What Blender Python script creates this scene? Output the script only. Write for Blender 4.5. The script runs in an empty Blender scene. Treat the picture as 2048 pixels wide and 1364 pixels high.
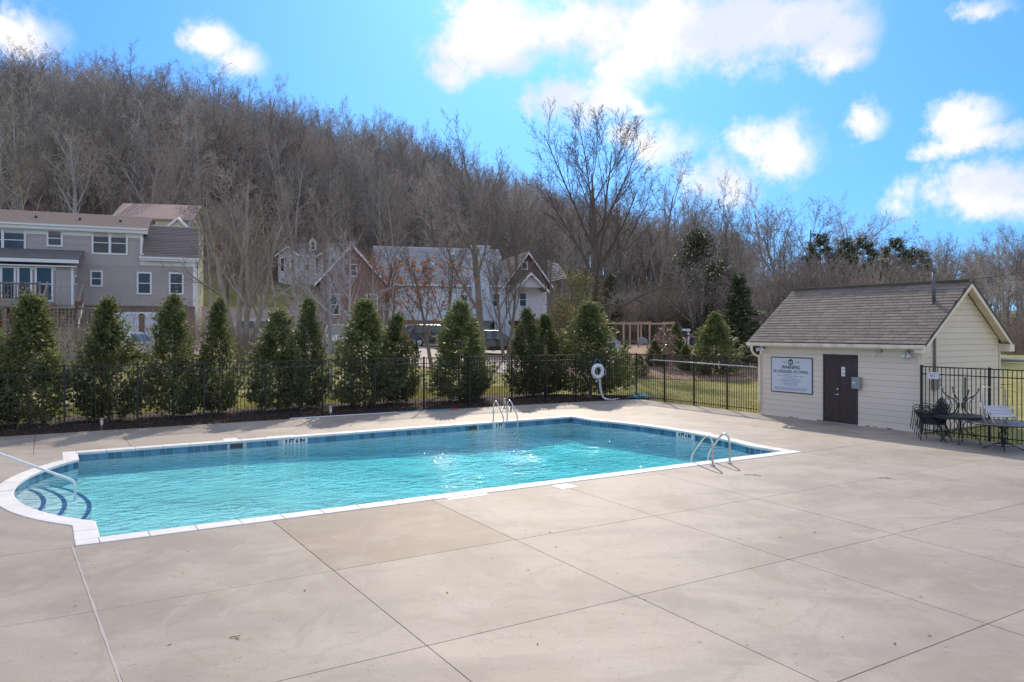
import bpy, bmesh, math, random
import numpy as np
from mathutils import Vector, Matrix, Euler, noise as mnoise

R = math.radians
random.seed(7)
SC = bpy.context.scene
COL = SC.collection
HC = 2.8            # camera height above the deck
FPX = 1520.0        # focal length in photo pixels (photo 2048 wide)

# ------------------------------------------------------------------ camera
cam_d = bpy.data.cameras.new('camera'); cam = bpy.data.objects.new('camera', cam_d); COL.objects.link(cam)
cam.location = (0, 0, HC); cam.rotation_euler = (R(90), 0, 0)
cam_d.sensor_width = 36.0; cam_d.lens = FPX / 2048 * 36.0; cam_d.shift_y = -22 / 2048
cam_d.clip_start = 0.1; cam_d.clip_end = 3000
SC.camera = cam

# ------------------------------------------------------------------ light
SUN_EL, SUN_AZ = R(33), R(1.0)      # azimuth measured from +Y towards +X
SKY_STRENGTH = 0.15
sun_d = bpy.data.lights.new('sun', 'SUN'); sun = bpy.data.objects.new('sun', sun_d); COL.objects.link(sun)
sun_d.energy = 2.9; sun_d.angle = R(0.55); sun_d.color = (1.0, 0.86, 0.69)
_to = Vector((math.sin(SUN_AZ) * math.cos(SUN_EL), math.cos(SUN_AZ) * math.cos(SUN_EL), math.sin(SUN_EL)))
sun.rotation_euler = (-_to).to_track_quat('-Z', 'Y').to_euler()

SC.view_settings.view_transform = 'Standard'
SC.view_settings.look = 'None'
SC.view_settings.gamma = 1.0
SC.view_settings.exposure = 0.43
SC.view_settings.use_curve_mapping = False
SC.render.engine = 'CYCLES'
SC.cycles.max_bounces = 6; SC.cycles.diffuse_bounces = 3; SC.cycles.glossy_bounces = 3
SC.cycles.transmission_bounces = 4; SC.cycles.transparent_max_bounces = 16; SC.cycles.volume_bounces = 0
SC.cycles.caustics_reflective = False; SC.cycles.caustics_refractive = False
SC.cycles.sample_clamp_indirect = 4.0
SC.cycles.use_denoising = True
try:
    SC.cycles.denoiser = 'OPENIMAGEDENOISE'; SC.cycles.denoising_prefilter = 'NONE'
except Exception:
    pass

world = bpy.data.worlds.new('World'); SC.world = world; world.use_nodes = True
def build_world():
    nt = world.node_tree; nt.nodes.clear(); N = nt.nodes.new; L = nt.links.new
    def math_(op, a, b=None, clamp=False):
        n = N('ShaderNodeMath'); n.operation = op; n.use_clamp = clamp
        for i, v in enumerate((a, b)):
            if v is None: continue
            if isinstance(v, (int, float)): n.inputs[i].default_value = v
            else: L(v, n.inputs[i])
        return n.outputs[0]
    def vmath(op, a, b=None):
        n = N('ShaderNodeVectorMath'); n.operation = op
        for i, v in enumerate((a, b)):
            if v is None: continue
            if isinstance(v, tuple): n.inputs[i].default_value = v
            else: L(v, n.inputs[i])
        return n.outputs['Value'] if op == 'LENGTH' else n.outputs[0]
    def ramp(v, lo, hi):
        n = N('ShaderNodeMapRange'); n.interpolation_type = 'SMOOTHSTEP'
        L(v, n.inputs[0]); n.inputs[1].default_value = lo; n.inputs[2].default_value = hi
        return n.outputs[0]
    out = N('ShaderNodeOutputWorld')
    sky = N('ShaderNodeTexSky'); sky.sky_type = 'NISHITA'; sky.sun_disc = False
    sky.sun_elevation = SUN_EL; sky.sun_rotation = SUN_AZ
    sky.air_density = 1.0; sky.dust_density = 1.2; sky.ozone_density = 2.2; sky.altitude = 200
    hs = N('ShaderNodeHueSaturation'); hs.inputs['Saturation'].default_value = 1.25; hs.inputs['Value'].default_value = 1.0
    gm = N('ShaderNodeGamma'); gm.inputs[1].default_value = 0.5; L(sky.outputs[0], gm.inputs[0]); L(gm.outputs[0], hs.inputs['Color'])
    tint = N('ShaderNodeMix'); tint.data_type = 'RGBA'; tint.blend_type = 'MULTIPLY'; tint.inputs[0].default_value = 1.0
    L(hs.outputs[0], tint.inputs[6]); tint.inputs[7].default_value = (0.47, 1.17, 2.36, 1)
    bg = N('ShaderNodeBackground'); L(tint.outputs[2], bg.inputs[0]); bg.inputs[1].default_value = SKY_STRENGTH
    tc = N('ShaderNodeTexCoord'); d = tc.outputs['Generated']
    sep = N('ShaderNodeSeparateXYZ'); L(d, sep.inputs[0])
    az = math_('ARCTAN2', sep.outputs[0], sep.outputs[1])
    el = math_('ARCSINE', sep.outputs[2])
    comb = N('ShaderNodeCombineXYZ'); L(az, comb.inputs[0]); L(el, comb.inputs[1])
    ae = comb.outputs[0]
    def noise3(scale, detail, rough=0.55):
        n = N('ShaderNodeTexNoise'); n.inputs['Scale'].default_value = scale; n.inputs['Detail'].default_value = detail
        n.inputs['Roughness'].default_value = rough; L(d, n.inputs['Vector']); return n
    w1 = noise3(7, 1); w2 = noise3(20, 6, 0.68)
    a1 = vmath('MULTIPLY', vmath('SUBTRACT', w1.outputs['Color'], (0.5, 0.5, 0.5)), (0.085, 0.06, 0.0))
    a2 = vmath('MULTIPLY', vmath('SUBTRACT', w2.outputs['Color'], (0.5, 0.5, 0.5)), (0.06, 0.045, 0.0))
    aw = vmath('ADD', vmath('ADD', ae, a1), a2)
    blobs = [(1000, 30, 130, 80, 1), (950, 100, 120, 45, 1), (890, 135, 60, 35, .8), (1180, 60, 130, 85, 1), (1330, 60, 150, 90, 1.1),
             (1460, 50, 140, 80, 1.1), (1570, 45, 130, 85, 1), (1660, 95, 72, 60, 1), (1690, 135, 42, 28, .9), (1250, 130, 100, 55, .85),
             (1110, 198, 88, 40, 1), (1195, 215, 105, 42, 1), (1290, 222, 50, 20, .7), (1310, 300, 75, 50, .8), (1555, 300, 80, 48, .9),
             (1735, 245, 40, 26, .8), (1940, 240, 52, 36, .9), (1955, 285, 70, 26, .9), (1965, 390, 115, 48, 1),
             (1980, 425, 90, 30, .9), (1890, 390, 60, 22, .6), (1450, 370, 66, 52, .75), (430, 85, 55, 36, .9), (475, 125, 55, 38, .9),
             (35, 80, 80, 36, 1), (1590, 135, 26, 16, .55), (1965, 15, 46, 14, .6), (30, 3, 46, 12, .6), (2100, 380, 60, 40, .9), (-80, 60, 90, 40, .9)]
    field = None
    for (px, py, rx, ry, wgt) in blobs:
        a = math.atan((px - 1024) / FPX); e = math.atan((660 - py) / FPX * math.cos(a))
        sx, sy = FPX / (rx * 1.25), FPX / (ry * 1.25)
        ma = N('ShaderNodeVectorMath'); ma.operation = 'MULTIPLY_ADD'; L(aw, ma.inputs[0]); ma.inputs[1].default_value = (sx, sy, 0); ma.inputs[2].default_value = (-a * sx, -e * sy, 0)
        f1 = N('ShaderNodeMath'); f1.operation = 'MULTIPLY_ADD'; L(vmath('LENGTH', ma.outputs[0]), f1.inputs[0]); f1.inputs[1].default_value = -wgt; f1.inputs[2].default_value = wgt; f = f1.outputs[0]
        field = f if field is None else math_('MAXIMUM', field, f)
    m1 = ramp(math_('ADD', field, math_('MULTIPLY', math_('SUBTRACT', w2.outputs['Fac'], 0.5), 1.5)), -0.08, 0.74)
    # unseen cloud outside the view, made denser to add white ambient light
    gen = noise3(3.2, 2, 0.6)
    cov = ramp(gen.outputs['Fac'], 0.42, 0.56)
    beyond = math_('MAXIMUM', ramp(math_('ABSOLUTE', az), 0.62, 0.75), ramp(el, 0.42, 0.5))
    up = ramp(el, 0.02, 0.12)
    m2 = math_('MULTIPLY', math_('MULTIPLY', cov, beyond), up)
    m = math_('MAXIMUM', m1, m2)
    # cloud body: bright tops, faintly grey-blue inside
    cr = N('ShaderNodeMix'); cr.data_type = 'RGBA'
    L(ramp(math_('ADD', w1.outputs['Fac'], math_('MULTIPLY', w2.outputs['Fac'], 0.5)), 0.62, 0.86), cr.inputs[0])
    cr.inputs[6].default_value = (0.74, 0.78, 0.86, 1); cr.inputs[7].default_value = (1.0, 0.965, 0.925, 1)
    bg2 = N('ShaderNodeBackground'); L(cr.outputs[2], bg2.inputs[0]); bg2.inputs[1].default_value = 0.84
    mix = N('ShaderNodeMixShader'); L(math_('MULTIPLY', m, 0.96), mix.inputs[0]); L(bg.outputs[0], mix.inputs[1]); L(bg2.outputs[0], mix.inputs[2])
    L(mix.outputs[0], out.inputs[0])
build_world()

# ------------------------------------------------------------------ measured frame
TH = R(31.6)                        # the pool's long axis
CU, SU = math.cos(TH), math.sin(TH)
OX, OY = -5.652, 9.829              # outer near corner of the pool coping
def W(u, v):                        # pool frame -> world
    return (OX + u * CU - v * SU, OY + u * SU + v * CU)
def Gp(px, py, z=0.0):              # sight line meets height z
    Y = FPX * (HC - z) / (py - 660.0); return ((px - 1024) / FPX * Y, Y)
def at(px, Y):                      # sight line at depth Y
    return ((px - 1024) / FPX * Y, Y)
def zat(py, Y): return HC - (py - 660.0) / FPX * Y
def on_v(px, v):                    # sight line meets a line of constant v
    r = (px - 1024) / FPX
    u = (r * (OY + v * CU) - (OX - v * SU)) / (CU - r * SU)
    return u
def sm(a, b, t):
    t = min(1, max(0, (t - a) / (b - a))); return t * t * (3 - 2 * t)
def interp(x, xs, ys): return float(np.interp(x, xs, ys))

PXA = [(p - 1024) / FPX for p in (-600, -100, 0, 250, 500, 800, 1000, 1200, 1400, 1600, 1900, 2100, 2600)]
HC_ = [44, 42, 41, 40, 38, 33, 25.5, 17, 12.5, 11, 8.5, 8, 6]
HR_ = [165, 165, 165, 170, 178, 190, 200, 205, 210, 212, 220, 220, 220]
H0_ = [64, 64, 64, 67, 89, 97, 100, 104, 110, 112, 115, 115, 115]
def ground_z(x, y):
    bx = sm(-15, 1, x)
    z = (1.95 * sm(29, 52, y)) * (1 - bx) + (1.25 * sm(42, 62, y)) * bx
    z *= 1 - 0.9 * sm(17, 30, x)
    if y > 55:
        a = x / y
        C = interp(a, PXA, HC_); rc = interp(a, PXA, HR_); r0 = interp(a, PXA, H0_)
        t = (y - r0) / (rc - r0)
        if t > 0:
            t1 = min(t, 1.0); h = C * (1 - (1 - t1) ** 1.4) * min(1, t1 * 12) 
            if t > 1: h -= (t - 1) * C * 0.25
            z += max(h, 0)
        z += 0.5 * mnoise.noise(Vector((x * 0.05, y * 0.05, 0))) * sm(60, 90, y)
    return z

# ------------------------------------------------------------------ materials
def new_mat(name):
    m = bpy.data.materials.new(name); m.use_nodes = True
    nt = m.node_tree; nt.nodes.clear(); return m, nt
def M(name, c, c2=None, scale=4.0, rough=0.7, bump=0.0, bscale=None, metal=0.0, spec=0.5, rand=0.0, island=0.0,
      detail=5, trans=0.0, stretch=None, extra=None, coat=0.0):
    m, nt = new_mat(name); N = nt.nodes.new; L = nt.links.new
    out = N('ShaderNodeOutputMaterial'); b = N('ShaderNodeBsdfPrincipled')
    b.inputs['Roughness'].default_value = rough; b.inputs['Metallic'].default_value = metal
    b.inputs['Specular IOR Level'].default_value = spec; b.inputs['Coat Weight'].default_value = coat
    if c2 is None: c2 = tuple(min(1, x * 1.25) for x in c); c = tuple(x * 0.85 for x in c)
    tc = N('ShaderNodeTexCoord'); vec = tc.outputs['Object']
    if stretch:
        mp = N('ShaderNodeMapping'); mp.inputs['Scale'].default_value = stretch; L(vec, mp.inputs[0]); vec = mp.outputs[0]
    n = N('ShaderNodeTexNoise'); n.inputs['Scale'].default_value = scale; n.inputs['Detail'].default_value = detail
    n.inputs['Roughness'].default_value = 0.6; L(vec, n.inputs['Vector'])
    mr = N('ShaderNodeMapRange'); L(n.outputs['Fac'], mr.inputs[0]); mr.inputs[1].default_value = 0.3; mr.inputs[2].default_value = 0.7
    mx = N('ShaderNodeMix'); mx.data_type = 'RGBA'; L(mr.outputs[0], mx.inputs[0])
    mx.inputs[6].default_value = (*c, 1); mx.inputs[7].default_value = (*c2, 1)
    col = mx.outputs[2]
    def vary(src, amt, col):
        r = N('ShaderNodeMapRange'); L(src, r.inputs[0]); r.inputs[3].default_value = 1 - amt; r.inputs[4].default_value = 1 + amt
        v = N('ShaderNodeVectorMath'); v.operation = 'SCALE'; L(col, v.inputs[0]); L(r.outputs[0], v.inputs['Scale']); return v.outputs[0]
    if rand: col = vary(N('ShaderNodeObjectInfo').outputs['Random'], rand, col)
    if island: col = vary(N('ShaderNodeNewGeometry').outputs['Random Per Island'], island, col)
    if extra: col = extra(nt, vec, col)
    L(col, b.inputs['Base Color'])
    if bump:
        n2 = N('ShaderNodeTexNoise'); n2.inputs['Scale'].default_value = bscale or scale * 4; n2.inputs['Detail'].default_value = 4; L(vec, n2.inputs['Vector'])
        bp = N('ShaderNodeBump'); bp.inputs['Strength'].default_value = bump; bp.inputs['Distance'].default_value = 0.02
        L(n2.outputs['Fac'], bp.inputs['Height']); L(bp.outputs[0], b.inputs['Normal'])
    sh = b.outputs[0]
    if trans:
        t = N('ShaderNodeBsdfTranslucent'); L(col, t.inputs[0]); ms = N('ShaderNodeMixShader'); ms.inputs[0].default_value = trans
        L(sh, ms.inputs[1]); L(t.outputs[0], ms.inputs[2]); sh = ms.outputs[0]
    L(sh, out.inputs[0]); return m

def concrete_extra(nt, vec, col):
    N = nt.nodes.new; L = nt.links.new
    # big soft stains and brushed streaks
    def layer(scale, lo, hi, c, amt, stretch=None, detail=6):
        nonlocal col
        v = vec
        g = N('ShaderNodeNewGeometry').outputs['Position']; v = g
        if stretch:
            mp = N('ShaderNodeMapping'); mp.inputs['Rotation'].default_value = (0, 0, -TH); mp.inputs['Scale'].default_value = stretch
            L(g, mp.inputs[0]); v = mp.outputs[0]
        n = N('ShaderNodeTexNoise'); n.inputs['Scale'].default_value = scale; n.inputs['Detail'].default_value = detail
        n.inputs['Roughness'].default_value = 0.65; n.inputs['Distortion'].default_value = 0.6; L(v, n.inputs['Vector'])
        r = N('ShaderNodeMapRange'); r.interpolation_type = 'SMOOTHSTEP'; L(n.outputs['Fac'], r.inputs[0])
        r.inputs[1].default_value = lo; r.inputs[2].default_value = hi; r.inputs[4].default_value = amt
        x = N('ShaderNodeMix'); x.data_type = 'RGBA'; L(r.outputs[0], x.inputs[0]); L(col, x.inputs[6]); x.inputs[7].default_value = (*c, 1)
        col = x.outputs[2]
    layer(0.35, 0.42, 0.62, (0.275, 0.228, 0.182), 0.85)
    layer(0.9, 0.47, 0.66, (0.45, 0.395, 0.335), 0.55)
    layer(1.1, 0.48, 0.68, (0.285, 0.25, 0.215), 0.7, (0.35, 1.0, 1))
    layer(3.5, 0.54, 0.70, (0.45, 0.395, 0.335), 0.35, (1.0, 0.3, 1))
    layer(9, 0.62, 0.72, (0.20, 0.17, 0.145), 0.5, None, 2)
    g = N('ShaderNodeNewGeometry').outputs['Position']; n = N('ShaderNodeTexNoise'); n.inputs['Scale'].default_value = 0.55; n.inputs['Detail'].default_value = 5; n.inputs['Distortion'].default_value = 0.9; L(g, n.inputs['Vector'])
    s1 = N('ShaderNodeMath'); s1.operation = 'SUBTRACT'; L(n.outputs['Fac'], s1.inputs[0]); s1.inputs[1].default_value = 0.56
    s2 = N('ShaderNodeMath'); s2.operation = 'ABSOLUTE'; L(s1.outputs[0], s2.inputs[0])
    s3 = N('ShaderNodeMapRange'); L(s2.outputs[0], s3.inputs[0]); s3.inputs[1].default_value = 0.0; s3.inputs[2].default_value = 0.022; s3.inputs[3].default_value = 0.30; s3.inputs[4].default_value = 0.0
    xm = N('ShaderNodeMix'); xm.data_type = 'RGBA'; L(s3.outputs[0], xm.inputs[0]); L(col, xm.inputs[6]); xm.inputs[7].default_value = (0.235, 0.20, 0.17, 1); col = xm.outputs[2]
    layer(60, 0.35, 0.65, (0.27, 0.235, 0.20), 0.4, None, 2)
    return col

def brown_extra(nt, vec, col):
    col = concrete_extra(nt, vec, col); v = nt.nodes.new('ShaderNodeVectorMath'); v.operation = 'MULTIPLY'; nt.links.new(col, v.inputs[0]); v.inputs[1].default_value = (0.92, 0.865, 0.81); return v.outputs[0]
MAT = {}
MAT['concrete'] = M('concrete', (0.385, 0.328, 0.262), (0.43, 0.368, 0.298), 1.2, rough=0.62, bump=0.25, bscale=140, rand=0.08, extra=concrete_extra, spec=0.35)
MAT['concrete_brown'] = M('brown_concrete', (0.29, 0.232, 0.182), (0.34, 0.278, 0.222), 1.2, rough=0.62, bump=0.25, bscale=140, extra=brown_extra, spec=0.35)
MAT['joint'] = M('joint_filler', (0.07, 0.06, 0.05), rough=0.9)
MAT['caulk'] = M('caulk', (0.37, 0.335, 0.305), (0.42, 0.385, 0.35), 8, rough=0.6)
MAT['coping'] = M('coping_stone', (0.66, 0.63, 0.59), (0.78, 0.76, 0.73), 4, rough=0.6, bump=0.1, bscale=60, rand=0.05)
MAT['tile'] = M('pool_tile', (0.055, 0.14, 0.24), (0.10, 0.26, 0.37), 9, rough=0.16, rand=0.4, detail=3)
MAT['grout'] = M('grout', (0.45, 0.48, 0.5), rough=0.9)
MAT['tile_white'] = M('white_tile', (0.72, 0.73, 0.74), rough=0.3)
MAT['step_tile'] = M('step_tile', (0.03, 0.10, 0.30), (0.05, 0.14, 0.38), 14, rough=0.3)
MAT['black_print'] = M('black_print', (0.03, 0.03, 0.032), rough=0.7)
MAT['grey_print'] = M('grey_print', (0.22, 0.24, 0.27), rough=0.7)
MAT['plaster'] = M('pool_plaster', (0.70, 0.74, 0.73), (0.77, 0.80, 0.79), 1.5, rough=0.8)
MAT['black_metal'] = M('black_metal', (0.017, 0.016, 0.016), (0.024, 0.022, 0.021), 20, rough=0.42, spec=0.4)
MAT['wrought'] = M('wrought_iron', (0.015, 0.018, 0.02), (0.028, 0.03, 0.032), 30, rough=0.5)
MAT['steel'] = M('stainless_steel', (0.62, 0.60, 0.57), (0.7, 0.68, 0.65), 6, rough=0.28, metal=1.0)
MAT['brushed'] = M('dull_aluminium', (0.55, 0.56, 0.57), rough=0.4, metal=0.8)
MAT['cream'] = M('cream_paint', (0.80, 0.685, 0.545), (0.84, 0.725, 0.58), 2.5, rough=0.6, bump=0.05, bscale=60, rand=0.025, stretch=(1, 1, 6))
MAT['cream_trim'] = M('cream_trim', (0.80, 0.69, 0.55), rough=0.5)
MAT['shingle'] = M('shingle', (0.20, 0.165, 0.138), (0.285, 0.238, 0.20), 28, rough=0.9, bump=0.35, bscale=120, rand=0.15, spec=0.2)
MAT['door_brown'] = M('brown_door_paint', (0.045, 0.028, 0.027), (0.06, 0.037, 0.035), 2, rough=0.45, stretch=(1, 1, .3))
MAT['sign_white'] = M('sign_white', (0.62, 0.66, 0.72), (0.66, 0.70, 0.75), 2, rough=0.4)
MAT['white_metal'] = M('white_enamel', (0.52, 0.52, 0.54), (0.60, 0.60, 0.62), 10, rough=0.45)
MAT['white_plastic'] = M('white_plastic', (0.70, 0.72, 0.74), (0.78, 0.80, 0.82), 14, rough=0.5)
MAT['rope'] = M('white_rope', (0.66, 0.67, 0.70), (0.75, 0.76, 0.78), 60, rough=0.85)
MAT['grey_box'] = M('grey_enamel', (0.27, 0.29, 0.30), (0.31, 0.33, 0.34), 7, rough=0.5)
MAT['dark_grey'] = M('dark_grey', (0.05, 0.05, 0.05), rough=0.6)
MAT['pipe_grey'] = M('galvanised_pipe', (0.10, 0.115, 0.12), (0.15, 0.165, 0.17), 8, rough=0.5, metal=0.3)
MAT['conduit'] = M('conduit', (0.30, 0.26, 0.22), rough=0.6)
MAT['rust'] = M('rust', (0.16, 0.075, 0.04), (0.25, 0.14, 0.08), 40, rough=0.9)
MAT['red_print'] = M('red_print', (0.5, 0.05, 0.04), rough=0.6)
MAT['blue_mesh'] = M('blue_netting', (0.06, 0.26, 0.38), (0.12, 0.40, 0.52), 25, rough=0.7)
MAT['blue_pole'] = M('blue_pole', (0.05, 0.35, 0.55), rough=0.35)
MAT['warm_lamp'] = M('lamp_plastic', (0.55, 0.47, 0.34), rough=0.5)
MAT['wood'] = M('pale_timber', (0.58, 0.42, 0.27), (0.68, 0.52, 0.36), 3, rough=0.75, stretch=(1, 1, .2), rand=0.12)
MAT['grey_wood'] = M('weathered_wood', (0.20, 0.165, 0.135), (0.30, 0.255, 0.215), 5, rough=0.85, stretch=(1, 1, .2), rand=0.15)
MAT['white_trim'] = M('white_trim', (0.80, 0.81, 0.82), (0.86, 0.86, 0.86), 3, rough=0.5)
MAT['grey_siding'] = M('grey_siding', (0.445, 0.395, 0.38), (0.505, 0.45, 0.432), 3, rough=0.7, rand=0.06)
MAT['white_siding'] = M('white_siding', (0.68, 0.70, 0.72), (0.74, 0.76, 0.78), 3, rough=0.6, rand=0.04)
MAT['blue_white'] = M('pale_blue_paint', (0.56, 0.63, 0.67), (0.62, 0.68, 0.72), 3, rough=0.6, rand=0.05)
MAT['roof_brown'] = M('brown_roof', (0.22, 0.165, 0.145), (0.30, 0.235, 0.21), 12, rough=0.9, bump=0.3, bscale=40)
MAT['roof_grey'] = M('grey_roof', (0.15, 0.14, 0.14), (0.22, 0.205, 0.20), 14, rough=0.9, bump=0.3, bscale=40, rand=0.12)
MAT['roof_mauve'] = M('mauve_roof', (0.14, 0.115, 0.11), (0.21, 0.175, 0.165), 14, rough=0.9, bump=0.3, bscale=40, rand=0.14)
MAT['roof_light'] = M('light_grey_roof', (0.32, 0.305, 0.30), (0.41, 0.395, 0.385), 14, rough=0.9, bump=0.3, bscale=40, rand=0.12)
MAT['roof_copper'] = M('copper_metal_roof', (0.42, 0.29, 0.25), (0.48, 0.34, 0.29), 6, rough=0.75)
MAT['cream_wall'] = M('cream_wall', (0.60, 0.56, 0.40), rough=0.7)
MAT['beige_wall'] = M('beige_render', (0.50, 0.41, 0.36), (0.56, 0.47, 0.41), 1.0, rough=0.8)
def brick_extra(nt, vec, col):
    N = nt.nodes.new; L = nt.links.new
    mp = N('ShaderNodeMapping'); mp.inputs['Rotation'].default_value = (R(90), 0, 0); L(vec, mp.inputs[0])
    b = N('ShaderNodeTexBrick'); b.inputs['Scale'].default_value = 1.0; b.inputs['Brick Width'].default_value = 0.21; b.inputs['Row Height'].default_value = 0.075
    b.inputs['Mortar Size'].default_value = 0.008; b.inputs['Mortar'].default_value = (0.36, 0.31, 0.28, 1); L(mp.outputs[0], b.inputs['Vector'])
    L(col, b.inputs['Color1']); v = N('ShaderNodeVectorMath'); v.operation = 'SCALE'; v.inputs['Scale'].default_value = 0.72; L(col, v.inputs[0]); L(v.outputs[0], b.inputs['Color2'])
    return b.outputs[0]
MAT['brick'] = M('red_brick', (0.23, 0.12, 0.095), (0.29, 0.16, 0.125), 5, rough=0.9, extra=brick_extra)
MAT['brick_brown'] = M('brown_brick', (0.20, 0.12, 0.09), (0.26, 0.165, 0.125), 5, rough=0.9, extra=brick_extra)
MAT['glass'] = M('window_glass', (0.018, 0.022, 0.026), (0.05, 0.06, 0.07), 0.8, rough=0.08, spec=0.6)
MAT['asphalt'] = M('asphalt', (0.16, 0.155, 0.15), (0.20, 0.195, 0.19), 1.0, rough=0.9, bump=0.2, bscale=60)
MAT['driveway'] = M('concrete_drive', (0.36, 0.30, 0.255), (0.43, 0.365, 0.315), 0.8, rough=0.85)
MAT['mulch'] = M('bark_mulch', (0.030, 0.017, 0.012), (0.075, 0.042, 0.028), 9, rough=0.95, bump=0.6, bscale=25)
MAT['mulch_chip'] = M('bark_chip', (0.045, 0.024, 0.015), (0.11, 0.065, 0.042), 12, rough=0.9, island=0.5)
MAT['straw'] = M('pine_straw', (0.27, 0.165, 0.105), (0.37, 0.245, 0.165), 1.5, rough=0.95, bump=0.5, bscale=18)
MAT['straw_chip'] = M('straw_blade', (0.27, 0.165, 0.105), (0.42, 0.29, 0.20), 3, rough=0.9, island=0.4)
MAT['grass_blade'] = M('grass_blade', (0.26, 0.26, 0.065), (0.44, 0.40, 0.14), 0.35, rough=0.7, island=0.35, trans=0.45, spec=0.2)
def ground_extra(nt, vec, col):
    N = nt.nodes.new; L = nt.links.new
    g = N('ShaderNodeNewGeometry').outputs['Position']; s = N('ShaderNodeSeparateXYZ'); L(g, s.inputs[0])
    n = N('ShaderNodeTexNoise'); n.inputs['Scale'].default_value = 0.06; n.inputs['Detail'].default_value = 6; L(g, n.inputs['Vector'])
    a = N('ShaderNodeMath'); a.operation = 'MULTIPLY_ADD'; L(n.outputs['Fac'], a.inputs[0]); a.inputs[1].default_value = 14; L(s.outputs[2], a.inputs[2])
    r = N('ShaderNodeMapRange'); r.interpolation_type = 'SMOOTHSTEP'; L(a.outputs[0], r.inputs[0]); r.inputs[1].default_value = 13.0; r.inputs[2].default_value = 19.0
    n2 = N('ShaderNodeTexNoise'); n2.inputs['Scale'].default_value = 0.5; n2.inputs['Detail'].default_value = 6; L(g, n2.inputs['Vector'])
    lit = N('ShaderNodeMix'); lit.data_type = 'RGBA'; L(n2.outputs['Fac'], lit.inputs[0]); lit.inputs[6].default_value = (0.085, 0.058, 0.04, 1); lit.inputs[7].default_value = (0.19, 0.14, 0.10, 1)
    m = N('ShaderNodeMix'); m.data_type = 'RGBA'; L(r.outputs[0], m.inputs[0]); L(col, m.inputs[6]); L(lit.outputs[2], m.inputs[7])
    return m.outputs[2]
MAT['ground'] = M('ground_cover', (0.21, 0.21, 0.065), (0.36, 0.33, 0.13), 0.4, rough=0.95, bump=0.5, bscale=6, extra=ground_extra, spec=0.15)
MAT['bark_hill'] = M('grey_brown_bark', (0.17, 0.148, 0.132), (0.29, 0.25, 0.222), 2, rough=0.95, rand=0.45, spec=0.1)
MAT['twig_hill'] = M('brown_twig', (0.33, 0.282, 0.238), (0.46, 0.40, 0.342), 0.4, rough=0.95, rand=0.42, spec=0.1)
MAT['bark_big'] = M('big_tree_bark', (0.17, 0.14, 0.115), (0.29, 0.245, 0.205), 3, rough=0.95, bump=0.5, bscale=10, stretch=(1, 1, .25), spec=0.1)
MAT['twig_big'] = M('big_tree_twig', (0.16, 0.125, 0.10), (0.25, 0.20, 0.165), 1, rough=0.95, spec=0.1)
MAT['bark_dark'] = M('dark_brown_bark', (0.11, 0.09, 0.073), (0.20, 0.165, 0.135), 3, rough=0.95, bump=0.5, bscale=10, stretch=(1, 1, .25), spec=0.1)
MAT['twig_dark'] = M('dark_brown_twig', (0.125, 0.098, 0.078), (0.20, 0.16, 0.132), 1, rough=0.95, spec=0.1)
MAT['bark_pale'] = M('pale_bark', (0.30, 0.25, 0.20), (0.46, 0.40, 0.34), 4, rough=0.9, stretch=(1, 1, .3), spec=0.1)
MAT['twig_pale'] = M('pale_twig', (0.25, 0.20, 0.165), (0.34, 0.285, 0.24), 1, rough=0.95, spec=0.1)
MAT['bark_grey'] = M('smooth_grey_bark', (0.40, 0.37, 0.355), (0.52, 0.485, 0.465), 3, rough=0.85, spec=0.15)
MAT['twig_grey'] = M('grey_twig', (0.38, 0.345, 0.33), (0.48, 0.44, 0.42), 1, rough=0.9, spec=0.1)
MAT['twig_red'] = M('reddish_twig', (0.26, 0.17, 0.145), (0.36, 0.245, 0.21), 1, rough=0.95, spec=0.1)
MAT['leaf_orange'] = M('orange_dead_leaf', (0.36, 0.12, 0.035), (0.50, 0.20, 0.07), 3, rough=0.8, island=0.35, trans=0.4)
MAT['arb'] = M('arborvitae_leaf', (0.11, 0.145, 0.052), (0.235, 0.245, 0.10), 1.1, rough=0.46, island=0.5, trans=0.52, spec=0.5, rand=0.3)
MAT['arb_tip'] = M('arborvitae_tip', (0.18, 0.19, 0.075), (0.32, 0.29, 0.14), 2, rough=0.45, island=0.4, trans=0.35, spec=0.5)
MAT['conifer'] = M('conifer_needle', (0.04, 0.06, 0.024), (0.085, 0.11, 0.045), 1.2, rough=0.6, island=0.45, trans=0.15, spec=0.3)
MAT['pine'] = M('pine_needle', (0.05, 0.068, 0.030), (0.095, 0.115, 0.055), 0.8, rough=0.6, island=0.4, trans=0.2, spec=0.3)
MAT['evergreen'] = M('glossy_evergreen_leaf', (0.025, 0.036, 0.012), (0.06, 0.072, 0.026), 1.2, rough=0.5, island=0.5, trans=0.25, spec=0.5)
MAT['yellow_green'] = M('yellow_green_leaf', (0.13, 0.13, 0.05), (0.22, 0.205, 0.09), 1.0, rough=0.6, island=0.4, trans=0.45)
MAT['olive'] = M('olive_leaf', (0.085, 0.08, 0.035), (0.16, 0.14, 0.07), 0.8, rough=0.7, island=0.4, trans=0.3)
MAT['blossom'] = M('pale_blossom', (0.30, 0.29, 0.25), (0.48, 0.46, 0.42), 1, rough=0.8, island=0.3, trans=0.4)
MAT['bronze_leaf'] = M('bronze_shrub_leaf', (0.20, 0.12, 0.08), (0.42, 0.30, 0.22), 2, rough=0.3, island=0.5, trans=0.3)
MAT['skin'] = M('skin', (0.45, 0.28, 0.20), rough=0.6)
MAT['shirt'] = M('dusty_pink_cloth', (0.36, 0.18, 0.16), rough=0.9)
MAT['jeans'] = M('blue_denim', (0.035, 0.06, 0.14), rough=0.9)
MAT['hair'] = M('dark_hair', (0.03, 0.022, 0.018), rough=0.7)
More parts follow.
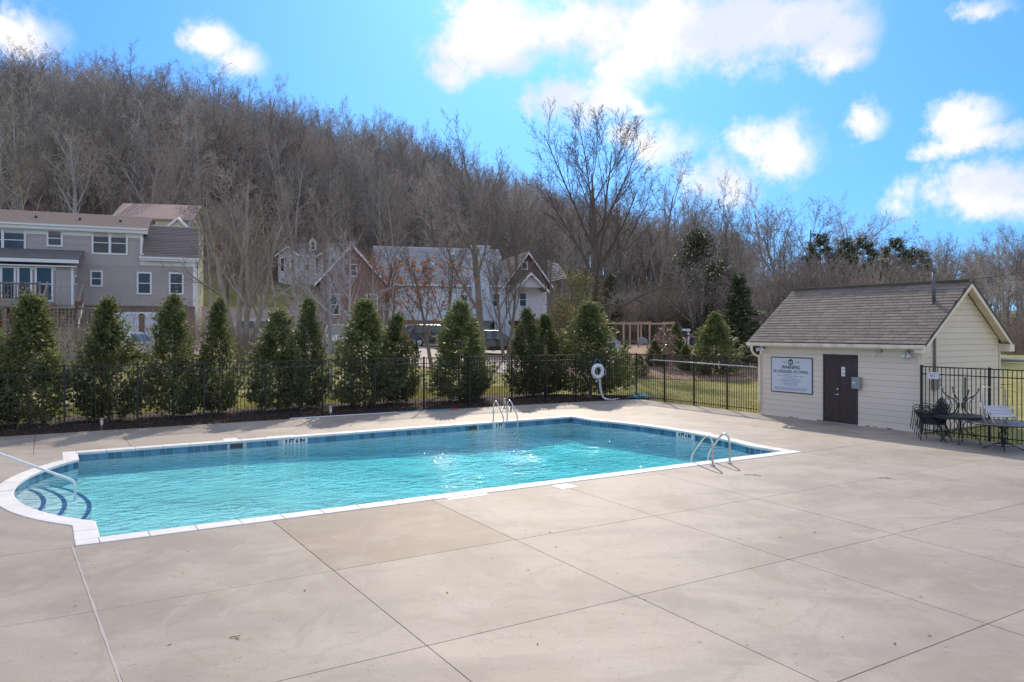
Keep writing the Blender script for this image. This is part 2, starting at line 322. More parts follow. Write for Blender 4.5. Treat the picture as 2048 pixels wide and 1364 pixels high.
MAT['car_white'] = M('white_car_paint', (0.62, 0.63, 0.64), rough=0.25, coat=0.5)
MAT['car_black'] = M('black_car_paint', (0.02, 0.021, 0.024), rough=0.2, coat=0.6)
MAT['car_grey'] = M('dark_grey_car_paint', (0.05, 0.052, 0.056), rough=0.25, coat=0.5)
MAT['car_glass'] = M('car_glass', (0.06, 0.10, 0.12), (0.09, 0.14, 0.16), 1, rough=0.06, spec=0.7)
MAT['tyre'] = M('tyre', (0.02, 0.02, 0.02), rough=0.85)
MAT['red_lamp'] = M('red_lens', (0.5, 0.02, 0.015), rough=0.2)
MAT['amber_lamp'] = M('amber_lens', (0.7, 0.20, 0.03), rough=0.2)
MAT['shed_blue'] = M('dark_blue_boards', (0.045, 0.06, 0.085), rough=0.7)

def water_mat():
    m, nt = new_mat('pool_water'); N = nt.nodes.new; L = nt.links.new
    out = N('ShaderNodeOutputMaterial')
    tc = N('ShaderNodeTexCoord')
    h = None
    for sc, dist, amt, st in ((2.2, 1.0, 1.0, (1.0, 1.5, 1)), (5.5, 0.6, 0.46, (1.0, 1.4, 1)), (13.0, 0.2, 0.10, (1, 1.2, 1))):
        mp = N('ShaderNodeMapping'); mp.inputs['Scale'].default_value = st; mp.inputs['Rotation'].default_value = (0, 0, R(sc * 11)); L(tc.outputs['Object'], mp.inputs[0])
        n = N('ShaderNodeTexNoise'); n.inputs['Scale'].default_value = sc; n.inputs['Detail'].default_value = 3; n.inputs['Distortion'].default_value = dist
        L(mp.outputs[0], n.inputs['Vector'])
        k = N('ShaderNodeMath'); k.operation = 'MULTIPLY'; L(n.outputs['Fac'], k.inputs[0]); k.inputs[1].default_value = amt
        if h is None: h = k.outputs[0]
        else:
            s = N('ShaderNodeMath'); s.operation = 'ADD'; L(h, s.inputs[0]); L(k.outputs[0], s.inputs[1]); h = s.outputs[0]
    wn = N('ShaderNodeTexNoise'); wn.inputs['Scale'].default_value = 0.45; wn.inputs['Detail'].default_value = 2; L(tc.outputs['Object'], wn.inputs['Vector'])
    wr = N('ShaderNodeMapRange'); L(wn.outputs['Fac'], wr.inputs[0]); wr.inputs[1].default_value = 0.35; wr.inputs[2].default_value = 0.65; wr.inputs[3].default_value = 0.45; wr.inputs[4].default_value = 1.35
    hm = N('ShaderNodeMath'); hm.operation = 'MULTIPLY'; L(h, hm.inputs[0]); L(wr.outputs[0], hm.inputs[1]); h = hm.outputs[0]
    bp = N('ShaderNodeBump'); bp.inputs['Strength'].default_value = 1.0; bp.inputs['Distance'].default_value = 0.062; L(h, bp.inputs['Height'])
    # Schlick reflectance, the same from above and from below
    ge = N('ShaderNodeNewGeometry'); dt = N('ShaderNodeVectorMath'); dt.operation = 'DOT_PRODUCT'; L(bp.outputs[0], dt.inputs[0]); L(ge.outputs['Incoming'], dt.inputs[1])
    def mth(op, x, y, clamp=False):
        n = N('ShaderNodeMath'); n.operation = op; n.use_clamp = clamp
        for i_, q in enumerate((x, y)):
            if isinstance(q, (int, float)): n.inputs[i_].default_value = q
            else: L(q, n.inputs[i_])
        return n.outputs[0]
    fres = mth('ADD', mth('MULTIPLY', mth('POWER', mth('SUBTRACT', 1.0, mth('ABSOLUTE', dt.outputs['Value'], 0.0), True), 5.0), 0.98), 0.02, True)
    gl = N('ShaderNodeBsdfGlossy'); gl.inputs['Roughness'].default_value = 0.016; L(bp.outputs[0], gl.inputs['Normal'])
    tr = N('ShaderNodeBsdfTransparent'); tr.inputs[0].default_value = (0.97, 0.99, 0.99, 1)
    mx = N('ShaderNodeMixShader'); L(fres, mx.inputs[0]); L(tr.outputs[0], mx.inputs[1]); L(gl.outputs[0], mx.inputs[2])
    L(mx.outputs[0], out.inputs[0])
    va = N('ShaderNodeVolumeAbsorption'); va.inputs[0].default_value = (0.02, 0.90, 0.945, 1); va.inputs[1].default_value = 0.56
    L(va.outputs[0], out.inputs['Volume']); return m
MAT['water'] = water_mat()

# ------------------------------------------------------------------ mesh helpers
class MB:
    def __init__(s): s.v = []; s.f = []; s.mi = []; s.cur = 0
    def add(s, vs, fs):
        o = len(s.v); s.v.extend(vs); s.f.extend([tuple(i + o for i in f) for f in fs]); s.mi.extend([s.cur] * len(fs)); return s
    def box(s, c, d, rot=None):
        x, y, z = d[0] / 2, d[1] / 2, d[2] / 2
        vs = [Vector((a * x, b * y, e * z)) for e in (-1, 1) for a, b in ((-1, -1), (1, -1), (1, 1), (-1, 1))]
        if rot is not None:
            m = rot if isinstance(rot, Matrix) else Euler(rot).to_matrix(); vs = [m @ v for v in vs]
        vs = [(v.x + c[0], v.y + c[1], v.z + c[2]) for v in vs]
        return s.add(vs, [(3, 2, 1, 0), (4, 5, 6, 7), (0, 1, 5, 4), (1, 2, 6, 5), (2, 3, 7, 6), (3, 0, 4, 7)])
    def b2(s, a, b):
        return s.box([(a[i] + b[i]) / 2 for i in range(3)], [abs(b[i] - a[i]) for i in range(3)])
    def prism(s, poly, z0, z1):         # poly in xy, counter-clockwise
        n = len(poly); zf = (lambda z: z if callable(z) else (lambda x, y: z)); a, b = zf(z0), zf(z1)
        vs = [(x, y, a(x, y)) for x, y in poly] + [(x, y, b(x, y)) for x, y in poly]
        return s.add(vs, [tuple(range(n - 1, -1, -1)), tuple(range(n, 2 * n))] + [(i, (i + 1) % n, n + (i + 1) % n, n + i) for i in range(n)])
    def prism_y(s, poly, y0, y1):       # poly in xz, extruded along y
        n = len(poly)
        vs = [(x, y0, z) for x, z in poly] + [(x, y1, z) for x, z in poly]
        return s.add(vs, [tuple(range(n)), tuple(range(2 * n - 1, n - 1, -1))] + [(i, n + i, n + (i + 1) % n, (i + 1) % n) for i in range(n)])
    def tube(s, pts, r, sides=6, cap=True, closed=False):
        pts = [Vector(p) for p in pts]; n = len(pts); rs = r if isinstance(r, (list, tuple)) else [r] * n
        vs = []; up = None
        for i, p in enumerate(pts):
            if closed: t = pts[(i + 1) % n] - pts[i - 1]
            else: t = pts[min(i + 1, n - 1)] - pts[max(i - 1, 0)]
            if t.length < 1e-9: t = Vector((0, 0, 1))
            t.normalize()
            if up is None:
                up = Vector((0, 0, 1)) if abs(t.z) < 0.9 else Vector((1, 0, 0))
            a = t.cross(up)
            if a.length < 1e-6: a = t.orthogonal()
            a.normalize(); b = a.cross(t); up = b
            for k in range(sides):
                q = 2 * math.pi * k / sides
                w = p + (a * math.cos(q) + b * math.sin(q)) * rs[i]; vs.append((w.x, w.y, w.z))
        fs = []
        for i in range(n if closed else n - 1):
            j = (i + 1) % n
            for k in range(sides):
                k2 = (k + 1) % sides; fs.append((i * sides + k, j * sides + k, j * sides + k2, i * sides + k2))
        if cap and not closed:
            fs.append(tuple(range(sides))); fs.append(tuple(range(n * sides - 1, (n - 1) * sides - 1, -1)))
        return s.add(vs, fs)
    def disc(s, c, r, h, sides=24, axis='z', r2=None):
        r2 = r if r2 is None else r2; vs = []
        for k, (hh, rr) in enumerate(((0, r), (h, r2))):
            for i in range(sides):
                q = 2 * math.pi * i / sides; a, b = rr * math.cos(q), rr * math.sin(q)
                if axis == 'z': vs.append((c[0] + a, c[1] + b, c[2] + hh))
                elif axis == 'y': vs.append((c[0] + a, c[1] + hh, c[2] - b))
                else: vs.append((c[0] + hh, c[1] + a, c[2] + b))
        n = sides
        return s.add(vs, [tuple(range(n - 1, -1, -1)), tuple(range(n, 2 * n))] + [(i, (i + 1) % n, n + (i + 1) % n, n + i) for i in range(n)])
    def ball(s, c, r, seg=10, rings=6, sc=(1, 1, 1)):
        vs = [(c[0], c[1], c[2] - r * sc[2])]
        for i in range(1, rings):
            p = math.pi * i / rings - math.pi / 2
            for k in range(seg):
                q = 2 * math.pi * k / seg
                vs.append((c[0] + r * sc[0] * math.cos(p) * math.cos(q), c[1] + r * sc[1] * math.cos(p) * math.sin(q), c[2] + r * sc[2] * math.sin(p)))
        vs.append((c[0], c[1], c[2] + r * sc[2])); fs = []; last = len(vs) - 1
        for k in range(seg):
            k2 = (k + 1) % seg; fs.append((0, 1 + k2, 1 + k)); fs.append((last, last - seg + k, last - seg + k2))
            for i in range(rings - 2):
                a = 1 + i * seg; fs.append((a + k, a + k2, a + seg + k2, a + seg + k))
        return s.add(vs, fs)
    def mesh(s, name, mats, smooth=False):
        me = bpy.data.meshes.new(name); me.from_pydata(s.v, [], s.f)
        mats = mats if isinstance(mats, (list, tuple)) else [mats]
        for m in mats: me.materials.append(MAT[m] if isinstance(m, str) else m)
        if len(mats) > 1: me.polygons.foreach_set('material_index', s.mi)
        if smooth: me.polygons.foreach_set('use_smooth', [True] * len(me.polygons))
        me.update(); return me
    def build(s, name, mats, parent=None, smooth=False, loc=None, rot=None):
        return link(name, s.mesh(name, mats, smooth), parent, loc, rot)
def link(name, data, parent=None, loc=None, rot=None, scale=None):
    o = bpy.data.objects.new(name, data); COL.objects.link(o)
    if parent is not None: o.parent = parent
    if loc is not None: o.location = loc
    if rot is not None: o.rotation_euler = rot
    if scale is not None: o.scale = scale
    return o
def tag(o, label=None, cat=None, group=None, kind=None):
    if label: o['label'] = label
    if cat: o['category'] = cat
    if group: o['group'] = group
    if kind: o['kind'] = kind
    return o
def thing(name, label, cat, loc=(0, 0, 0), rz=0.0, group=None, kind=None):
    o = link(name, None, None, loc, (0, 0, rz)); o.empty_display_size = 0.2
    return tag(o, label, cat, group, kind)
def bevel(o, w, seg=2):
    m = o.modifiers.new('bevel', 'BEVEL'); m.width = w; m.segments = seg; m.limit_method = 'ANGLE'; return o
def copy_tree(o, parent=None):
    c = o.copy(); COL.objects.link(c); c.parent = parent
    for ch in list(o.children): copy_tree(ch, c)
    return c
def text(name, body, size, mat, parent, loc, rot, align='CENTER', sx=1.0, ext=0.0008, bold=0.02):
    cu = bpy.data.curves.new(name, 'FONT'); cu.body = body; cu.size = size; cu.align_x = align; cu.align_y = 'CENTER'; cu.extrude = ext
    cu.resolution_u = 3; cu.offset = size * bold
    tmp = bpy.data.objects.new('tmp', cu); me = bpy.data.meshes.new_from_object(tmp); bpy.data.objects.remove(tmp)
    me.materials.clear(); me.materials.append(MAT[mat]); return link(name, me, parent, loc, rot, (sx, 1, 1))
UNIT = MB().box((0, 0, 0), (1, 1, 1))
_unit = {}
def board(name, mat, parent, a, b, rot=None):
    """a box piece that shares one unit mesh with all alike pieces"""
    if mat not in _unit: _unit[mat] = UNIT.mesh('unit_' + mat, mat)
    return link(name, _unit[mat], parent, [(a[i] + b[i]) / 2 for i in range(3)], rot, [abs(b[i] - a[i]) for i in range(3)])

# ------------------------------------------------------------------ terrain
def build_ground():
    xs = np.concatenate([np.linspace(-520, -260, 8)[:-1], np.linspace(-260, -60, 28)[:-1], np.arange(-60, 60, 1.5), np.linspace(60, 260, 28), np.linspace(260, 520, 8)[1:]])
    ys = np.concatenate([np.linspace(-160, -20, 8)[:-1], np.arange(-20, 70, 1.25), np.linspace(70, 260, 64)[0:], np.linspace(260, 520, 10)[1:]])
    ca, sa = CU, SU
    V = [(x, y, ground_z(x, y) - 0.05) for y in ys for x in xs]
    nx = len(xs); F = []
    for j in range(len(ys) - 1):
        for i in range(nx - 1):
            cx, cy = (xs[i] + xs[i + 1]) / 2 - OX, (ys[j] + ys[j + 1]) / 2 - OY
            u, v = cx * ca + cy * sa, -cx * sa + cy * ca
            if -2.2 < u < 16.4 and -1.4 < v < 10.2: continue
            F.append((j * nx + i, j * nx + i + 1, (j + 1) * nx + i + 1, (j + 1) * nx + i))
    b = MB(); b.add(V, F)
    tag(b.build('ground', 'ground', smooth=True), kind='structure')
build_ground()

def sheet(name, mat, x0, x1, nx, fa, fb, ny, dz, kind='structure'):
    """a sheet that follows the terrain between the curves y=fa(x) and y=fb(x)"""
    b = MB(); V = []; F = []
    for i in range(nx + 1):
        x = x0 + (x1 - x0) * i / nx
        for j in range(ny + 1):
            y = fa(x) + (fb(x) - fa(x)) * j / ny
            V.append((x, y, ground_z(x, y) + dz))
    for i in range(nx):
        for j in range(ny):
            k = i * (ny + 1) + j; F.append((k, k + ny + 1, k + ny + 2, k + 1))
    b.add(V, F); return tag(b.build(name, mat, smooth=True), kind=kind)
def wob(x, s, a, seed=0): return a * mnoise.noise(Vector((x * s, seed * 3.7, 1.3)))
straw_a = lambda x: 43.5 + wob(x, 0.25, 1.5, 1) - 0.25 * (x - 8)
straw_b = lambda x: 78.0
sheet('straw_bed', 'straw', 1.5, 26, 40, straw_a, straw_b, 24, -0.015)
sheet('driveway', 'driveway', -27, 1.5, 30, lambda x: 45.0 + (x + 10) * 0.15, lambda x: 64 + (x + 10) * 0.15, 14, -0.012)
sheet('road', 'asphalt', 26, 170, 40, lambda x: 66 + 0.02 * (x - 40), lambda x: 74 + 0.02 * (x - 40), 6, 0.02)
# the mulch bed under the hedge, between deck edge and grass
def mulch():
    b = MB(); V = []; F = []; n = 60
    for i in range(n + 1):
        u = -9 + 30.5 * i / n
        far = 17.3 + 0.35 * math.sin(u * 0.9) - (0 if u < 18.3 else (u - 18.3) * 1.25)
        near = 12.62 - (max(0, u - 14) * 0.07)
        for j in range(5):
            v = near + (max(far, near + 0.1) - near) * j / 4
            x, y = W(u, v); V.append((x, y, ground_z(x, y) - 0.022 + (0.05 if j in (2, 3) else 0)))
    for i in range(n):
        for j in range(4):
            k = i * 5 + j; F.append((k, k + 5, k + 6, k + 1))
    b.add(V, F); tag(b.build('mulch_bed', 'mulch', smooth=True), kind='structure')
    rnd = random.Random(5); c = MB()
    for _ in range(12000):
        u = rnd.uniform(-6, 21); v = 12.72 + 3.7 * rnd.random() ** 1.3
        if u > 18.3 and v > 16.3 - (u - 18.3) * 1.25: continue
        x, y = W(u, v); z = ground_z(x, y) + rnd.uniform(0.0, 0.035)
        l = rnd.uniform(0.02, 0.055); w = l * rnd.uniform(.25, .6); a = rnd.uniform(0, 6.3); ca, sa = math.cos(a), math.sin(a); t = rnd.uniform(-.02, .02)
        c.add([(x - ca * l, y - sa * l, z - t), (x + sa * w, y - ca * w, z), (x + ca * l, y + sa * l, z + t), (x - sa * w, y + ca * w, z + rnd.uniform(0, .02))], [(0, 1, 2, 3)])
    tag(c.build('mulch', 'mulch_chip'), 'dark brown bark chips strewn under the evergreen hedge', 'mulch', kind='stuff')
mulch()
def blades(name, label, cat, mat, n, pick, h0, h1, w, seed, lean=0.4):
    rnd = random.Random(seed); V = []; F = []
    for _ in range(n):
        p = pick(rnd)
        if p is None: continue
        x, y = p; z = ground_z(x, y) - 0.04; h = rnd.uniform(h0, h1); a = rnd.uniform(0, 6.3); l = rnd.uniform(0, lean) * h; b = rnd.uniform(0, 6.3)
        k = len(V); ww = w * rnd.uniform(.6, 1.4)
        V += [(x - ww * math.cos(a), y - ww * math.sin(a), z), (x + ww * math.cos(a), y + ww * math.sin(a), z), (x + l * math.cos(b), y + l * math.sin(b), z + h)]
        F.append((k, k + 1, k + 2))
    m = MB(); m.add(V, F); tag(m.build(name, mat), label, cat, kind='stuff')
def lawn_pick(rnd):
    t = rnd.random(); 
    if t < 0.62:
        v = rnd.uniform(5.2, 22); u = 20.35 + 24 * rnd.random() ** 1.6
        x, y = W(u, v)
        if y > straw_a(x) + 0.8 and x < 26: return None
        if v < 5.9 and u < 24.6: return None
        if v > 12.5 and u < 20.4 + (v - 12.5) * 0.2: return None
        return x, y
    u = 19.95 + 30 * rnd.random() ** 1.5; v = rnd.uniform(-9, 5.5)
    if u < 24.4 and v > .3: return None
    return W(u, v)
blades('grass', 'short yellow green winter lawn behind the pool fence', 'grass', 'grass_blade', 60000, lawn_pick, 0.025, 0.065, 0.011, 3)
def straw_pick(rnd):
    x = rnd.uniform(2, 18); y = straw_a(x) + rnd.uniform(0, 14); return x, y
blades('pine_straw', 'tan pine straw and dead leaves on the bank beyond the lawn', 'straw', 'straw_chip', 9000, straw_pick, 0.03, 0.10, 0.04, 4, 2.0)
def verge_pick(rnd):
    u = rnd.uniform(-8, 20); v = rnd.uniform(17.0, 21.0); return W(u, v)
blades('grass', 'rough grass growing behind the evergreen hedge', 'grass', 'grass_blade', 22000, verge_pick, 0.05, 0.2, 0.014, 8)

# ------------------------------------------------------------------ pool
WATER_Z = -0.158
IU0, IU1, IV0, IV1 = 0.28, 14.17, 0.28, 8.57       # inner faces
J0, J1 = 1.30, 7.55                                # where the bowed ends begin
def arc(side, off=0.0, n=28):
    """bowed end, from the near join to the far join; off pushes it outwards"""
    s = 1.09 if side < 0 else 0.52
    c = (J1 - J0) / 2; Rr = (c * c + s * s) / (2 * s); vm = (J0 + J1) / 2
    base = IU0 if side < 0 else IU1
    cu = base - side * (Rr - s); half = math.asin(c / Rr); out = []
    for i in range(n + 1):
        q = -half + 2 * half * i / n
        out.append((cu + side * (Rr + off) * math.cos(q), vm + (Rr + off) * math.sin(q)))
    return out
def outline(off=0.0, n=28):
    r = arc(1, off, n); l = arc(-1, off, n)
    return [(IU0 - off, IV0 - off), (IU1 + off, IV0 - off)] + r + [(IU1 + off, IV1 + off), (IU0 - off, IV1 + off)] + l[::-1]
POOL = thing('swimming_pool', None, None, (OX, OY, 0), TH, kind='structure')
def build_pool():
    o = outline(0.0); n = len(o); b = MB()
    b.add([(x, y, -0.02) for x, y in o] + [(x, y, -1.7) for x, y in o], [(i, n + i, n + (i + 1) % n, (i + 1) % n) for i in range(n)])
    b.build('pool_wall', 'plaster', POOL)
    f = MB(); V = []; F = []; us = np.linspace(-1.0, 15.0, 40); vs = np.linspace(0.0, 8.9, 12)
    for u in us:
        for v in vs:
            z = interp(u, [-1, 3.5, 9.0, 11.5, 15], [-0.47, -0.49, -0.71, -0.75, -0.63]) + 0.015 * math.sin(v)
            V.append((u, v, z))
    m = len(vs)
    for i in range(len(us) - 1):
        for j in range(m - 1): F.append((i * m + j, (i + 1) * m + j, (i + 1) * m + j + 1, i * m + j + 1))
    f.add(V, F); f.build('pool_floor', 'plaster', POOL, True)
    # curved entry steps with a blue tile nosing
    cu, cv = -4.5, (J0 + J1) / 2
    for r, z in ((4.20, -0.235), (4.52, -0.30), (4.90, -0.365)):
        pts = [(cu + r * math.cos(q), cv + r * math.sin(q)) for q in np.linspace(-0.72, 0.72, 31)]
        s = MB(); s.prism([(cu + 1.5, cv - 1.2)] + pts + [(cu + 1.5, cv + 1.2)], -1.3, z); st = s.build('step', 'plaster', POOL)
        k = MB(); ring = []
        a = np.linspace(-0.70, 0.70, 41)
        for i in range(40):
            p = [(cu + rr * math.cos(q), cv + rr * math.sin(q)) for rr, q in ((r - .085, a[i]), (r - .01, a[i]), (r - .01, a[i + 1]), (r - .085, a[i + 1]))]
            kk = len(k.v); k.add([(x, y, z + 0.004) for x, y in p], [(0, 1, 2, 3)])
        k.build('nosing_tile', 'step_tile', st)
    # water body
    w = MB(); w.prism(outline(0.02), -1.62, WATER_Z); wo = w.build('water', 'water', None, loc=(OX, OY, 0), rot=(0, 0, TH)); tag(wo, kind='structure')
    # coping stones
    def piece(pin, pout, mat='coping'):
        c = MB(); poly = pin + pout[::-1]
        area = sum(poly[i][0] * poly[(i + 1) % len(poly)][1] - poly[(i + 1) % len(poly)][0] * poly[i][1] for i in range(len(poly)))
        if area < 0: poly = poly[::-1]
        c.prism(poly, -0.045, 0.014 + random.uniform(-.001, .001)); ob = c.build('coping_stone', mat, POOL); bevel(ob, 0.012, 2); return ob
    OV = 0.022; g = 0.0035                # nose overhang, joint
    def straight(a, b, fixed, axis, s):  # axis 'u' or 'v'; s = outward sign
        n = max(1, round(abs(b - a) / 0.6)); st = (b - a) / n
        for i in range(n):
            p0, p1 = a + st * i + g, a + st * (i + 1) - g
            fi, fo = fixed - s * OV, fixed + s * 0.28
            if axis == 'u': piece([(p0, fi), (p1, fi)], [(p0, fo), (p1, fo)])
            else: piece([(fi, p0), (fi, p1)], [(fo, p0), (fo, p1)])
    straight(IU0, IU1, IV0, 'u', -1); straight(IU0, IU1, IV1, 'u', 1)
    for sd, base in ((-1, IU0), (1, IU1)):
        straight(IV0, J0, base, 'v', sd); straight(J1, IV1, base, 'v', sd)
        n = 11; ai, ao = arc(sd, -OV, n * 4), arc(sd, 0.28, n * 4)
        for i in range(n): piece(ai[i * 4:i * 4 + 5], ao[i * 4:i * 4 + 5])
    for (u, v, su, sv) in ((IU0, IV0, -1, -1), (IU1, IV0, 1, -1), (IU0, IV1, -1, 1), (IU1, IV1, 1, 1)):
        a, b = sorted((u, u + su * .28)); c, d = sorted((v, v + sv * .28)); piece([(a + g, c), (b - g, c)], [(a + g, d), (b - g, d)])
    # waterline tiles
    tm = MB().box((0, 0, 0), (0.149, 0.012, 0.15)).mesh('tile', 'tile')
    path = outline(0.0, 48)
    gb = MB(); nn = len(path)
    ins = outline(-0.003, 48)
    gb.add([(x, y, -0.03) for x, y in ins] + [(x, y, -0.205) for x, y in ins], [(i, nn + i, nn + (i + 1) % nn, (i + 1) % nn) for i in range(nn)])
    gb.build('grout_band', 'grout', POOL)
    runs = [((IU0, IV1), (IU1, IV1))]
    def tile_run(pts, skip=()):
        seg = [0.0]
        for p, q in zip(pts, pts[1:]): seg.append(seg[-1] + math.dist(p, q))
        n = int(seg[-1] / 0.1545); st = seg[-1] / n
        for i in range(n):
            s0 = (i + .5) * st; x = np.interp(s0, seg, [p[0] for p in pts]); y = np.interp(s0, seg, [p[1] for p in pts])
            if any(a <= s0 <= b for a, b in skip): continue
            x1 = np.interp(s0 + .02, seg, [p[0] for p in pts]); y1 = np.interp(s0 + .02, seg, [p[1] for p in pts])
            x0 = np.interp(s0 - .02, seg, [p[0] for p in pts]); y0 = np.interp(s0 - .02, seg, [p[1] for p in pts])
            link('tile', tm, POOL, (float(x), float(y), -0.112), (0, 0, math.atan2(y1 - y0, x1 - x0)))
    # depth markers replace a few tiles
    mk = {'3 FT 6 IN': (4.92, 5.56), '5 FT': (11.26, 11.62)}
    sk = (3.62, 3.93); sk2 = (10.40, 10.68)
    tile_run([(IU0, IV1), (IU1, IV1)], [(a - IU0 - .04, b - IU0 + .04) for a, b in list(mk.values()) + [sk, sk2]])
    ra = arc(1, 0.0, 48); L = sum(math.dist(p, q) for p, q in zip(ra, ra[1:])); mid = 0.43 * L
    tile_run(ra, [(mid - .37, mid + .37)]); tile_run([(IU1, J1), (IU1, IV1)]); tile_run([(IU1, IV0), (IU1, J0)])
    tile_run(arc(-1, 0.0, 48)); tile_run([(IU0, J1), (IU0, IV1)])
    for s, (a, b) in mk.items():
        t = MB(); t.b2((a, IV1 - .012, -.19), (b, IV1 - .002, -.035)); d = t.build('depth_marker', 'tile_white', POOL); tag(d, 'white tile strip reading ' + s)
        text('lettering', s, 0.135, 'black_print', d, ((a + b) / 2, IV1 - .014, -.105), (R(90), 0, 0), sx=0.98, bold=.055)
    # marker on the bowed end
    seg = 0.0
    for p, q in zip(ra, ra[1:]):
        l = math.dist(p, q)
        if seg + l >= mid: break
        seg += l
    cxm, cym = p[0] + (q[0] - p[0]) * (mid - seg) / l, p[1] + (q[1] - p[1]) * (mid - seg) / l; ang = math.atan2(q[1] - p[1], q[0] - p[0])
    t = MB(); t.box((0, 0.010, 0), (0.70, 0.012, 0.155)); d = t.build('depth_marker', 'tile_white', POOL, loc=(cxm, cym, -.112), rot=(0, 0, ang)); tag(d, 'white tile strip reading 4 FT 6 IN')
    text('lettering', '4 FT 6 IN', 0.135, 'black_print', d, (0, 0.019, 0.008), (R(90), 0, R(180)), sx=0.98, bold=.055)
    # skimmer mouths
    for a, b in (sk, sk2):
        t = MB(); t.b2((a, IV1 - .006, -.17), (b, IV1 - .002, -.05)); s = t.build('skimmer_mouth', 'dark_grey', POOL)
        f = MB(); f.b2((a - .02, IV1 - .014, -.055), (b + .02, IV1 - .006, -.04)); f.b2((a - .02, IV1 - .014, -.18), (b + .02, IV1 - .006, -.165)); f.build('skimmer_frame', 'conduit', s)
build_pool()

# ------------------------------------------------------------------ deck slabs
DECK = thing('pool_deck', None, None, (OX, OY, 0), TH, kind='structure')
def build_deck():
    A = [(-7.8, 0), (-5.2, 0), (-2.6, 0), (-0.03, -0.046), (2.51, -0.008), (5.08, 0.022), (7.60, 0.038), (9.90, 0.06), (12.15, 0.06), (14.45, 0.09), (16.75, 0.1), (19.88, 0.0)]
    def U(k, v): return A[k][0] + A[k][1] * v
    rows = [-13.0, -10.1, -7.54, -5.2, -2.71, -0.006]
    g = 0.005
    def slab(poly, mat='concrete'):
        b = MB(); b.prism(poly, -0.10, random.uniform(-.0008, .0008)); b.build('slab', mat, DECK)
    for k in range(len(A) - 1):
        for j in range(len(rows) - 1):
            v0, v1 = rows[j] + g, rows[j + 1] - g
            e0 = 0.014 if k == 3 else g; e1 = 0.014 if k == 2 else g
            slab([(U(k, v0) + e0, v0), (U(k + 1, v0) - e1, v0), (U(k + 1, v1) - e1, v1), (U(k, v1) + e0, v1)], 'concrete_brown' if (k, j) == (4, 4) else 'concrete')
    o = 0.286
    # beside the stepped end
    la = arc(-1, o, 40); h = 20
    edge_near = [(IU0 - o, 0.0), (IU0 - o, J0)] ; edge_far = [(IU0 - o, J1), (IU0 - o, 8.87)]
    slab([(-7.8, 0.0), (-2.6 - g, 0.0), (-2.6 - g, 4.42 - g), (-7.8, 4.42 - g)]); slab([(-7.8, 4.42 + g), (-2.6 - g, 4.42 + g), (-2.6 - g, 8.87), (-7.8, 8.87)])
    slab([(-2.6 + g, 0.0), (IU0 - o, 0.0)] + la[:h + 1] + [(-2.6 + g, 4.42 - g)])
    slab([(-2.6 + g, 4.42 + g)] + la[h:] + [(IU0 - o, 8.87), (-2.6 + g, 8.87)])
    # beside the other bowed end, up to the pool house
    ra = arc(1, o, 40); e = 19.98
    slab([(IU1 + o, 0.004), (17.3 - g, 0.004), (17.3 - g, 4.42 - g)] + ra[:h + 1][::-1])
    slab([(17.3 - g, 4.42 + g), (17.3 - g, 8.87), (IU1 + o, 8.87)] + ra[h:][::-1])
    slab([(17.3 + g, 0.004), (e, 0.004), (e, 2.9 - g), (17.3 + g, 2.9 - g)]); slab([(17.3 + g, 2.9 + g), (e, 2.9 + g), (e, 5.9 - g), (17.3 + g, 5.9 - g)])
    slab([(17.3 + g, 5.9 + g), (20.05, 5.9 + g), (20.12, 8.87), (17.3 + g, 8.87)])
    # the strip along the fence
    cs = [-7.8, -5.0, -2.7, -0.55, 1.44, 3.95, 6.4, 8.9, 11.35, 13.8, 16.2, 18.2, 20.15]
    far = lambda u: 12.68 - max(0, u - 14) * 0.07
    for a, b in zip(cs, cs[1:]):
        slab([(a + g, 8.88), (b - g, 8.88), (b - g, far(b)), (a + g, far(a))])
    # dark filler in the joints, and the wide grey sealant strip
    f = MB()
    f.b2((-7.8, -13, -.09), (19.9, -0.02, -.03)); f.b2((-7.8, 0, -.09), (-2.4, 8.9, -.03)); f.b2((15.2, 0, -.09), (19.9, 8.9, -.03)); f.b2((-7.8, 8.9, -.09), (20.1, 12.2, -.03))
    f.build('joint_filler', 'joint', DECK)
    c = MB(); n = 40; V = []
    for i in range(n + 1):
        v = -0.01 - 8.5 * i / n; w = 0.0125 + 0.0015 * math.sin(i * 1.7); x = U(3, v) + 0.0012 * math.sin(i * 2.3); V += [(x - w, v, 0.003), (x + w, v, 0.003)]
    c.add(V, [(2 * i, 2 * i + 2, 2 * i + 3, 2 * i + 1) for i in range(n)]); c.build('sealant_strip', 'caulk', DECK)
    # white tile depth strips and skimmer lids set in the slabs
    for nm, (a, b, c0, c1) in (('marker_tile', (5.34, 6.10, -.135, -.012)), ('skimmer_lid', (7.42, 7.78, -.40, -.06)), ('marker_tile', (4.6, 5.3, 8.88, 9.0)),
                               ('marker_tile', (10.2, 10.6, 8.88, 9.06)), ('skimmer_lid', (3.55, 3.9, 8.90, 9.22))):
        m = MB(); n = 1 if nm == 'skimmer_lid' else 4
        for i in range(n):
            w = (b - a) / n; m.b2((a + w * i + .002, c0, -.01), (a + w * (i + 1) - .002, c1, 0.0045))
        lo = m.build(nm, 'coping', DECK)
        if nm == 'skimmer_lid':
            q = MB(); q.disc(((a + b) / 2, (c0 + c1) / 2, 0.0045), .02, 0.002, 10); q.build('lift_hole', 'conduit', lo)
    m = MB()
    for i in range(4): m.box((15.02 + .0 * i - 0.02 * i * i * .3, 3.4 + .2 * i, 0.002), (.13, .19, .006))
    m.build('marker_tile', 'coping', DECK)
build_deck()

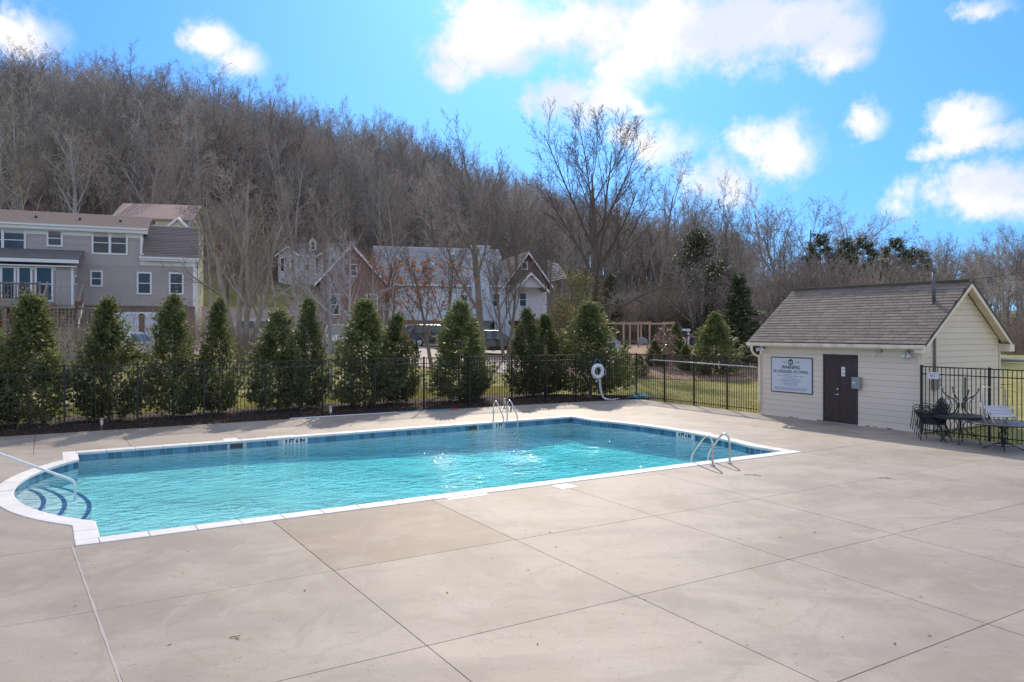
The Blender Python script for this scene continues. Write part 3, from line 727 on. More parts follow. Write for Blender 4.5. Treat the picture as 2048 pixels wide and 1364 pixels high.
# ------------------------------------------------------------------ rails and ladders
def uvpt(u, v, z=0): x, y = W(u, v); return (x, y, z)
def curve_pts(ctrl, n=8):
    """Catmull-Rom through the control points"""
    P = [Vector(p) for p in ctrl]; P = [P[0] * 2 - P[1]] + P + [P[-1] * 2 - P[-2]]; out = []
    for i in range(1, len(P) - 2):
        for k in range(n):
            t = k / n; a, b, c, d = P[i - 1], P[i], P[i + 1], P[i + 2]
            out.append(0.5 * ((2 * b) + (c - a) * t + (2 * a - 5 * b + 4 * c - d) * t * t + (3 * b - a - 3 * c + d) * t ** 3))
    out.append(P[-2]); return out
def ladder(u0, vbase, s, label):
    t = thing('pool_ladder', label, 'ladder', uvpt(u0, vbase), TH + (0 if s > 0 else math.pi), 'steel pool ladders')
    prof = [(0, 0), (0, .2), (0, .44), (.045, .56), (.14, .605), (.24, .55), (.42, .36), (.55, .21), (.60, .10), (.615, -.1), (.615, -.95)]
    for x in (-.25, .25):
        b = MB(); b.tube(curve_pts([(x, y, z) for y, z in prof], 5), 0.0215, 10); r = b.build('rail', 'steel', t, True)
        f = MB(); f.disc((x, 0, 0.014), .055, .014, 16, r2=.045); f.build('flange', 'steel', r)
    for z in (-.25, -.5, -.75):
        b = MB(); b.box((0, .615, z), (.5, .09, .03)); b.build('tread', 'white_plastic', t)
ladder(11.64, -0.16, 1, 'polished steel pool ladder arching over the white coping nearest the open deck')
ladder(11.76, 9.02, -1, 'steel pool ladder standing in front of the hedge beside the 5 FT marker')
def handrail():
    t = thing('handrail', 'pale steel handrail sloping down over the curved pool steps', 'handrail', uvpt(0.15, 4.95, -.42), TH)
    b = MB(); b.tube(curve_pts([(0, 0, 0), (0, 0, .22), (-.01, 0, .37), (-.09, 0, .455), (-.4, 0, .62), (-1.1, 0, .985), (-1.75, 0, 1.32), (-1.95, 0, 1.36), (-2.05, 0, 1.25), (-2.06, 0, .42)], 6), 0.024, 10)
    b.build('rail', 'white_plastic', t, True)
    f = MB(); f.disc((0, 0, 0), .06, .02, 14); f.build('flange', 'steel', t)
    f = MB(); f.disc((-2.06, 0, .42), .06, .02, 14); f.build('flange', 'steel', t)
handrail()

# ------------------------------------------------------------------ fences
PICK = MB().box((0, 0, 0.91), (0.016, 0.016, 1.80)).mesh('picket', 'black_metal')
_p = MB(); _p.box((0, 0, 0.93), (0.052, 0.052, 1.86)); _p.box((0, 0, 1.868), (0.062, 0.062, 0.018)); _p.box((0, 0, 1.882), (0.04, 0.04, 0.014)); POST = _p.mesh('post', 'black_metal')
def fence(name, label, pts, end_posts=True):
    x, y = W(*pts[0]); root = thing(name, label, 'fence', (x, y, 0), TH); u0, v0 = pts[0]
    for i, (u, v) in enumerate(pts): 
        if i == len(pts) - 1 and not end_posts: continue
        link('post', POST, root, (u - u0, v - v0, -.03))
    for (a, b), (c, d) in zip(pts, pts[1:]):
        L = math.hypot(c - a, d - b); ang = math.atan2(d - b, c - a); n = max(2, round(L / 0.108))
        for z, w in ((1.815, .03), (1.62, .026), (0.115, .026)):
            m = board('rail', 'black_metal', root, (-L / 2 + .026, -.015, -w / 2), (L / 2 - .026, .015, w / 2)); m.location = ((a + c) / 2 - u0, (b + d) / 2 - v0, z); m.rotation_euler = (0, 0, ang)
        for k in range(1, n):
            t = k / n; link('picket', PICK, root, (a + (c - a) * t - u0, b + (d - b) * t - v0, 0.0), (0, 0, ang))
    return root
run1 = [(.13 + 1.82 * k, 13.1 - 0.12 * max(0, 2 - k)) for k in range(-2, 9)] + [(16.2, 13.0), (17.5, 12.85), (18.85, 12.7), (20.3, 12.5)]
fence('metal_fence', 'long black metal picket fence in front of the evergreen hedge', run1, end_posts=False)
fence('metal_fence', 'black metal picket fence between the deck and the lawn, ending at the pool house', [(20.3, 12.5), (20.27, 10.8), (20.25, 9.2), (20.22, 7.56), (20.2, 6.05)])
fence('metal_fence', 'black metal picket fence behind the stacked chairs and patio tables', [(19.85, .36), (19.88, -1.36), (19.9, -3.15), (19.9, -4.95), (19.9, -6.75)])

def emergency_sign():
    x, y = W(19.80, 0.02); t = thing('emergency_sign', 'small white sign with red 911 wired to the fence by the chair stack', 'sign', (x, y, 1.50), TH - math.pi / 2)
    b = MB(); b.box((0, 0, .09), (.30, .005, .18)); b.build('panel', 'white_plastic', t)
    text('lettering', '911', 0.10, 'red_print', t, (-.01, -.004, .075), (R(90), 0, 0))
    b = MB()
    for x0, x1 in ((-.12, -.06), (-.05, .02), (.03, .12)): b.b2((x0, -.0045, .143), (x1, -.0026, .156))
    b.build('small_print', 'grey_print', t)
emergency_sign()
def rescue_pole():
    p0 = Vector(uvpt(20.12, 11.3, 1.62)); p1 = Vector(uvpt(20.12, 6.2, 1.55))
    t = thing('rescue_pole', 'long silver rescue pole hung along the lawn fence', 'pole', p0)
    b = MB(); b.tube([(0, 0, 0), (p1 - p0) * .5, p1 - p0], .02, 8); b.build('shaft', 'white_metal', t, True)
    d = (p1 - p0).normalized()
    b = MB(); b.tube(curve_pts([(0, 0, 0), -d * .12 + Vector((0, 0, -.01)), -d * .2 + Vector((0, 0, -.05))], 4), .012, 6); b.build('end_hook', 'white_metal', t, True)
    m = (p1 - p0) * .68
    b = MB(); b.tube(curve_pts([m + Vector((0, 0, .12)), m + Vector((-.02, 0, .02)), m + Vector((-.03, 0, -.10)), m + Vector((0, 0, -.13)), m + Vector((.02, 0, -.09))], 4), .009, 6); b.build('hanger', 'white_plastic', t, True)
rescue_pole()
def telescopic_pole():
    a = Vector((*W(6.2, 12.58), .025)); b_ = Vector((*W(12.1, 12.50), .025)); d = b_ - a
    t = thing('telescopic_pole', 'white and blue telescopic pool pole lying along the mulch edge', 'pole', a)
    m = MB(); m.tube([(0, 0, 0), d * .62], .018, 8); m.build('outer_tube', 'white_plastic', t, True)
    m = MB(); m.tube([d * .60, d * .96], .014, 8); m.build('inner_tube', 'blue_pole', t, True)
    m = MB(); m.tube([d * .955, d], .019, 8); m.build('grip', 'red_print', t, True)
telescopic_pole()
def life_ring():
    x, y = W(18.35, 12.62); t = thing('life_ring', 'white life ring with rope hanging on the fence by the hedge corner', 'life ring', (x, y, 0), TH)
    c = Vector((0, -.06, 1.16)); b = MB()
    b.tube([c + Vector((.235 * math.cos(q), 0, .235 * math.sin(q))) for q in np.linspace(0, 2 * math.pi, 33)[:-1]], .076, 10, closed=True); b.build('ring', 'white_plastic', t, True)
    for k in range(4):
        q = math.pi / 4 + k * math.pi / 2 + .15; m = MB(); p = c + Vector((.235 * math.cos(q), 0, .235 * math.sin(q))); tg = Vector((math.cos(q), 0, math.sin(q)))
        m.tube([p + Vector((tg.x * .077 * math.cos(a), .077 * math.sin(a), tg.z * .077 * math.cos(a))) for a in np.linspace(0, 2 * math.pi, 13)[:-1]], .017, 6, closed=True)
        m.ball(p + tg * .08, .025, 8, 5); m.build('rope_band', 'rope', t, True)
    m = MB(); m.tube(curve_pts([c + Vector((-.2, 0, .27)), c + Vector((0.0, .02, .52)), c + Vector((.22, 0, .24))], 6), .009, 5); m.build('hanging_cord', 'blue_pole', t, True)
    m = MB(); m.tube(curve_pts([c + Vector((.24, 0, .22)), c + Vector((.42, 0, -.05)), c + Vector((.2, 0, -.25))], 6), .011, 5); m.build('grab_line', 'rope', t, True)
    m = MB(); m.tube(curve_pts([c + Vector((-.03, .05, .2)), c + Vector((.01, .06, 0)), c + Vector((.03, .05, -.2))], 4), .012, 5); m.build('grab_line', 'rope', t, True)
    rnd = random.Random(3); m = MB()
    for k in range(4):
        m.tube(curve_pts([c + Vector((.03 + .03 * k, -.04, -.30)), Vector((.10 + .03 * k, -.05, .5)), Vector((.22 + .04 * k, -.10 + .02 * k, .12)), Vector((.42 + .09 * k, -.14 - .05 * k, .02)), Vector((.7 + .1 * k, -.12 + .08 * k, .015)), Vector((.95 + .08 * k, -.05 + .1 * rnd.random(), .02))], 6), .012, 5)
    m.ball((-.05, -.05, .78), .03, 8, 5, (1, 1, 2)); m.build('throw_line', 'rope', t, True)
life_ring()
def net_heap():
    x, y = Gp(1277, 796); b = MB(); n = 22; V = []; rnd = random.Random(11)
    for i in range(n + 1):
        for j in range(n + 1):
            a, c = (i / n - .5) * 1.1, (j / n - .5) * .6; d = math.hypot(a / .55, c / .3)
            h = max(0, 1 - d ** 1.5) * .17 + .05 * max(0, 1.1 - d) * (mnoise.noise(Vector((a * 6, c * 9, 2))) + .6) + .012
            V.append((a * (1 + .2 * mnoise.noise(Vector((a * 3, c * 3, 5)))), c * (1 + .25 * mnoise.noise(Vector((a * 4, c * 3, 9)))), max(.006, h)))
    F = [(i * (n + 1) + j, (i + 1) * (n + 1) + j, (i + 1) * (n + 1) + j + 1, i * (n + 1) + j + 1) for i in range(n) for j in range(n) if math.hypot((i / n - .5) * 2, (j / n - .5) * 2) < .98]
    b.add(V, F); t = thing('pool_net', 'crumpled blue pool net heaped at the fence corner', 'net', (x, y, 0), .2)
    o = b.build('netting', 'blue_mesh', t, True); o.modifiers.new('thick', 'SOLIDIFY').thickness = .008
    m = MB(); m.tube(curve_pts([(-.55, -.1, .02), (-.25, -.2, .12), (.1, -.22, .10), (.45, -.12, .04)], 6), .012, 6); m.build('hoop', 'white_plastic', t, True)
net_heap()
def path_light(px, py, label):
    x, y = Gp(px, py); t = thing('path_light', label, 'light', (x, y, 0), TH, 'small path lights along the mulch edge')
    b = MB(); b.tube([(0, 0, -.02), (0, 0, .10)], .018, 8); b.build('stake', 'conduit', t)
    b = MB(); b.disc((0, 0, .10), .045, .20, 4, r2=.055); b.disc((0, 0, .30), .065, .02, 4); b.build('lamp_head', 'warm_lamp', t)
    b = MB(); b.box((0, -.05, .20), (.05, .012, .10)); b.build('lens', 'white_plastic', t)
path_light(203, 859, 'small cream path light standing in the mulch by the pool steps end')
path_light(661, 832, 'small cream path light beside the start of the telescopic pole')
path_light(1009, 815, 'small cream path light just behind the pool ladder')
def litter():
    rnd = random.Random(4)
    for px, py, l, lab in ((1505, 951, .16, 'forked dry twig lying on the deck near the pool ladder'), (1770, 957, .10, 'short dry twig lying alone on the open deck'), (470, 1277, .05, 'pale curled bit of bark on the deck by the sealant joint'),
                           (1335, 808, .25, 'short grey scrap of hose by the lawn fence')):
        x, y = Gp(px, py); t = MB(); p = [(-l, 0, .008), (-.2 * l, .02, .012), (l, -.03, .008)]; t.tube(p, .004, 5); t.tube([(0, 0.01, .01), (.5 * l, .05, .012)], .003, 5)
        tag(t.build('twig', 'rust' if px != 1335 else 'pipe_grey', None, loc=(x, y, 0), rot=(0, 0, rnd.uniform(-.4, .4))), lab, 'twig')
    spots = [(80, 1128), (1745, 931), (894, 1186), (1075, 1289), (1400, 1284), (1650, 1179), (1890, 957), (1965, 1250), (1290, 1200), (340, 1290), (1100, 1065), (2025, 962)]
    for i in range(26): spots.append((rnd.uniform(60, 2020), rnd.uniform(1000, 1340)))
    lm = MB(); lm.add([(-.03, 0, .004), (-.008, -.012, .012), (.032, 0, .006), (-.006, .013, .010)], [(0, 1, 2), (0, 2, 3)]); me = lm.mesh('fallen_leaf', 'rust')
    for px, py in spots:
        x, y = Gp(px, py); dx, dy = x - OX, y - OY; u, v = dx * CU + dy * SU, -dx * SU + dy * CU
        if -1.2 < u < 15.4 and -0.05 < v < 9: continue
        o = link('fallen_leaf', me, None, (x, y, .001), (0, 0, rnd.uniform(0, 6)), [rnd.uniform(.35, .9)] * 3)
        tag(o, 'tiny brown dead leaf lying on the concrete deck', 'leaf', 'dead leaves scattered on the deck')
litter()

# ------------------------------------------------------------------ pool house
def pool_house():
    u0, vR, vL = 19.985, 0.47, 5.86           # front wall plane, right and left corners
    x, y = W(u0, vL)
    # local: x along the front (towards the tables), y into the building, z up
    t = thing('pool_house', 'small cream clapboard pool house with brown double door and shingle roof', 'building', (x, y, 0), TH - math.pi / 2)
    L, D = vL - vR, 4.13; EV, RZ = 2.36, 4.22   # eave underside, ridge
    pitch = math.atan2(RZ - 2.42, D / 2 + .28)
    # wall core
    b = MB(); b.prism_y([(0.02, -.02), (L - .02, -.02), (L - .02, 2.42), (.02, 2.42)], .03, D - .03); b.build('wall', 'cream', t)
    gz = lambda yy: 2.50 + (RZ - .16 - 2.50) * (1 - abs(yy - D / 2) / (D / 2))
    for xx, e in ((0.02, 0), (L - .06, 1)):
        b = MB(); b.add([(xx, .03, 2.40), (xx, D - .03, 2.40), (xx, D / 2, gz(D / 2) - .05), (xx + .04, .03, 2.40), (xx + .04, D - .03, 2.40), (xx + .04, D / 2, gz(D / 2) - .05)],
                        [(0, 2, 1), (3, 4, 5), (0, 1, 4, 3), (1, 2, 5, 4), (2, 0, 3, 5)]); b.build('gable_wall', 'cream', t)
    # lap siding: front (split round the door) and the visible gable
    dx0, dx1, dz = 2.42, 3.47, 2.02
    ex = 0.168; n = 14; tilt = 0.075
    for i in range(n):
        z0 = 0.03 + i * ex; z1 = min(z0 + ex - .006, 2.38)
        segs = [(.05, dx0 - .06), (dx1 + .06, L - .05)] if z0 < dz + .02 else [(.05, L - .05)]
        if z0 < dz + .02 < z1 - .03: pass
        for a, c in segs:
            o = board('siding_board', 'cream', t, (a, -.0, z0), (c, .026, z1), (tilt * .5, 0, 0)); o.location.y = .006
    o = board('siding_board', 'cream', t, (dx0 - .06, 0, dz + .06), (dx1 + .06, .014, 0.03 + 12.99 * ex), (0, 0, 0)); o.location.y = .018
    i = 0; z = .03
    while z < gz(D / 2) - .1:
        z1 = z + ex - .006
        def span(zz):
            if zz <= 2.50: return (.05, D - .05)
            h = (zz - 2.50) / (RZ - .16 - 2.50) * (D / 2); return (max(.05, h), min(D - .05, D - h))
        a0, c0 = span(z); a1, c1 = span(z1)
        b = MB(); xo = L + .020; xi = L + .006
        b.add([(xo, a0, z), (xo, c0, z), (xi + .004, c1, z1), (xi + .004, a1, z1), (xi - .02, a0, z), (xi - .02, c0, z), (xi - .02, c1, z1), (xi - .02, a1, z1)],
              [(0, 1, 2, 3), (4, 7, 6, 5), (0, 4, 5, 1), (1, 5, 6, 2), (2, 6, 7, 3), (3, 7, 4, 0)])
        b.build('siding_board', 'cream', t); z += ex
    for i in range(15):   # far gable
        board('siding_board', 'cream', t, (-.012, .05, .03 + i * ex), (.0195, D - .05, .03 + (i + 1) * ex - .004))
    # corner boards
    for xx in (0, L):
        for yy in (0, D):
            s = -1 if yy == 0 else 1
            board('corner_board', 'cream_trim', t, (xx - .045, yy - .026, 0), (xx + .045, yy + .026, 2.40))
    board('corner_board', 'cream_trim', t, (L - .02, -.032, 0), (L + .03, .10, 2.46))
    # roof: deck boards and shingles
    run = D / 2 + .28; sl = run / math.cos(pitch); ov = .30
    e0z = RZ - run * math.tan(pitch)
    b = MB()
    for s in (0, 1):
        ya, yb = (-.28, D / 2) if s == 0 else (D + .28, D / 2)
        vs = [(-ov, ya, e0z - .01), (L + ov, ya, e0z - .01), (L + ov, yb, RZ - .01), (-ov, yb, RZ - .01)]; vs += [(p[0], p[1], p[2] - .07) for p in vs]
        b.add(vs, [(0, 1, 2, 3), (7, 6, 5, 4), (0, 4, 5, 1), (1, 5, 6, 2), (2, 6, 7, 3), (3, 7, 4, 0)])
    roof = b.build('roof', 'dark_grey', t)
    rows = 21; exs = sl / rows; rnd = random.Random(2)
    meshes = []
    for w in (.36, .42, .48):
        for tap in (.0, .012):
            m = MB(); m.add([(-w / 2, 0, 0), (w / 2, 0, 0), (w / 2 - tap, exs + .04, 0), (-w / 2 + tap, exs + .04, 0), (-w / 2, 0, .019), (w / 2, 0, .019), (w / 2 - tap, exs + .04, .004), (-w / 2 + tap, exs + .04, .004)],
                            [(3, 2, 1, 0), (4, 5, 6, 7), (0, 1, 5, 4), (1, 2, 6, 5), (2, 3, 7, 6), (3, 0, 4, 7)]); meshes.append((w, m.mesh('shingle', 'shingle')))
    for r in range(rows):
        d0 = r * exs; xx = -ov - rnd.uniform(0, .3); k = 0
        while xx < L + ov - .03:
            w, me = meshes[rnd.randrange(6)]; c = xx + w / 2 + .002; sc = 1.0
            lo, hi = max(xx, -ov - .015), min(xx + w, L + ov + .015)
            if hi - lo > .05:
                o = link('shingle', me, roof, ((lo + hi) / 2, -.295 + d0 * math.cos(pitch), e0z - .012 + d0 * math.sin(pitch) + .008 + rnd.uniform(0, .003)), (pitch, 0, 0), ((hi - lo - .004) / w, 1, 1))
            xx += w
    b = MB()
    for r in range(rows):   # the slope out of sight
        d0 = r * exs; yy = D + .295 - d0 * math.cos(pitch); zz = e0z + d0 * math.sin(pitch)
        b.box((L / 2, yy - .08, zz + .06), (L + 2 * ov, exs + .03, .010), (-pitch + .04, 0, 0))
    b.build('rear_shingles', 'shingle', roof)
    for k in range(20):
        a = -ov + (L + 2 * ov) * k / 20
        for s in (-1, 1):
            o = board('ridge_shingle', 'shingle', roof, (a, -.11, -.004), (a + (L + 2 * ov) / 20 + .01, .11, .006), (-s * -pitch if s < 0 else -pitch, 0.012, 0)); o.location = (a + .15, D / 2 + s * .085, RZ - .047)
    # rake boards, soffits, fascia
    for xx, sgn in ((L + ov - .035, 1), (-ov + .005, -1)):
        for s in (0, 1):
            ya, yb = (-.30, D / 2) if s == 0 else (D + .30, D / 2); za = e0z - .03; zb = RZ - .015
            b = MB(); b.add([(xx, ya, za), (xx, yb, zb), (xx, yb, zb - .20), (xx, ya, za - .17), (xx + .03, ya, za), (xx + .03, yb, zb), (xx + .03, yb, zb - .20), (xx + .03, ya, za - .17)],
                            [(0, 1, 2, 3), (7, 6, 5, 4), (0, 4, 5, 1), (1, 5, 6, 2), (2, 6, 7, 3), (3, 7, 4, 0)]); b.build('rake_board', 'cream_trim', t)
            xi = L + .02 if sgn > 0 else -ov + .036; xo = L + ov - .036 if sgn > 0 else -.02
            b = MB(); b.add([(xi, ya, za - .075), (xo, ya, za - .075), (xo, yb, zb - .09), (xi, yb, zb - .09), (xi, ya, za - .09), (xo, ya, za - .09), (xo, yb, zb - .105), (xi, yb, zb - .105)],
                            [(0, 1, 2, 3), (7, 6, 5, 4), (0, 4, 5, 1), (1, 5, 6, 2), (2, 6, 7, 3), (3, 7, 4, 0)]); b.build('rake_soffit', 'cream_trim', t)
    for yy in (D + .285,):
        board('fascia', 'cream_trim', t, (-ov + .04, yy - .02, e0z - .2), (L + ov - .04, yy, e0z - .03))
        # boxed eave return at the far corner of the gable
    b = MB(); b.prism_y([(L + .02, e0z - .26), (L + ov - .002, e0z - .26), (L + ov - .002, e0z - .04), (L + .02, e0z - .04)], D + .03, D + .31); b.build('eave_return', 'cream_trim', t)
    b = MB(); b.prism_y([(L + .02, e0z - .24), (L + ov - .002, e0z - .24), (L + ov - .002, e0z - .04), (L + .02, e0z - .04)], -.31, -.03); b.build('eave_return', 'cream_trim', t)
    board('soffit', 'cream_trim', t, (-ov + .05, -.27, e0z - .125), (L + .02, .02, e0z - .11))
    board('frieze', 'cream_trim', t, (0.03, -.012, 2.28), (L - .03, .02, 2.42))
    b = MB(); gp = [(-.285, -.03), (-.285, -.125), (-.31, -.145), (-.345, -.145), (-.375, -.11), (-.385, -.045), (-.385, -.028), (-.365, -.028), (-.36, -.10), (-.30, -.12), (-.30, -.03)]
    V = [(xx, a, e0z + c) for xx in (-ov - .02, L + ov - .04) for a, c in gp]; n = len(gp)
    b.add(V, [(i, (i + 1) % n, n + (i + 1) % n, n + i) for i in range(n)] + [tuple(range(n))[::-1], tuple(range(n, 2 * n))]); b.build('gutter', 'cream_trim', t)
    b = MB(); b.tube(curve_pts([(-.12, -.33, e0z - .14), (-.12, -.33, e0z - .26), (-.10, -.26, e0z - .40), (-.05, -.09, e0z - .50), (-.02, -.07, e0z - .60), (-.02, -.07, .12)], 5), .04, 8); b.build('downspout', 'cream_trim', t, True)
    # louvre at the peak
    b = MB()
    for k in range(3): b.box((L + .016, D / 2, RZ - .46 + .05 * k), (.012, .5 - .12 * k, .03), (0, .5, 0))
    b.build('gable_vent', 'cream_trim', t)
    # vent pipe through the roof
    py_, pz = 1.22, e0z + (1.22 + .28) * math.tan(pitch); px_ = L - .32
    b = MB(); b.tube([(px_, py_, pz - .05), (px_, py_, pz + .92)], .047, 12); vp = b.build('vent_pipe', 'pipe_grey', t, True)
    b = MB(); b.disc((px_, py_, pz + .87), .058, .09, 12); b.tube([(px_ - .09, py_, pz + .93), (px_ + .07, py_, pz + .97)], .025, 6); b.build('pipe_cap', 'pipe_grey', vp)
    b = MB(); b.disc((px_, py_, pz - .04), .10, .07, 12, r2=.05); b.box((px_, py_ - .02, pz - .012), (.36, .34, .012), (pitch, 0, 0)); b.build('flashing', 'dark_grey', vp)
    # double door
    for k, (a, c) in enumerate(((dx0, (dx0 + dx1) / 2 - .004), ((dx0 + dx1) / 2 + .004, dx1))):
        b = MB(); b.b2((a, -.022, .02), (c, .012, dz - .03)); d = b.build('door', 'door_brown', t); bevel(d, .004, 1)
        hx = a + .02 if k == 0 else c - .02
        for z in (.25, 1.0, 1.75):
            m = MB(); m.tube([(hx - .03 if k == 0 else hx + .03, -.026, z - .05), (hx - .03 if k == 0 else hx + .03, -.026, z + .05)], .010, 6); m.build('hinge', 'pipe_grey', d)
        if k == 0:
            m = MB(); m.disc((c - .06, -.022, 1.03), .032, -.02, 14, 'y'); m.build('deadbolt', 'steel', d)
            m = MB(); m.disc((c - .06, -.022, .86), .032, -.018, 14, 'y'); m.tube([(c - .06, -.03, .86), (c - .06, -.065, .86), (c - .14, -.07, .855)], .011, 8); m.build('handle', 'steel', d, True)
        else:
            m = MB(); m.b2((a + .05, -.0265, 1.42), (a + .17, -.0225, 1.70)); n_ = m.build('notice', 'white_plastic', d)
            m = MB(); m.b2((a + .085, -.0285, 1.60), (a + .135, -.0268, 1.63)); m.b2((a + .075, -.0285, 1.48), (a + .15, -.0268, 1.51)); m.build('notice_print', 'grey_print', n_)
    for a, c, z0, z1 in ((dx0 - .05, dx0 - .003, 0.01, dz + .03), (dx1 + .003, dx1 + .05, 0.01, dz + .03), (dx0 - .05, dx1 + .05, dz - .028, dz + .045)):
        board('door_frame', 'door_brown', t, (a, -.030, z0), (c, .01, z1))
    board('threshold', 'brushed', t, (dx0 - .05, -.05, -.01), (dx1 + .05, .01, .018))
    # stained lower trim
    for a, c in ((.05, dx0 - .06), (dx1 + .06, L - .05)): board('skirt_board', 'cream_trim', t, (a, -.016, -.01), (c, .02, .045))
    rn = random.Random(8); m = MB()
    for cx_, w in ((1.35, .22), (2.25, .10), (4.1, .3), (4.55, .16)):
        for k in range(6):
            a = cx_ + rn.uniform(-w, w); m.box((a, -.0175, rn.uniform(.01, .035)), (rn.uniform(.03, .12), .002, rn.uniform(.008, .03)))
    m.build('rust_stain', 'rust', t)
    # warning sign
    s0, s1, z0, z1 = .42, 2.0, .79, 1.93
    b = MB(); b.b2((s0, -.030, z0), (s1, -.014, z1)); sg = b.build('warning_sign', 'dark_grey', t); tag(sg, 'white warning board in a black frame')
    b = MB(); b.b2((s0 + .03, -.0335, z0 + .03), (s1 - .03, -.0305, z1 - .03)); b.build('panel', 'sign_white', sg)
    c = (s0 + s1) / 2 - .02; yy = -.0345; w = s1 - s0
    text('lettering', 'POOL', .062, 'grey_print', sg, (c - .24, yy, z1 - .155), (R(90), 0, 0)); text('lettering', 'RULES', .062, 'grey_print', sg, (c + .25, yy, z1 - .155), (R(90), 0, 0))
    text('lettering', 'WARNING', .150, 'black_print', sg, (c, yy, z1 - .325), (R(90), 0, 0), sx=.95, ext=.002)
    text('lettering', 'NO LIFEGUARD. NO DIVING.', .125, 'black_print', sg, (c, yy, z1 - .465), (R(90), 0, 0), sx=.83)
    b = MB(); V = [(c + .105 * math.sin(k * math.pi / 3), yy, z1 - .155 + .105 * math.cos(k * math.pi / 3)) for k in range(6)]; b.add(V, [(5, 4, 3, 2, 1, 0)]); b.build('emblem', 'black_print', sg)
    b = MB()
    for dz_, hw in ((.022, .06), (-.012, .075), (-.045, .045)): b.b2((c - hw, yy - .002, z1 - .155 + dz_ - .009), (c + hw, yy - .001, z1 - .155 + dz_ + .009))
    b.build('emblem_mark', 'sign_white', sg)
    b = MB(); rn = random.Random(6)
    for k, (hw, zz) in enumerate(((.24, .555), (.50, .605), (.21, .655), (.37, .705), (.42, .755), (.30, .80), (.28, .845), (.24, .89), (.66, .975), (.60, 1.01), (.60, 1.045))):
        xx = c - hw
        while xx < c + hw:
            ww = rn.uniform(.02, .08); b.b2((xx, yy - .0005, z1 - zz - .009), (min(xx + ww, c + hw), yy + .0006, z1 - zz + .009)); xx += ww + .018
    b.build('fine_print', 'grey_print', sg)
    # grey lock box by the door
    b = MB(); b.b2((dx1 - .06, -.15, 1.08), (dx1 + .20, -.032, 1.42)); bx = b.build('meter_box', 'grey_box', t); bevel(bx, .012)
    b = MB(); b.b2((dx1 - .01, -.154, 1.24), (dx1 + .07, -.1505, 1.28)); b.build('box_label', 'white_plastic', bx)
    b = MB(); b.b2((dx1 + .2005, -.11, 1.22), (dx1 + .212, -.08, 1.30)); b.build('latch', 'brushed', bx)
    # flood lights and camera
    def flood(xx, zz, heads, nm='flood_light'):
        m = MB(); m.disc((xx, -.012, zz), .05, -.03, 14, 'y'); f = m.build(nm, 'conduit', t)
        for h in heads:
            d = Vector(h).normalized(); p = Vector((xx, -.05, zz)); q = p + d * .10
            m = MB(); m.tube([p, q], .014, 6); m.tube([q - d * .01, q + d * .04, q + d * .13], [.035, .05, .065], 12); m.build('lamp_head', 'white_plastic', f, True)
    flood(.12, 2.20, [(-.9, -.5, -.25), (.6, -.9, -.3)]); flood(L - .33, 2.22, [(-.4, -.45, -.8), (.45, -.45, -.75)])
    m = MB(); m.disc((L - 1.12, -.012, 2.20), .04, -.03, 12, 'y'); f = m.build('security_light', 'conduit', t)
    m = MB(); m.tube([(L - 1.12, -.05, 2.20), (L - 1.24, -.14, 2.16)], .03, 8); m.build('arm', 'white_metal', f); m = MB(); m.tube([(L - 1.24, -.14, 2.16), (L - 1.29, -.16, 2.03)], .026, 8); m.build('tube_lamp', 'white_plastic', f)
    # conduit and meter on the gable end
    b = MB(); b.tube([(L + .05, .62, 1.48), (L + .05, .62, 2.55), (L + .05, .60, 2.95)], .035, 8); b.build('conduit', 'conduit', t, True)
    board('corner_board', 'cream_trim', t, (L + .018, .68, 0.4), (L + .03, .76, 2.9))
    b = MB(); b.b2((L + .02, .50, 1.16), (L + .12, .74, 1.52)); mb = b.build('meter_box', 'conduit', t); bevel(mb, .01)
    b = MB(); b.disc((L + .02, .86, 1.40), .05, .05, 12, 'x'); b.box((L + .045, .86, 1.28), (.05, .10, .06)); b.build('outlet', 'grey_box', t)
    b = MB(); b.tube([(L + .04, 2.2, .5), (L + .04, 2.2, 1.45)], .02, 6); b.build('conduit', 'pipe_grey', t)
    # service wire to the pole out of frame
    a = Vector((L + ov - .05, D / 2 + .1, RZ + .02)); e = Vector((24, -2, 12.2))
    pts = [a + (e - a) * k / 14 + Vector((0, 0, -2.2 * math.sin(math.pi * k / 14))) for k in range(15)]
    b = MB(); b.tube(pts, .012, 5); b.build('service_wire', 'black_print', t)
pool_house()

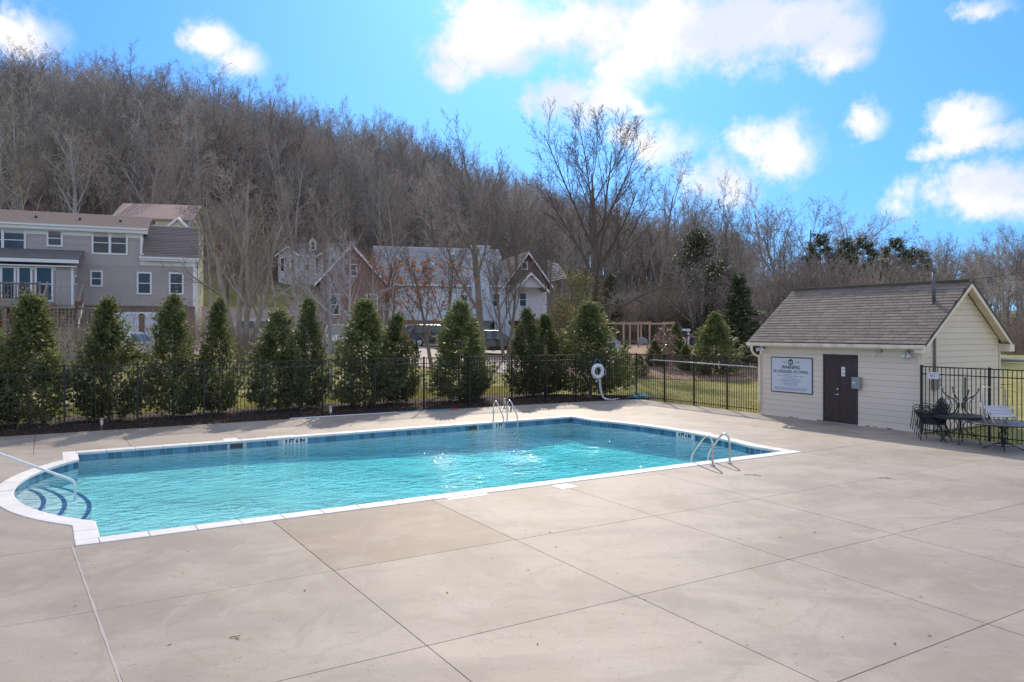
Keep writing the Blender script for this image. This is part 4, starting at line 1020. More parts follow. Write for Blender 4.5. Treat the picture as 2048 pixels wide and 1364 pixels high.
# ------------------------------------------------------------------ patio furniture
def make_chair():
    t = thing('patio_chair', None, 'chair', group='stacked wire patio chairs')
    W2 = .25
    b = MB(); b.tube(curve_pts([(-W2, .24, 0), (-W2, .23, .2), (-W2, .22, .42), (-W2 - .02, .20, .60), (-W2, -.05, .62), (-W2 + .01, -.22, .58)], 4), .011, 6); b.build('leg_frame', 'wrought', t, True)
    b = MB(); b.tube(curve_pts([(W2, .24, 0), (W2, .23, .2), (W2, .22, .42), (W2 + .02, .20, .60), (W2, -.05, .62), (W2 - .01, -.22, .58)], 4), .011, 6); b.build('leg_frame', 'wrought', t, True)
    for s in (-1, 1):
        b = MB(); b.tube(curve_pts([(s * W2, -.34, 0), (s * W2, -.28, .22), (s * W2 * .95, -.20, .42)], 4), .011, 6); b.disc((s * W2, -.34, 0), .022, .012, 8); b.build('rear_leg', 'wrought', t, True)
    b = MB(); b.disc((0, .01, .41), .25, .035, 20); b.build('seat', 'wrought', t)
    b = MB(); b.tube(curve_pts([(-W2 * .95, -.20, .42), (-W2, -.26, .65), (-.15, -.33, .83), (0, -.35, .87), (.15, -.33, .83), (W2, -.26, .65), (W2 * .95, -.20, .42)], 5), .011, 6); b.build('back_hoop', 'wrought', t, True)
    b = MB()
    for k in range(7):
        x = -.18 + .06 * k; b.tube([(x, -.20, .43), (x, -.27, .62), (x, -.33, .80 if abs(x) > .1 else .85)], .006, 4)
    for z in (.52, .60, .68, .76): b.tube([(-.2, -.225 - (z - .45) * .3, z), (.2, -.225 - (z - .45) * .3, z)], .005, 4)
    b.build('back_mesh', 'wrought', t); return t
cx_, cy_ = Gp(1868, 880); ch0 = make_chair(); steps = ['bottom', 'second from the bottom', 'third from the bottom', 'fourth from the bottom', 'fifth from the bottom', 'topmost']
for k in range(6):
    c = ch0 if k == 0 else copy_tree(ch0)
    off = Vector((-math.sin(TH), math.cos(TH), 0)) * (.055 * k)
    c.location = (cx_ + off.x, cy_ + off.y, .0 + .052 * k); c.rotation_euler = (0.02 * k, 0, TH + .25)
    c['label'] = 'black wire patio chair, %s of the stack beside the fence post' % steps[k]; c['category'] = 'chair'; c['group'] = 'stacked wire patio chairs'
def iron_table(px, py, r, h, label, inverted=False, style=0, z0=0.0, rz=0.0):
    x, y = Gp(px, py); t = thing('patio_table', label, 'table', (x, y, z0), TH + rz)
    F = (lambda p: (p[0], p[1], h - p[2])) if inverted else (lambda p: p)
    b = MB()
    zt = 0 if inverted else h - .03
    ring = [(r * math.cos(q), r * math.sin(q), zt + .018) for q in np.linspace(0, 2 * math.pi, 41)[:-1]]
    b.tube(ring, .018, 6, closed=True); b.build('rim', 'wrought', t, True)
    b = MB(); b.disc((0, 0, zt + .008), r - .01, .016, 40); b.build('table_top', 'wrought' if style == 0 else 'table_grey', t)
    if style == 0:
        for k in range(4):
            q = k * math.pi / 2 + .4; c, s = math.cos(q), math.sin(q)
            prof = [(.42, .0), (.415, .06), (.34, .16), (.20, .24), (.10, .34), (.06, .42), (.12, .55), (.22, h - .05)]
            b = MB(); b.tube([F(p) for p in curve_pts([(a * c, a * s, z) for a, z in prof], 5)], .012, 6); b.tube([F((.42 * c, .42 * s, 0)), F((.42 * c, .42 * s, .02))], .026, 8); b.build('leg', 'wrought', t, True)
            b = MB(); b.tube([F(p) for p in curve_pts([(a * c, a * s, z) for a, z in ((.33, .17), (.24, .30), (.20, .42), (.24, .55), (.30, h - .05))], 4)], .008, 5)
            b.tube([F((.30 * c + .03 * math.cos(w) * c, .30 * s + .03 * math.cos(w) * s, .24 + .03 * math.sin(w))) for w in np.linspace(0, 5, 9)], .006, 5); b.build('scroll', 'wrought', t, True)
    else:
        b = MB()
        for k in range(8):
            q = k * math.pi / 4; c, s = math.cos(q), math.sin(q)
            b.tube(curve_pts([(a * c, a * s, z) for a, z in ((.22, h - .05), (.06, h - .13), (.055, h - .22), (.10, .36), (.055, .24), (.05, .18), (.10, .12))], 4), .012, 5)
        b.build('pedestal', 'wrought', t, True)
        for k in range(4):
            q = k * math.pi / 2 + .5; c, s = math.cos(q), math.sin(q); b = MB()
            b.tube(curve_pts([(a * c, a * s, z) for a, z in ((.07, .17), (.18, .12), (.36, .03), (.40, .012))], 4), .012, 6); b.disc((.40 * c, .40 * s, 0), .022, .012, 8); b.build('leg', 'wrought', t, True)
        b = MB(); b.tube([(.22 * math.cos(q), .22 * math.sin(q), .10) for q in np.linspace(0, 2 * math.pi, 25)[:-1]], .009, 5, closed=True); b.build('brace_ring', 'wrought', t, True)
    return t
MAT['table_grey'] = M('weathered_table_top', (0.075, 0.062, 0.058), (0.12, 0.10, 0.095), 5, rough=0.35)
iron_table(1921, 886, .56, .65, 'round black wrought iron table with another table upside down on it')
iron_table(1921, 886, .52, .70, 'upside down wrought iron table with its curved legs in the air', True, z0=.652, rz=.5)
iron_table(2007, 899, .74, .63, 'round table with brownish grey top and splayed pedestal legs under the white chair', style=1)
def folding_chair():
    x, y = Gp(2005, 899); t = thing('folding_chair', 'white slatted folding chair perched on the grey topped table', 'chair', (x - .05, y + .08, .632), R(6))
    b = MB(); b.tube([(-.30, .10, .10), (-.31, .12, .82), (.28, .14, .80), (.30, .12, .06)], .017, 6); b.build('back_frame', 'white_metal', t, True)
    for s in (-1, 1):
        b = MB(); b.tube([(s * .30, -.26, .0), (s * .27, .02, .30), (s * .27, .16, .36)], .018, 6); b.build('leg', 'white_metal', t, True)
        b = MB(); b.tube([(s * .30, .16, .0), (s * .27, -.08, .30)], .016, 6); b.build('leg', 'white_metal', t, True)
    for k in range(7):
        yy = -.20 + .055 * k; b = MB(); b.box((0, yy, .17 + .028 * k), (.54, .042, .014), (R(27), 0, 0)); b.build('slat', 'white_metal', t)
    b = MB(); b.tube([(-.28, -.24, .15), (.28, -.24, .15)], .02, 6); b.tube([(-.27, .17, .36), (.27, .17, .36)], .016, 6); b.tube([(-.28, -.1, .06), (.28, -.1, .06)], .012, 6); b.build('seat_rail', 'white_metal', t, True)
    b = MB(); b.tube([(.32 + .0 * q, .02 + .10 * math.cos(q), .28 + .09 * math.sin(q)) for q in np.linspace(0, 2 * math.pi, 17)[:-1]], .017, 6, closed=True); b.build('armrest', 'white_metal', t, True)
    b = MB(); b.tube([(-.44, .0, .46), (-.40, .0, .18), (-.36, -.04, .02)], .018, 6); b.build('armrest', 'white_metal', t, True)
folding_chair()

# ------------------------------------------------------------------ buildings beyond the fence
class Fac:
    """a house front: measured corner, depth and bearing; local x along the front, y into the house"""
    def __init__(s, px, Y, deg):
        s.x, s.y = at(px, Y); s.a = R(deg); s.c, s.s = math.cos(s.a), math.sin(s.a)
    def t(s, px, d=0.0):
        r = (px - 1024) / FPX; x0, y0 = s.x - s.s * d, s.y + s.c * d
        return (r * y0 - x0) / (s.c - r * s.s)
    def Y(s, px, d=0.0): return s.y + s.c * d + s.s * s.t(px, d)
    def z(s, px, py, d=0.0): return zat(py, s.Y(px, d))
    def p(s, px, py, d=0.0): return s.t(px, d), s.z(px, py, d)
    def world(s, t, d): return s.x + s.c * t - s.s * d, s.y + s.s * t + s.c * d
def window(root, t0, t1, z0, z1, y=0.0, cols=1, sash=True, trim='white_trim', name='window'):
    f = .10; b = MB()
    b.b2((t0 - f, y - .05, z0 - f), (t1 + f, y, z0)); b.b2((t0 - f, y - .05, z1), (t1 + f, y, z1 + f)); b.b2((t0 - f, y - .05, z0), (t0, y, z1)); b.b2((t1, y - .05, z0), (t1 + f, y, z1))
    w = (t1 - t0) / cols
    for k in range(1, cols): b.b2((t0 + w * k - .07, y - .048, z0), (t0 + w * k + .07, y, z1))
    o = b.build(name, trim, root)
    for k in range(cols):
        a, c = t0 + w * k + (.07 if k else 0), t0 + w * (k + 1) - (.07 if k < cols - 1 else 0)
        q = MB(); q.b2((a, y - .012, z0), (c, y - .004, z1)); q.build('pane', 'glass', o)
        if sash:
            q = MB(); q.b2((a, y - .03, (z0 + z1) / 2 - .025), (c, y - .013, (z0 + z1) / 2 + .025)); q.build('sash_bar', trim, o)
    return o
def siding(root, mat, t0, t1, z0, z1, y, ex=.19):
    n = max(1, int((z1 - z0) / ex)); ex = (z1 - z0) / n
    for i in range(n):
        o = board('siding_board', mat, root, (t0, y - .02, z0 + i * ex), (t1, y + .006, z0 + (i + 1) * ex + .01), (R(6), 0, 0))
def roof_plane(root, mat, a, b, c, d, name='roof', th=.12, rows=0, rowmat=None):
    """a,b along the eave, c,d along the ridge (c above b)"""
    P = [Vector(p) for p in (a, b, c, d)]; nrm = (P[1] - P[0]).cross(P[3] - P[0]).normalized(); m = MB()
    V = [tuple(p) for p in P] + [tuple(p - nrm * th) for p in P]
    m.add(V, [(0, 1, 2, 3), (7, 6, 5, 4), (0, 4, 5, 1), (1, 5, 6, 2), (2, 6, 7, 3), (3, 7, 4, 0)]); o = m.build(name, mat, root)
    for k in range(rows):
        t0, t1 = k / rows, (k + 1.12) / rows; t1 = min(t1, 1); q = MB()
        A, B_, C_, D_ = P[0].lerp(P[3], t0), P[1].lerp(P[2], t0), P[1].lerp(P[2], t1), P[0].lerp(P[3], t1)
        V = [tuple(A + nrm * .035), tuple(B_ + nrm * .035), tuple(C_ + nrm * .006), tuple(D_ + nrm * .006), tuple(A), tuple(B_)]
        q.add(V, [(0, 1, 2, 3), (0, 4, 5, 1)]); q.build('shingle_course', rowmat or mat, o)
    return o

def grey_house():
    F = Fac(0, 44.5, 23.0)
    t = thing('grey_house', 'two storey grey clapboard house with white trim and raised timber deck', 'house', (F.x, F.y, 0), F.a)
    tl = F.t(-260); tr = F.t(284); zb = F.z(290, 688); zg = F.z(200, 611); ze = F.z(150, 462); tw = F.t(390); D = 8.0
    b = MB(); b.b2((tl, .05, zg), (tr, D, ze + .2)); b.build('wall', 'grey_siding', t)
    b = MB(); b.b2((tl, .08, zb - 1.5), (tw, D - .2, zg + .02)); b.build('brick_base', 'brick_brown', t)
    zew = F.z(340, 524)
    b = MB(); b.b2((tr - .02, .06, zg), (tw, D - .5, zew + .1)); b.build('wing_wall', 'grey_siding', t)
    siding(t, 'grey_siding', tl, tr - .07, zg, ze + .1, .03, .20); siding(t, 'grey_siding', tr - .06, tw - .1, zg, zew, .035, .20)
    # main roof, fascia and gutter
    zr = F.z(150, 426, 4.0)
    roof_plane(t, 'roof_brown', (tl, -.35, ze + .30), (tr + .35, -.35, ze + .30), (tr + .35, 4.2, zr), (tl, 4.2, zr), rows=14)
    roof_plane(t, 'roof_brown', (tr + .35, D + .3, ze + .3), (tl, D + .3, ze + .3), (tl, 4.2, zr), (tr + .35, 4.2, zr), name='rear_roof')
    b = MB(); b.b2((tl, -.33, ze + .02), (tr + .3, -.30, ze + .26)); b.b2((tl, -.45, ze + .20), (tr + .34, -.34, ze + .30)); b.build('gutter', 'white_trim', t)
    board('soffit', 'white_trim', t, (tl, -.3, ze - .02), (tr + .3, .05, ze + .03)); board('frieze', 'white_trim', t, (tl, -.012, ze - .28), (tr - .02, .0, ze - .03))
    m = MB(); m.add([(tr + .2, 0.05, ze + .2), (tr + .2, D, ze + .2), (tr + .2, 4.2, zr - .1), (tr, 0.05, ze + .2), (tr, D, ze + .2), (tr, 4.2, zr - .1)], [(0, 1, 2), (5, 4, 3), (0, 2, 5, 3), (1, 0, 3, 4), (2, 1, 4, 5)]); m.build('gable_end', 'white_trim', t)
    for px in (72, 160, 241):
        tt = F.t(px, 1.5); m = MB(); m.tube([(tt, 1.5, ze + .5), (tt, 1.5, ze + 1.0)], .08, 8); m.build('roof_vent', 'dark_grey', t)
    # wing roof
    zwr = F.z(345, 452, 3.2)
    roof_plane(t, 'roof_mauve', (tr + .02, -.35, zew + .28), (tw + .25, -.35, zew + .28), (tw + .25, 3.4, zwr), (tr + .02, 3.4, zwr), name='wing_roof', rows=20)
    roof_plane(t, 'roof_mauve', (tw + .25, 7.2, zew + .28), (tr + .02, 7.2, zew + .28), (tr + .02, 3.4, zwr), (tw + .25, 3.4, zwr), name='rear_wing_roof')
    m = MB(); m.add([(tw, .06, zew), (tw, 7, zew), (tw, 3.4, zwr - .15), (tw - .1, .06, zew), (tw - .1, 7, zew), (tw - .1, 3.4, zwr - .15)], [(0, 1, 2), (5, 4, 3), (0, 2, 5, 3), (1, 0, 3, 4), (2, 1, 4, 5)]); m.build('gable_end', 'grey_siding', t)
    b = MB(); b.b2((tr - .12, -.33, zew + .02), (tw + .2, -.30, zew + .22)); b.b2((tr - .15, -.43, zew + .16), (tw + .24, -.34, zew + .26)); b.build('gutter', 'white_trim', t)
    board('frieze', 'white_trim', t, (tr - .1, -.012, zew - .25), (tw, .0, zew + .03)); board('corner_board', 'white_trim', t, (tr - .12, -.03, zew + .1), (tr + .02, .04, ze))
    board('corner_board', 'white_trim', t, (tw - .12, -.03, zg), (tw + .03, .04, zew)); 
    m = MB(); m.tube([(tr - .05, -.14, ze), (tr - .05, -.12, zew + .5), (tr + .1, -.2, zew + .35)], .05, 6); m.build('downspout', 'white_trim', t)
    m = MB(); m.tube([(tw + .1, -.12, zew), (tw + .1, -.12, zb)], .05, 6); m.build('downspout', 'white_trim', t)
    # windows
    def win(x0, x1, y0, y1, cols=1, **k):
        ta, tb = F.t(x0), F.t(x1); xm = (x0 + x1) / 2; return window(t, ta, tb, F.z(xm, y1), F.z(xm, y0), .0, cols, **k)
    win(-38, 48, 459, 499, 2); win(97, 122, 463, 490); win(187, 252, 466, 506, 2); win(184, 202, 544, 570); win(277, 300, 547, 586); win(341, 364, 548, 586)
    # sun room bump-out
    bo = -2.2; ta, tb = F.t(-260, bo), F.t(146, bo); zt = F.z(80, 533, bo); zd = F.z(80, 602, bo)
    b = MB(); b.b2((ta, bo, zd - .4), (tb, .04, zt + .1)); bw = b.build('sunroom_wall', 'grey_siding', t); siding(t, 'grey_siding', F.t(112, bo), tb - .12, zd - .3, zt, bo - .02, .2)
    zr0 = F.z(80, 521, bo - .35); zr1 = F.z(80, 498, -.1)
    roof_plane(t, 'roof_grey', (ta, bo - .4, zr0 + .12), (tb + .35, bo - .4, zr0 + .12), (tb + .35, .02, zr1), (ta, .02, zr1), name='sunroom_roof', rows=10)
    b = MB(); b.b2((ta, bo - .4, zr0 - .1), (tb + .33, bo - .34, zr0 + .10)); b.b2((ta, bo - .34, zt), (tb + .2, bo, zt + .06)); b.build('gutter', 'white_trim', t)
    board('frieze', 'white_trim', t, (ta, bo - .03, zt - .2), (tb, bo - .005, zt)); board('corner_board', 'white_trim', t, (tb - .1, bo - .04, zd - .3), (tb + .03, bo + .1, zt))
    def fdoor(x0, x1, y0, y1, sash): return window(t, F.t(x0, bo), F.t(x1, bo), F.z((x0 + x1) / 2, y1, bo), F.z((x0 + x1) / 2, y0, bo), bo - .02, 1, sash, name='window')
    for a, c in ((-34, -12), (5, 28), (39, 61)): fdoor(a, c, 536, 597, False)
    fdoor(74, 103, 536, 600, True)
    q = MB(); q.b2((tb + .001, bo + .5, zd + 1.0), (tb + .05, bo + 1.5, zt - .4)); wn = q.build('window', 'white_trim', t); q = MB(); q.b2((tb + .03, bo + .6, zd + 1.1), (tb + .058, bo + 1.4, zt - .5)); q.build('pane', 'glass', wn)
    # garage doors
    zt_ = F.z(240, 627)
    for a, c in ((198, 274), (293, 336)):
        b = MB(); b.b2((F.t(a) - .1, -.02, zb), (F.t(c) + .1, .06, zt_ + .1)); d = b.build('garage_door_frame', 'white_trim', t)
        n = 4; h = (zt_ - zb) / n
        for k in range(n): q = MB(); q.b2((F.t(a) + .02, -.05, zb + k * h + .015), (F.t(c) - .02, -.021, zb + (k + 1) * h - .015)); q.build('panel', 'white_siding', d)
    q = MB(); xa = F.t(283); za = F.z(283, 655)
    q.tube([(xa + .32 * math.cos(w), -.1, za + (.5 if math.sin(w) > 0 else .5) + .42 * math.sin(w)) for w in np.linspace(0, math.pi, 13)], .06, 6); q.tube([(xa - .32, -.1, za - .6), (xa - .32, -.1, za + .5)], .05, 6); q.tube([(xa + .32, -.1, za - .2), (xa + .32, -.1, za + .5)], .05, 6); q.build('arch_ornament', 'white_trim', t, True)
    # deck
    dy0 = bo - 3.0; td0, td1 = F.t(-260, dy0), F.t(92, dy0); zD = F.z(40, 602, dy0); zB = ground_z(*F.world(td1, dy0)) - .3
    n = 12
    for k in range(n): board('deck_board', 'grey_wood', t, (td0, dy0 + k * (3.0 / n), zD - .05), (td1, dy0 + (k + 1) * (3.0 / n) - .02, zD))
    board('joist', 'grey_wood', t, (td0, dy0 - .05, zD - .32), (td1, dy0 - .002, zD - .04))
    board('joist', 'grey_wood', t, (td1 + .002, dy0 - .05, zD - .32), (td1 + .06, bo, zD - .04))
    for px in (-100, -40, 8, 50, 92):
        a = F.t(px, dy0); board('deck_post', 'grey_wood', t, (a - .08, dy0 + .05, zB), (a + .08, dy0 + .21, zD - .06))
    def railing(p0, p1, h=.95, name='railing'):
        p0, p1 = Vector(p0), Vector(p1); L = (p1 - p0).length; n = max(2, int((p1 - p0).xy.length / .16)); b = MB()
        b.tube([p0 + Vector((0, 0, h)), p1 + Vector((0, 0, h))], .05, 4); b.tube([p0 + Vector((0, 0, .12)), p1 + Vector((0, 0, .12))], .035, 4); o = b.build(name, 'grey_wood', t)
        for k in range(n + 1):
            p = p0.lerp(p1, k / n); r = .05 if k in (0, n) else .02; q = MB(); q.box((p.x, p.y, p.z + h / 2 + (.06 if k in (0, n) else 0)), (r * 2, r * 2, h + (.12 if k in (0, n) else 0))); q.build('newel' if k in (0, n) else 'baluster', 'grey_wood', o)
    railing((td0, dy0 + .05, zD), (F.t(44, dy0), dy0 + .05, zD)); railing((F.t(44, dy0), dy0 + .05, zD), (td1 - .3, dy0 + .05, zD))
    # stair flight down to a landing, with its own rails
    zl = F.z(140, 655, dy0); t1 = F.t(104, dy0); t2 = F.t(178, dy0)
    steps = 8; ya, yb = dy0 - 2.4, dy0
    for k in range(steps): q = MB(); f = k / steps; q.b2((td1 + .1, yb - .3 * (k + 1), zD - (zD - zl) * (k + 1) / steps - .04), (td1 + 1.7, yb - .3 * k, zD - (zD - zl) * (k + 1) / steps)); q.build('stair_tread', 'grey_wood', t)
    for xx in (td1 + .06, td1 + 1.74):
        railing((xx, yb, zD), (xx, yb - .3 * steps, zl))
        q = MB(); q.add([(xx - .03, yb, zD), (xx - .03, yb - .3 * steps, zl), (xx - .03, yb - .3 * steps, zl - .3), (xx - .03, yb, zD - .35), (xx + .03, yb, zD), (xx + .03, yb - .3 * steps, zl), (xx + .03, yb - .3 * steps, zl - .3), (xx + .03, yb, zD - .35)], [(0, 1, 2, 3), (7, 6, 5, 4), (0, 4, 5, 1), (2, 6, 7, 3)]); q.build('stringer', 'white_trim', t)
    yl = yb - .3 * steps
    board('landing', 'grey_wood', t, (td1 - .3, yl - 1.5, zl - .1), (td1 + 3.4, yl, zl)); board('joist', 'grey_wood', t, (td1 - .3, yl - 1.54, zl - .35), (td1 + 3.4, yl - 1.502, zl - .02))
    railing((td1 + 1.9, yl - 1.45, zl), (td1 + 3.35, yl - 1.45, zl)); railing((td1 - .25, yl - 1.45, zl), (td1 + 1.9, yl - 1.45, zl)); railing((td1 + 3.35, yl - 1.45, zl), (td1 + 3.35, yl - .05, zl))
    for a in (td1 - .2, td1 + 1.6, td1 + 3.3): board('deck_post', 'grey_wood', t, (a - .07, yl - 1.45, zB - .5), (a + .07, yl - 1.3, zl - .12))
    # lattice below the landing
    lt = MB(); x0, x1, z0, z1 = td1 - .1, td1 + 3.2, zl - 1.9, zl - .4
    for k in range(14):
        a = x0 + (x1 - x0) * k / 13; lt.b2((a - .02, yl - 1.36, z0), (a + .02, yl - 1.34, z1))
    for k in range(8):
        a = z0 + (z1 - z0) * k / 7; lt.b2((x0, yl - 1.385, a - .02), (x1, yl - 1.365, a + .02))
    lt.build('lattice', 'grey_wood', t)
    q = MB(); q.tube([(td1 + 2.0, yl - 1.5, zl + 1.05), (td1 + 2.0, yl - 1.5, zl + 1.3)], [.14, .2], 10); pl = q.build('planter', 'rust', t)
grey_house()

def gable_block(root, t0, t1, y0, y1, z0, ze, zr, wallmat, roofmat, ov=.4, rows=12, axis='y'):
    """block whose ridge runs front to back (axis y: gable faces front) or along the front (axis x)"""
    if axis == 'y':
        tm = (t0 + t1) / 2; m = MB(); m.prism_y([(t0, z0), (t1, z0), (t1, ze), (tm, zr), (t0, ze)], y0, y1); w = m.build('wall', wallmat, root); k = (zr - ze) / (tm - t0)
        roof_plane(root, roofmat, (t0 - ov, y1 + ov, ze - ov * k + .05), (t0 - ov, y0 - ov, ze - ov * k + .05), (tm, y0 - ov, zr + .12), (tm, y1 + ov, zr + .12), rows=rows)
        roof_plane(root, roofmat, (t1 + ov, y0 - ov, ze - ov * k + .05), (t1 + ov, y1 + ov, ze - ov * k + .05), (tm, y1 + ov, zr + .12), (tm, y0 - ov, zr + .12), rows=rows)
        for s in (0, 1):
            a = t0 - ov if s == 0 else t1 + ov; b = MB(); V = [(a, y0 - ov - .04, ze - ov * k + .02), (tm, y0 - ov - .04, zr + .09), (tm, y0 - ov - .04, zr - .17), (a, y0 - ov - .04, ze - ov * k - .22)]
            V += [(p[0], y0 - ov - .002, p[2]) for p in V]; b.add(V, [(0, 1, 2, 3), (7, 6, 5, 4), (0, 4, 5, 1), (1, 5, 6, 2), (2, 6, 7, 3), (3, 7, 4, 0)]); b.build('rake_board', 'white_trim', root)
    else:
        ym = (y0 + y1) / 2; m = MB(); V = [(t, y, z) for t in (t0, t1) for y, z in ((y0, z0), (y1, z0), (y1, ze), (ym, zr), (y0, ze))]
        m.add(V, [(0, 1, 2, 3, 4)[::-1], (5, 6, 7, 8, 9)] + [(i, (i + 1) % 5, 5 + (i + 1) % 5, 5 + i) for i in range(5)]); w = m.build('wall', wallmat, root); k = (zr - ze) / (ym - y0)
        roof_plane(root, roofmat, (t0 - ov, y0 - ov, ze - ov * k + .05), (t1 + ov, y0 - ov, ze - ov * k + .05), (t1 + ov, ym, zr + .12), (t0 - ov, ym, zr + .12), rows=rows)
        roof_plane(root, roofmat, (t1 + ov, y1 + ov, ze - ov * k + .05), (t0 - ov, y1 + ov, ze - ov * k + .05), (t0 - ov, ym, zr + .12), (t1 + ov, ym, zr + .12), rows=2)
        b = MB(); b.b2((t0 - ov, y0 - ov - .04, ze - ov * k - .12), (t1 + ov, y0 - ov - .002, ze - ov * k + .04)); b.build('gutter', 'white_trim', root)
    return w
def brick_house():
    F = Fac(700, 66.0, 15.0)
    t = thing('brick_house', 'large house of red brick and white siding with chimney and balcony, behind bare trees', 'house', (F.x, F.y, 0), F.a)
    z0 = F.z(800, 692) - .6
    # brick gable block in front
    gable_block(t, F.t(640, -1.5), F.t(766, -1.5), -1.5, 7, z0, F.z(700, 560), F.z(703, 494), 'brick', 'roof_mauve', .5)
    window(t, F.t(701, -1.5), F.t(712, -1.5), F.z(705, 551, -1.5), F.z(705, 530, -1.5), -1.52)
    for a in (660, 735): window(t, F.t(a, -1.5), F.t(a + 18, -1.5), F.z(a, 628, -1.5), F.z(a, 590, -1.5), -1.52)
    # long wing
    zE = F.z(850, 563); gable_block(t, F.t(764), F.t(1012), 0.0, 9.0, z0, zE, F.z(850, 497, 4.5), 'white_siding', 'roof_light', .4, 18, 'x')
    siding(t, 'white_siding', F.t(778), F.t(940), F.z(850, 640), zE - .2, -.02, .22); siding(t, 'white_siding', F.t(976), F.t(1010), F.z(990, 630), zE - .2, -.02, .22)
    b = MB(); b.b2((F.t(770), -.06, z0), (F.t(945), .02, F.z(850, 641))); b.build('brick_base', 'brick', t)
    d = window(t, F.t(813), F.t(830), F.z(820, 690), F.z(820, 652), -.08, sash=False, name='door_frame')
    for (a, c, y0, y1) in ((922, 934, 590, 615), (986, 998, 588, 612)): window(t, F.t(a), F.t(c), F.z(a, y1), F.z(a, y0), -.05, name='window')
    for px, py in ((793, 510), (865, 524), (905, 505), (998, 512)):
        q = MB(); zz = F.z(px, py, 2.5); q.b2((F.t(px, 2.2) - .15, 2.0, zz - .3), (F.t(px, 2.2) + .15, 2.3, zz)); q.build('roof_vent', 'white_trim', t)
    # chimney
    b = MB(); b.b2((F.t(941), -.9, z0), (F.t(974), .1, F.z(957, 494, -.9))); ch = b.build('chimney', 'blue_white', t)
    b = MB(); b.b2((F.t(941) - .08, -.98, F.z(957, 494, -.9)), (F.t(974) + .08, .18, F.z(957, 494, -.9) + .15)); b.build('chimney_cap', 'white_trim', ch)
    # second brick gable and porch gable
    gable_block(t, F.t(1012), F.t(1094), -.2, 8, z0, F.z(1050, 562), F.z(1050, 506), 'brick', 'roof_mauve', .5)
    siding(t, 'white_siding', F.t(1013), F.t(1092), F.z(1050, 640), F.z(1050, 572), -.24, .22)
    window(t, F.t(1043), F.t(1052), F.z(1047, 538), F.z(1047, 526), -.24, sash=False)
    window(t, F.t(1038), F.t(1050), F.z(1040, 612), F.z(1040, 587), -.28)
    gable_block(t, F.t(1032, -1.8), F.t(1088, -1.8), -1.8, -.3, F.z(1060, 574, -1.8), F.z(1060, 575, -1.8) + .05, F.z(1060, 547, -1.8), 'white_siding', 'roof_grey', .4, 6)
    roof_plane(t, 'roof_grey', (F.t(1094), 0, F.z(1100, 565)), (F.t(1135), 0, F.z(1130, 556)), (F.t(1118, 4), 4, F.z(1110, 528, 4)), (F.t(1094, 4), 4, F.z(1094, 520, 4)), name='side_roof', rows=8)
    # balcony and stair
    zB = F.z(1000, 638, -2.5); zt = F.z(1000, 612, -2.5); a, c = F.t(905, -2.5), F.t(1085, -2.5)
    board('balcony_floor', 'blue_white', t, (a, -2.6, zB - .15), (c, -.3, zB))
    b = MB(); b.b2((a, -2.6, zt - .06), (c, -2.5, zt)); rl = b.build('balcony_rail', 'blue_white', t)
    n = int((c - a) / .16)
    for k in range(n + 1): board('baluster', 'blue_white', t, (a + (c - a) * k / n - .03, -2.58, zB), (a + (c - a) * k / n + .03, -2.53, zt - .06))
    for px in (910, 945, 1015, 1080): q = F.t(px, -2.5); board('balcony_post', 'blue_white', t, (q - .07, -2.58, z0), (q + .07, -2.44, zB - .16))
    s0, s1 = F.t(990, -3.6), F.t(1030, -3.6); zs = F.z(1030, 690, -3.6); za = zB
    for k in range(9):
        f = k / 8; q = MB(); q.b2((s0 + (s1 - s0) * f, -3.6, za + (zs - za) * f - .06), (s0 + (s1 - s0) * (f + .13), -2.6, za + (zs - za) * f)); q.build('stair_tread', 'blue_white', t)
        for jj in range(2):
            xx = s0 + (s1 - s0) * (f + .06 * jj); zz = za + (zs - za) * (f + .06 * jj); board('baluster', 'blue_white', t, (xx - .03, -3.64, zz - 1.1), (xx + .03, -3.6, zz + .95))
    q = MB(); q.tube([(s0, -3.62, za + 1.0), (s1, -3.62, zs + 1.0)], .07, 4); q.build('stair_rail', 'blue_white', t)
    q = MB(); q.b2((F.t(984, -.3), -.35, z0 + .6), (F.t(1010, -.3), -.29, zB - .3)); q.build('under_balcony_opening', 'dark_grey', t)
brick_house()
def hill_house():
    F = Fac(560, 104, 8.0); t = thing('white_house', 'small white house with dormer window high on the wooded hillside', 'house', (F.x, F.y, 0), F.a); z0 = F.z(620, 558) - 2
    gable_block(t, F.t(557), F.t(695), .8, 8, z0, F.z(620, 508), F.z(620, 488, 4), 'white_siding', 'roof_mauve', .4, 8, 'x')
    gable_block(t, F.t(558), F.t(596), -.6, 4, z0, F.z(577, 508), F.z(577, 494), 'white_siding', 'roof_mauve', .4, 4)
    gable_block(t, F.t(643), F.t(680), -.6, 4, z0, F.z(660, 508), F.z(660, 497), 'white_siding', 'roof_mauve', .4, 4)
    gable_block(t, F.t(619, 1.5), F.t(632, 1.5), 1.5, 4, F.z(625, 500, 1.5), F.z(625, 484, 1.5), F.z(625, 477, 1.5), 'white_trim', 'white_trim', .15, 0)
    window(t, F.t(623, 1.5), F.t(629, 1.5), F.z(625, 499, 1.5), F.z(625, 485, 1.5), 1.46)
    for a, c, y in ((562, 568, -.62), (583, 589, -.62), (613, 618, .78), (632, 637, .78), (650, 656, -.62), (664, 670, -.62)): window(t, F.t(a, y), F.t(c, y), F.z(a, 542, y), F.z(a, 517, y), y)
hill_house()
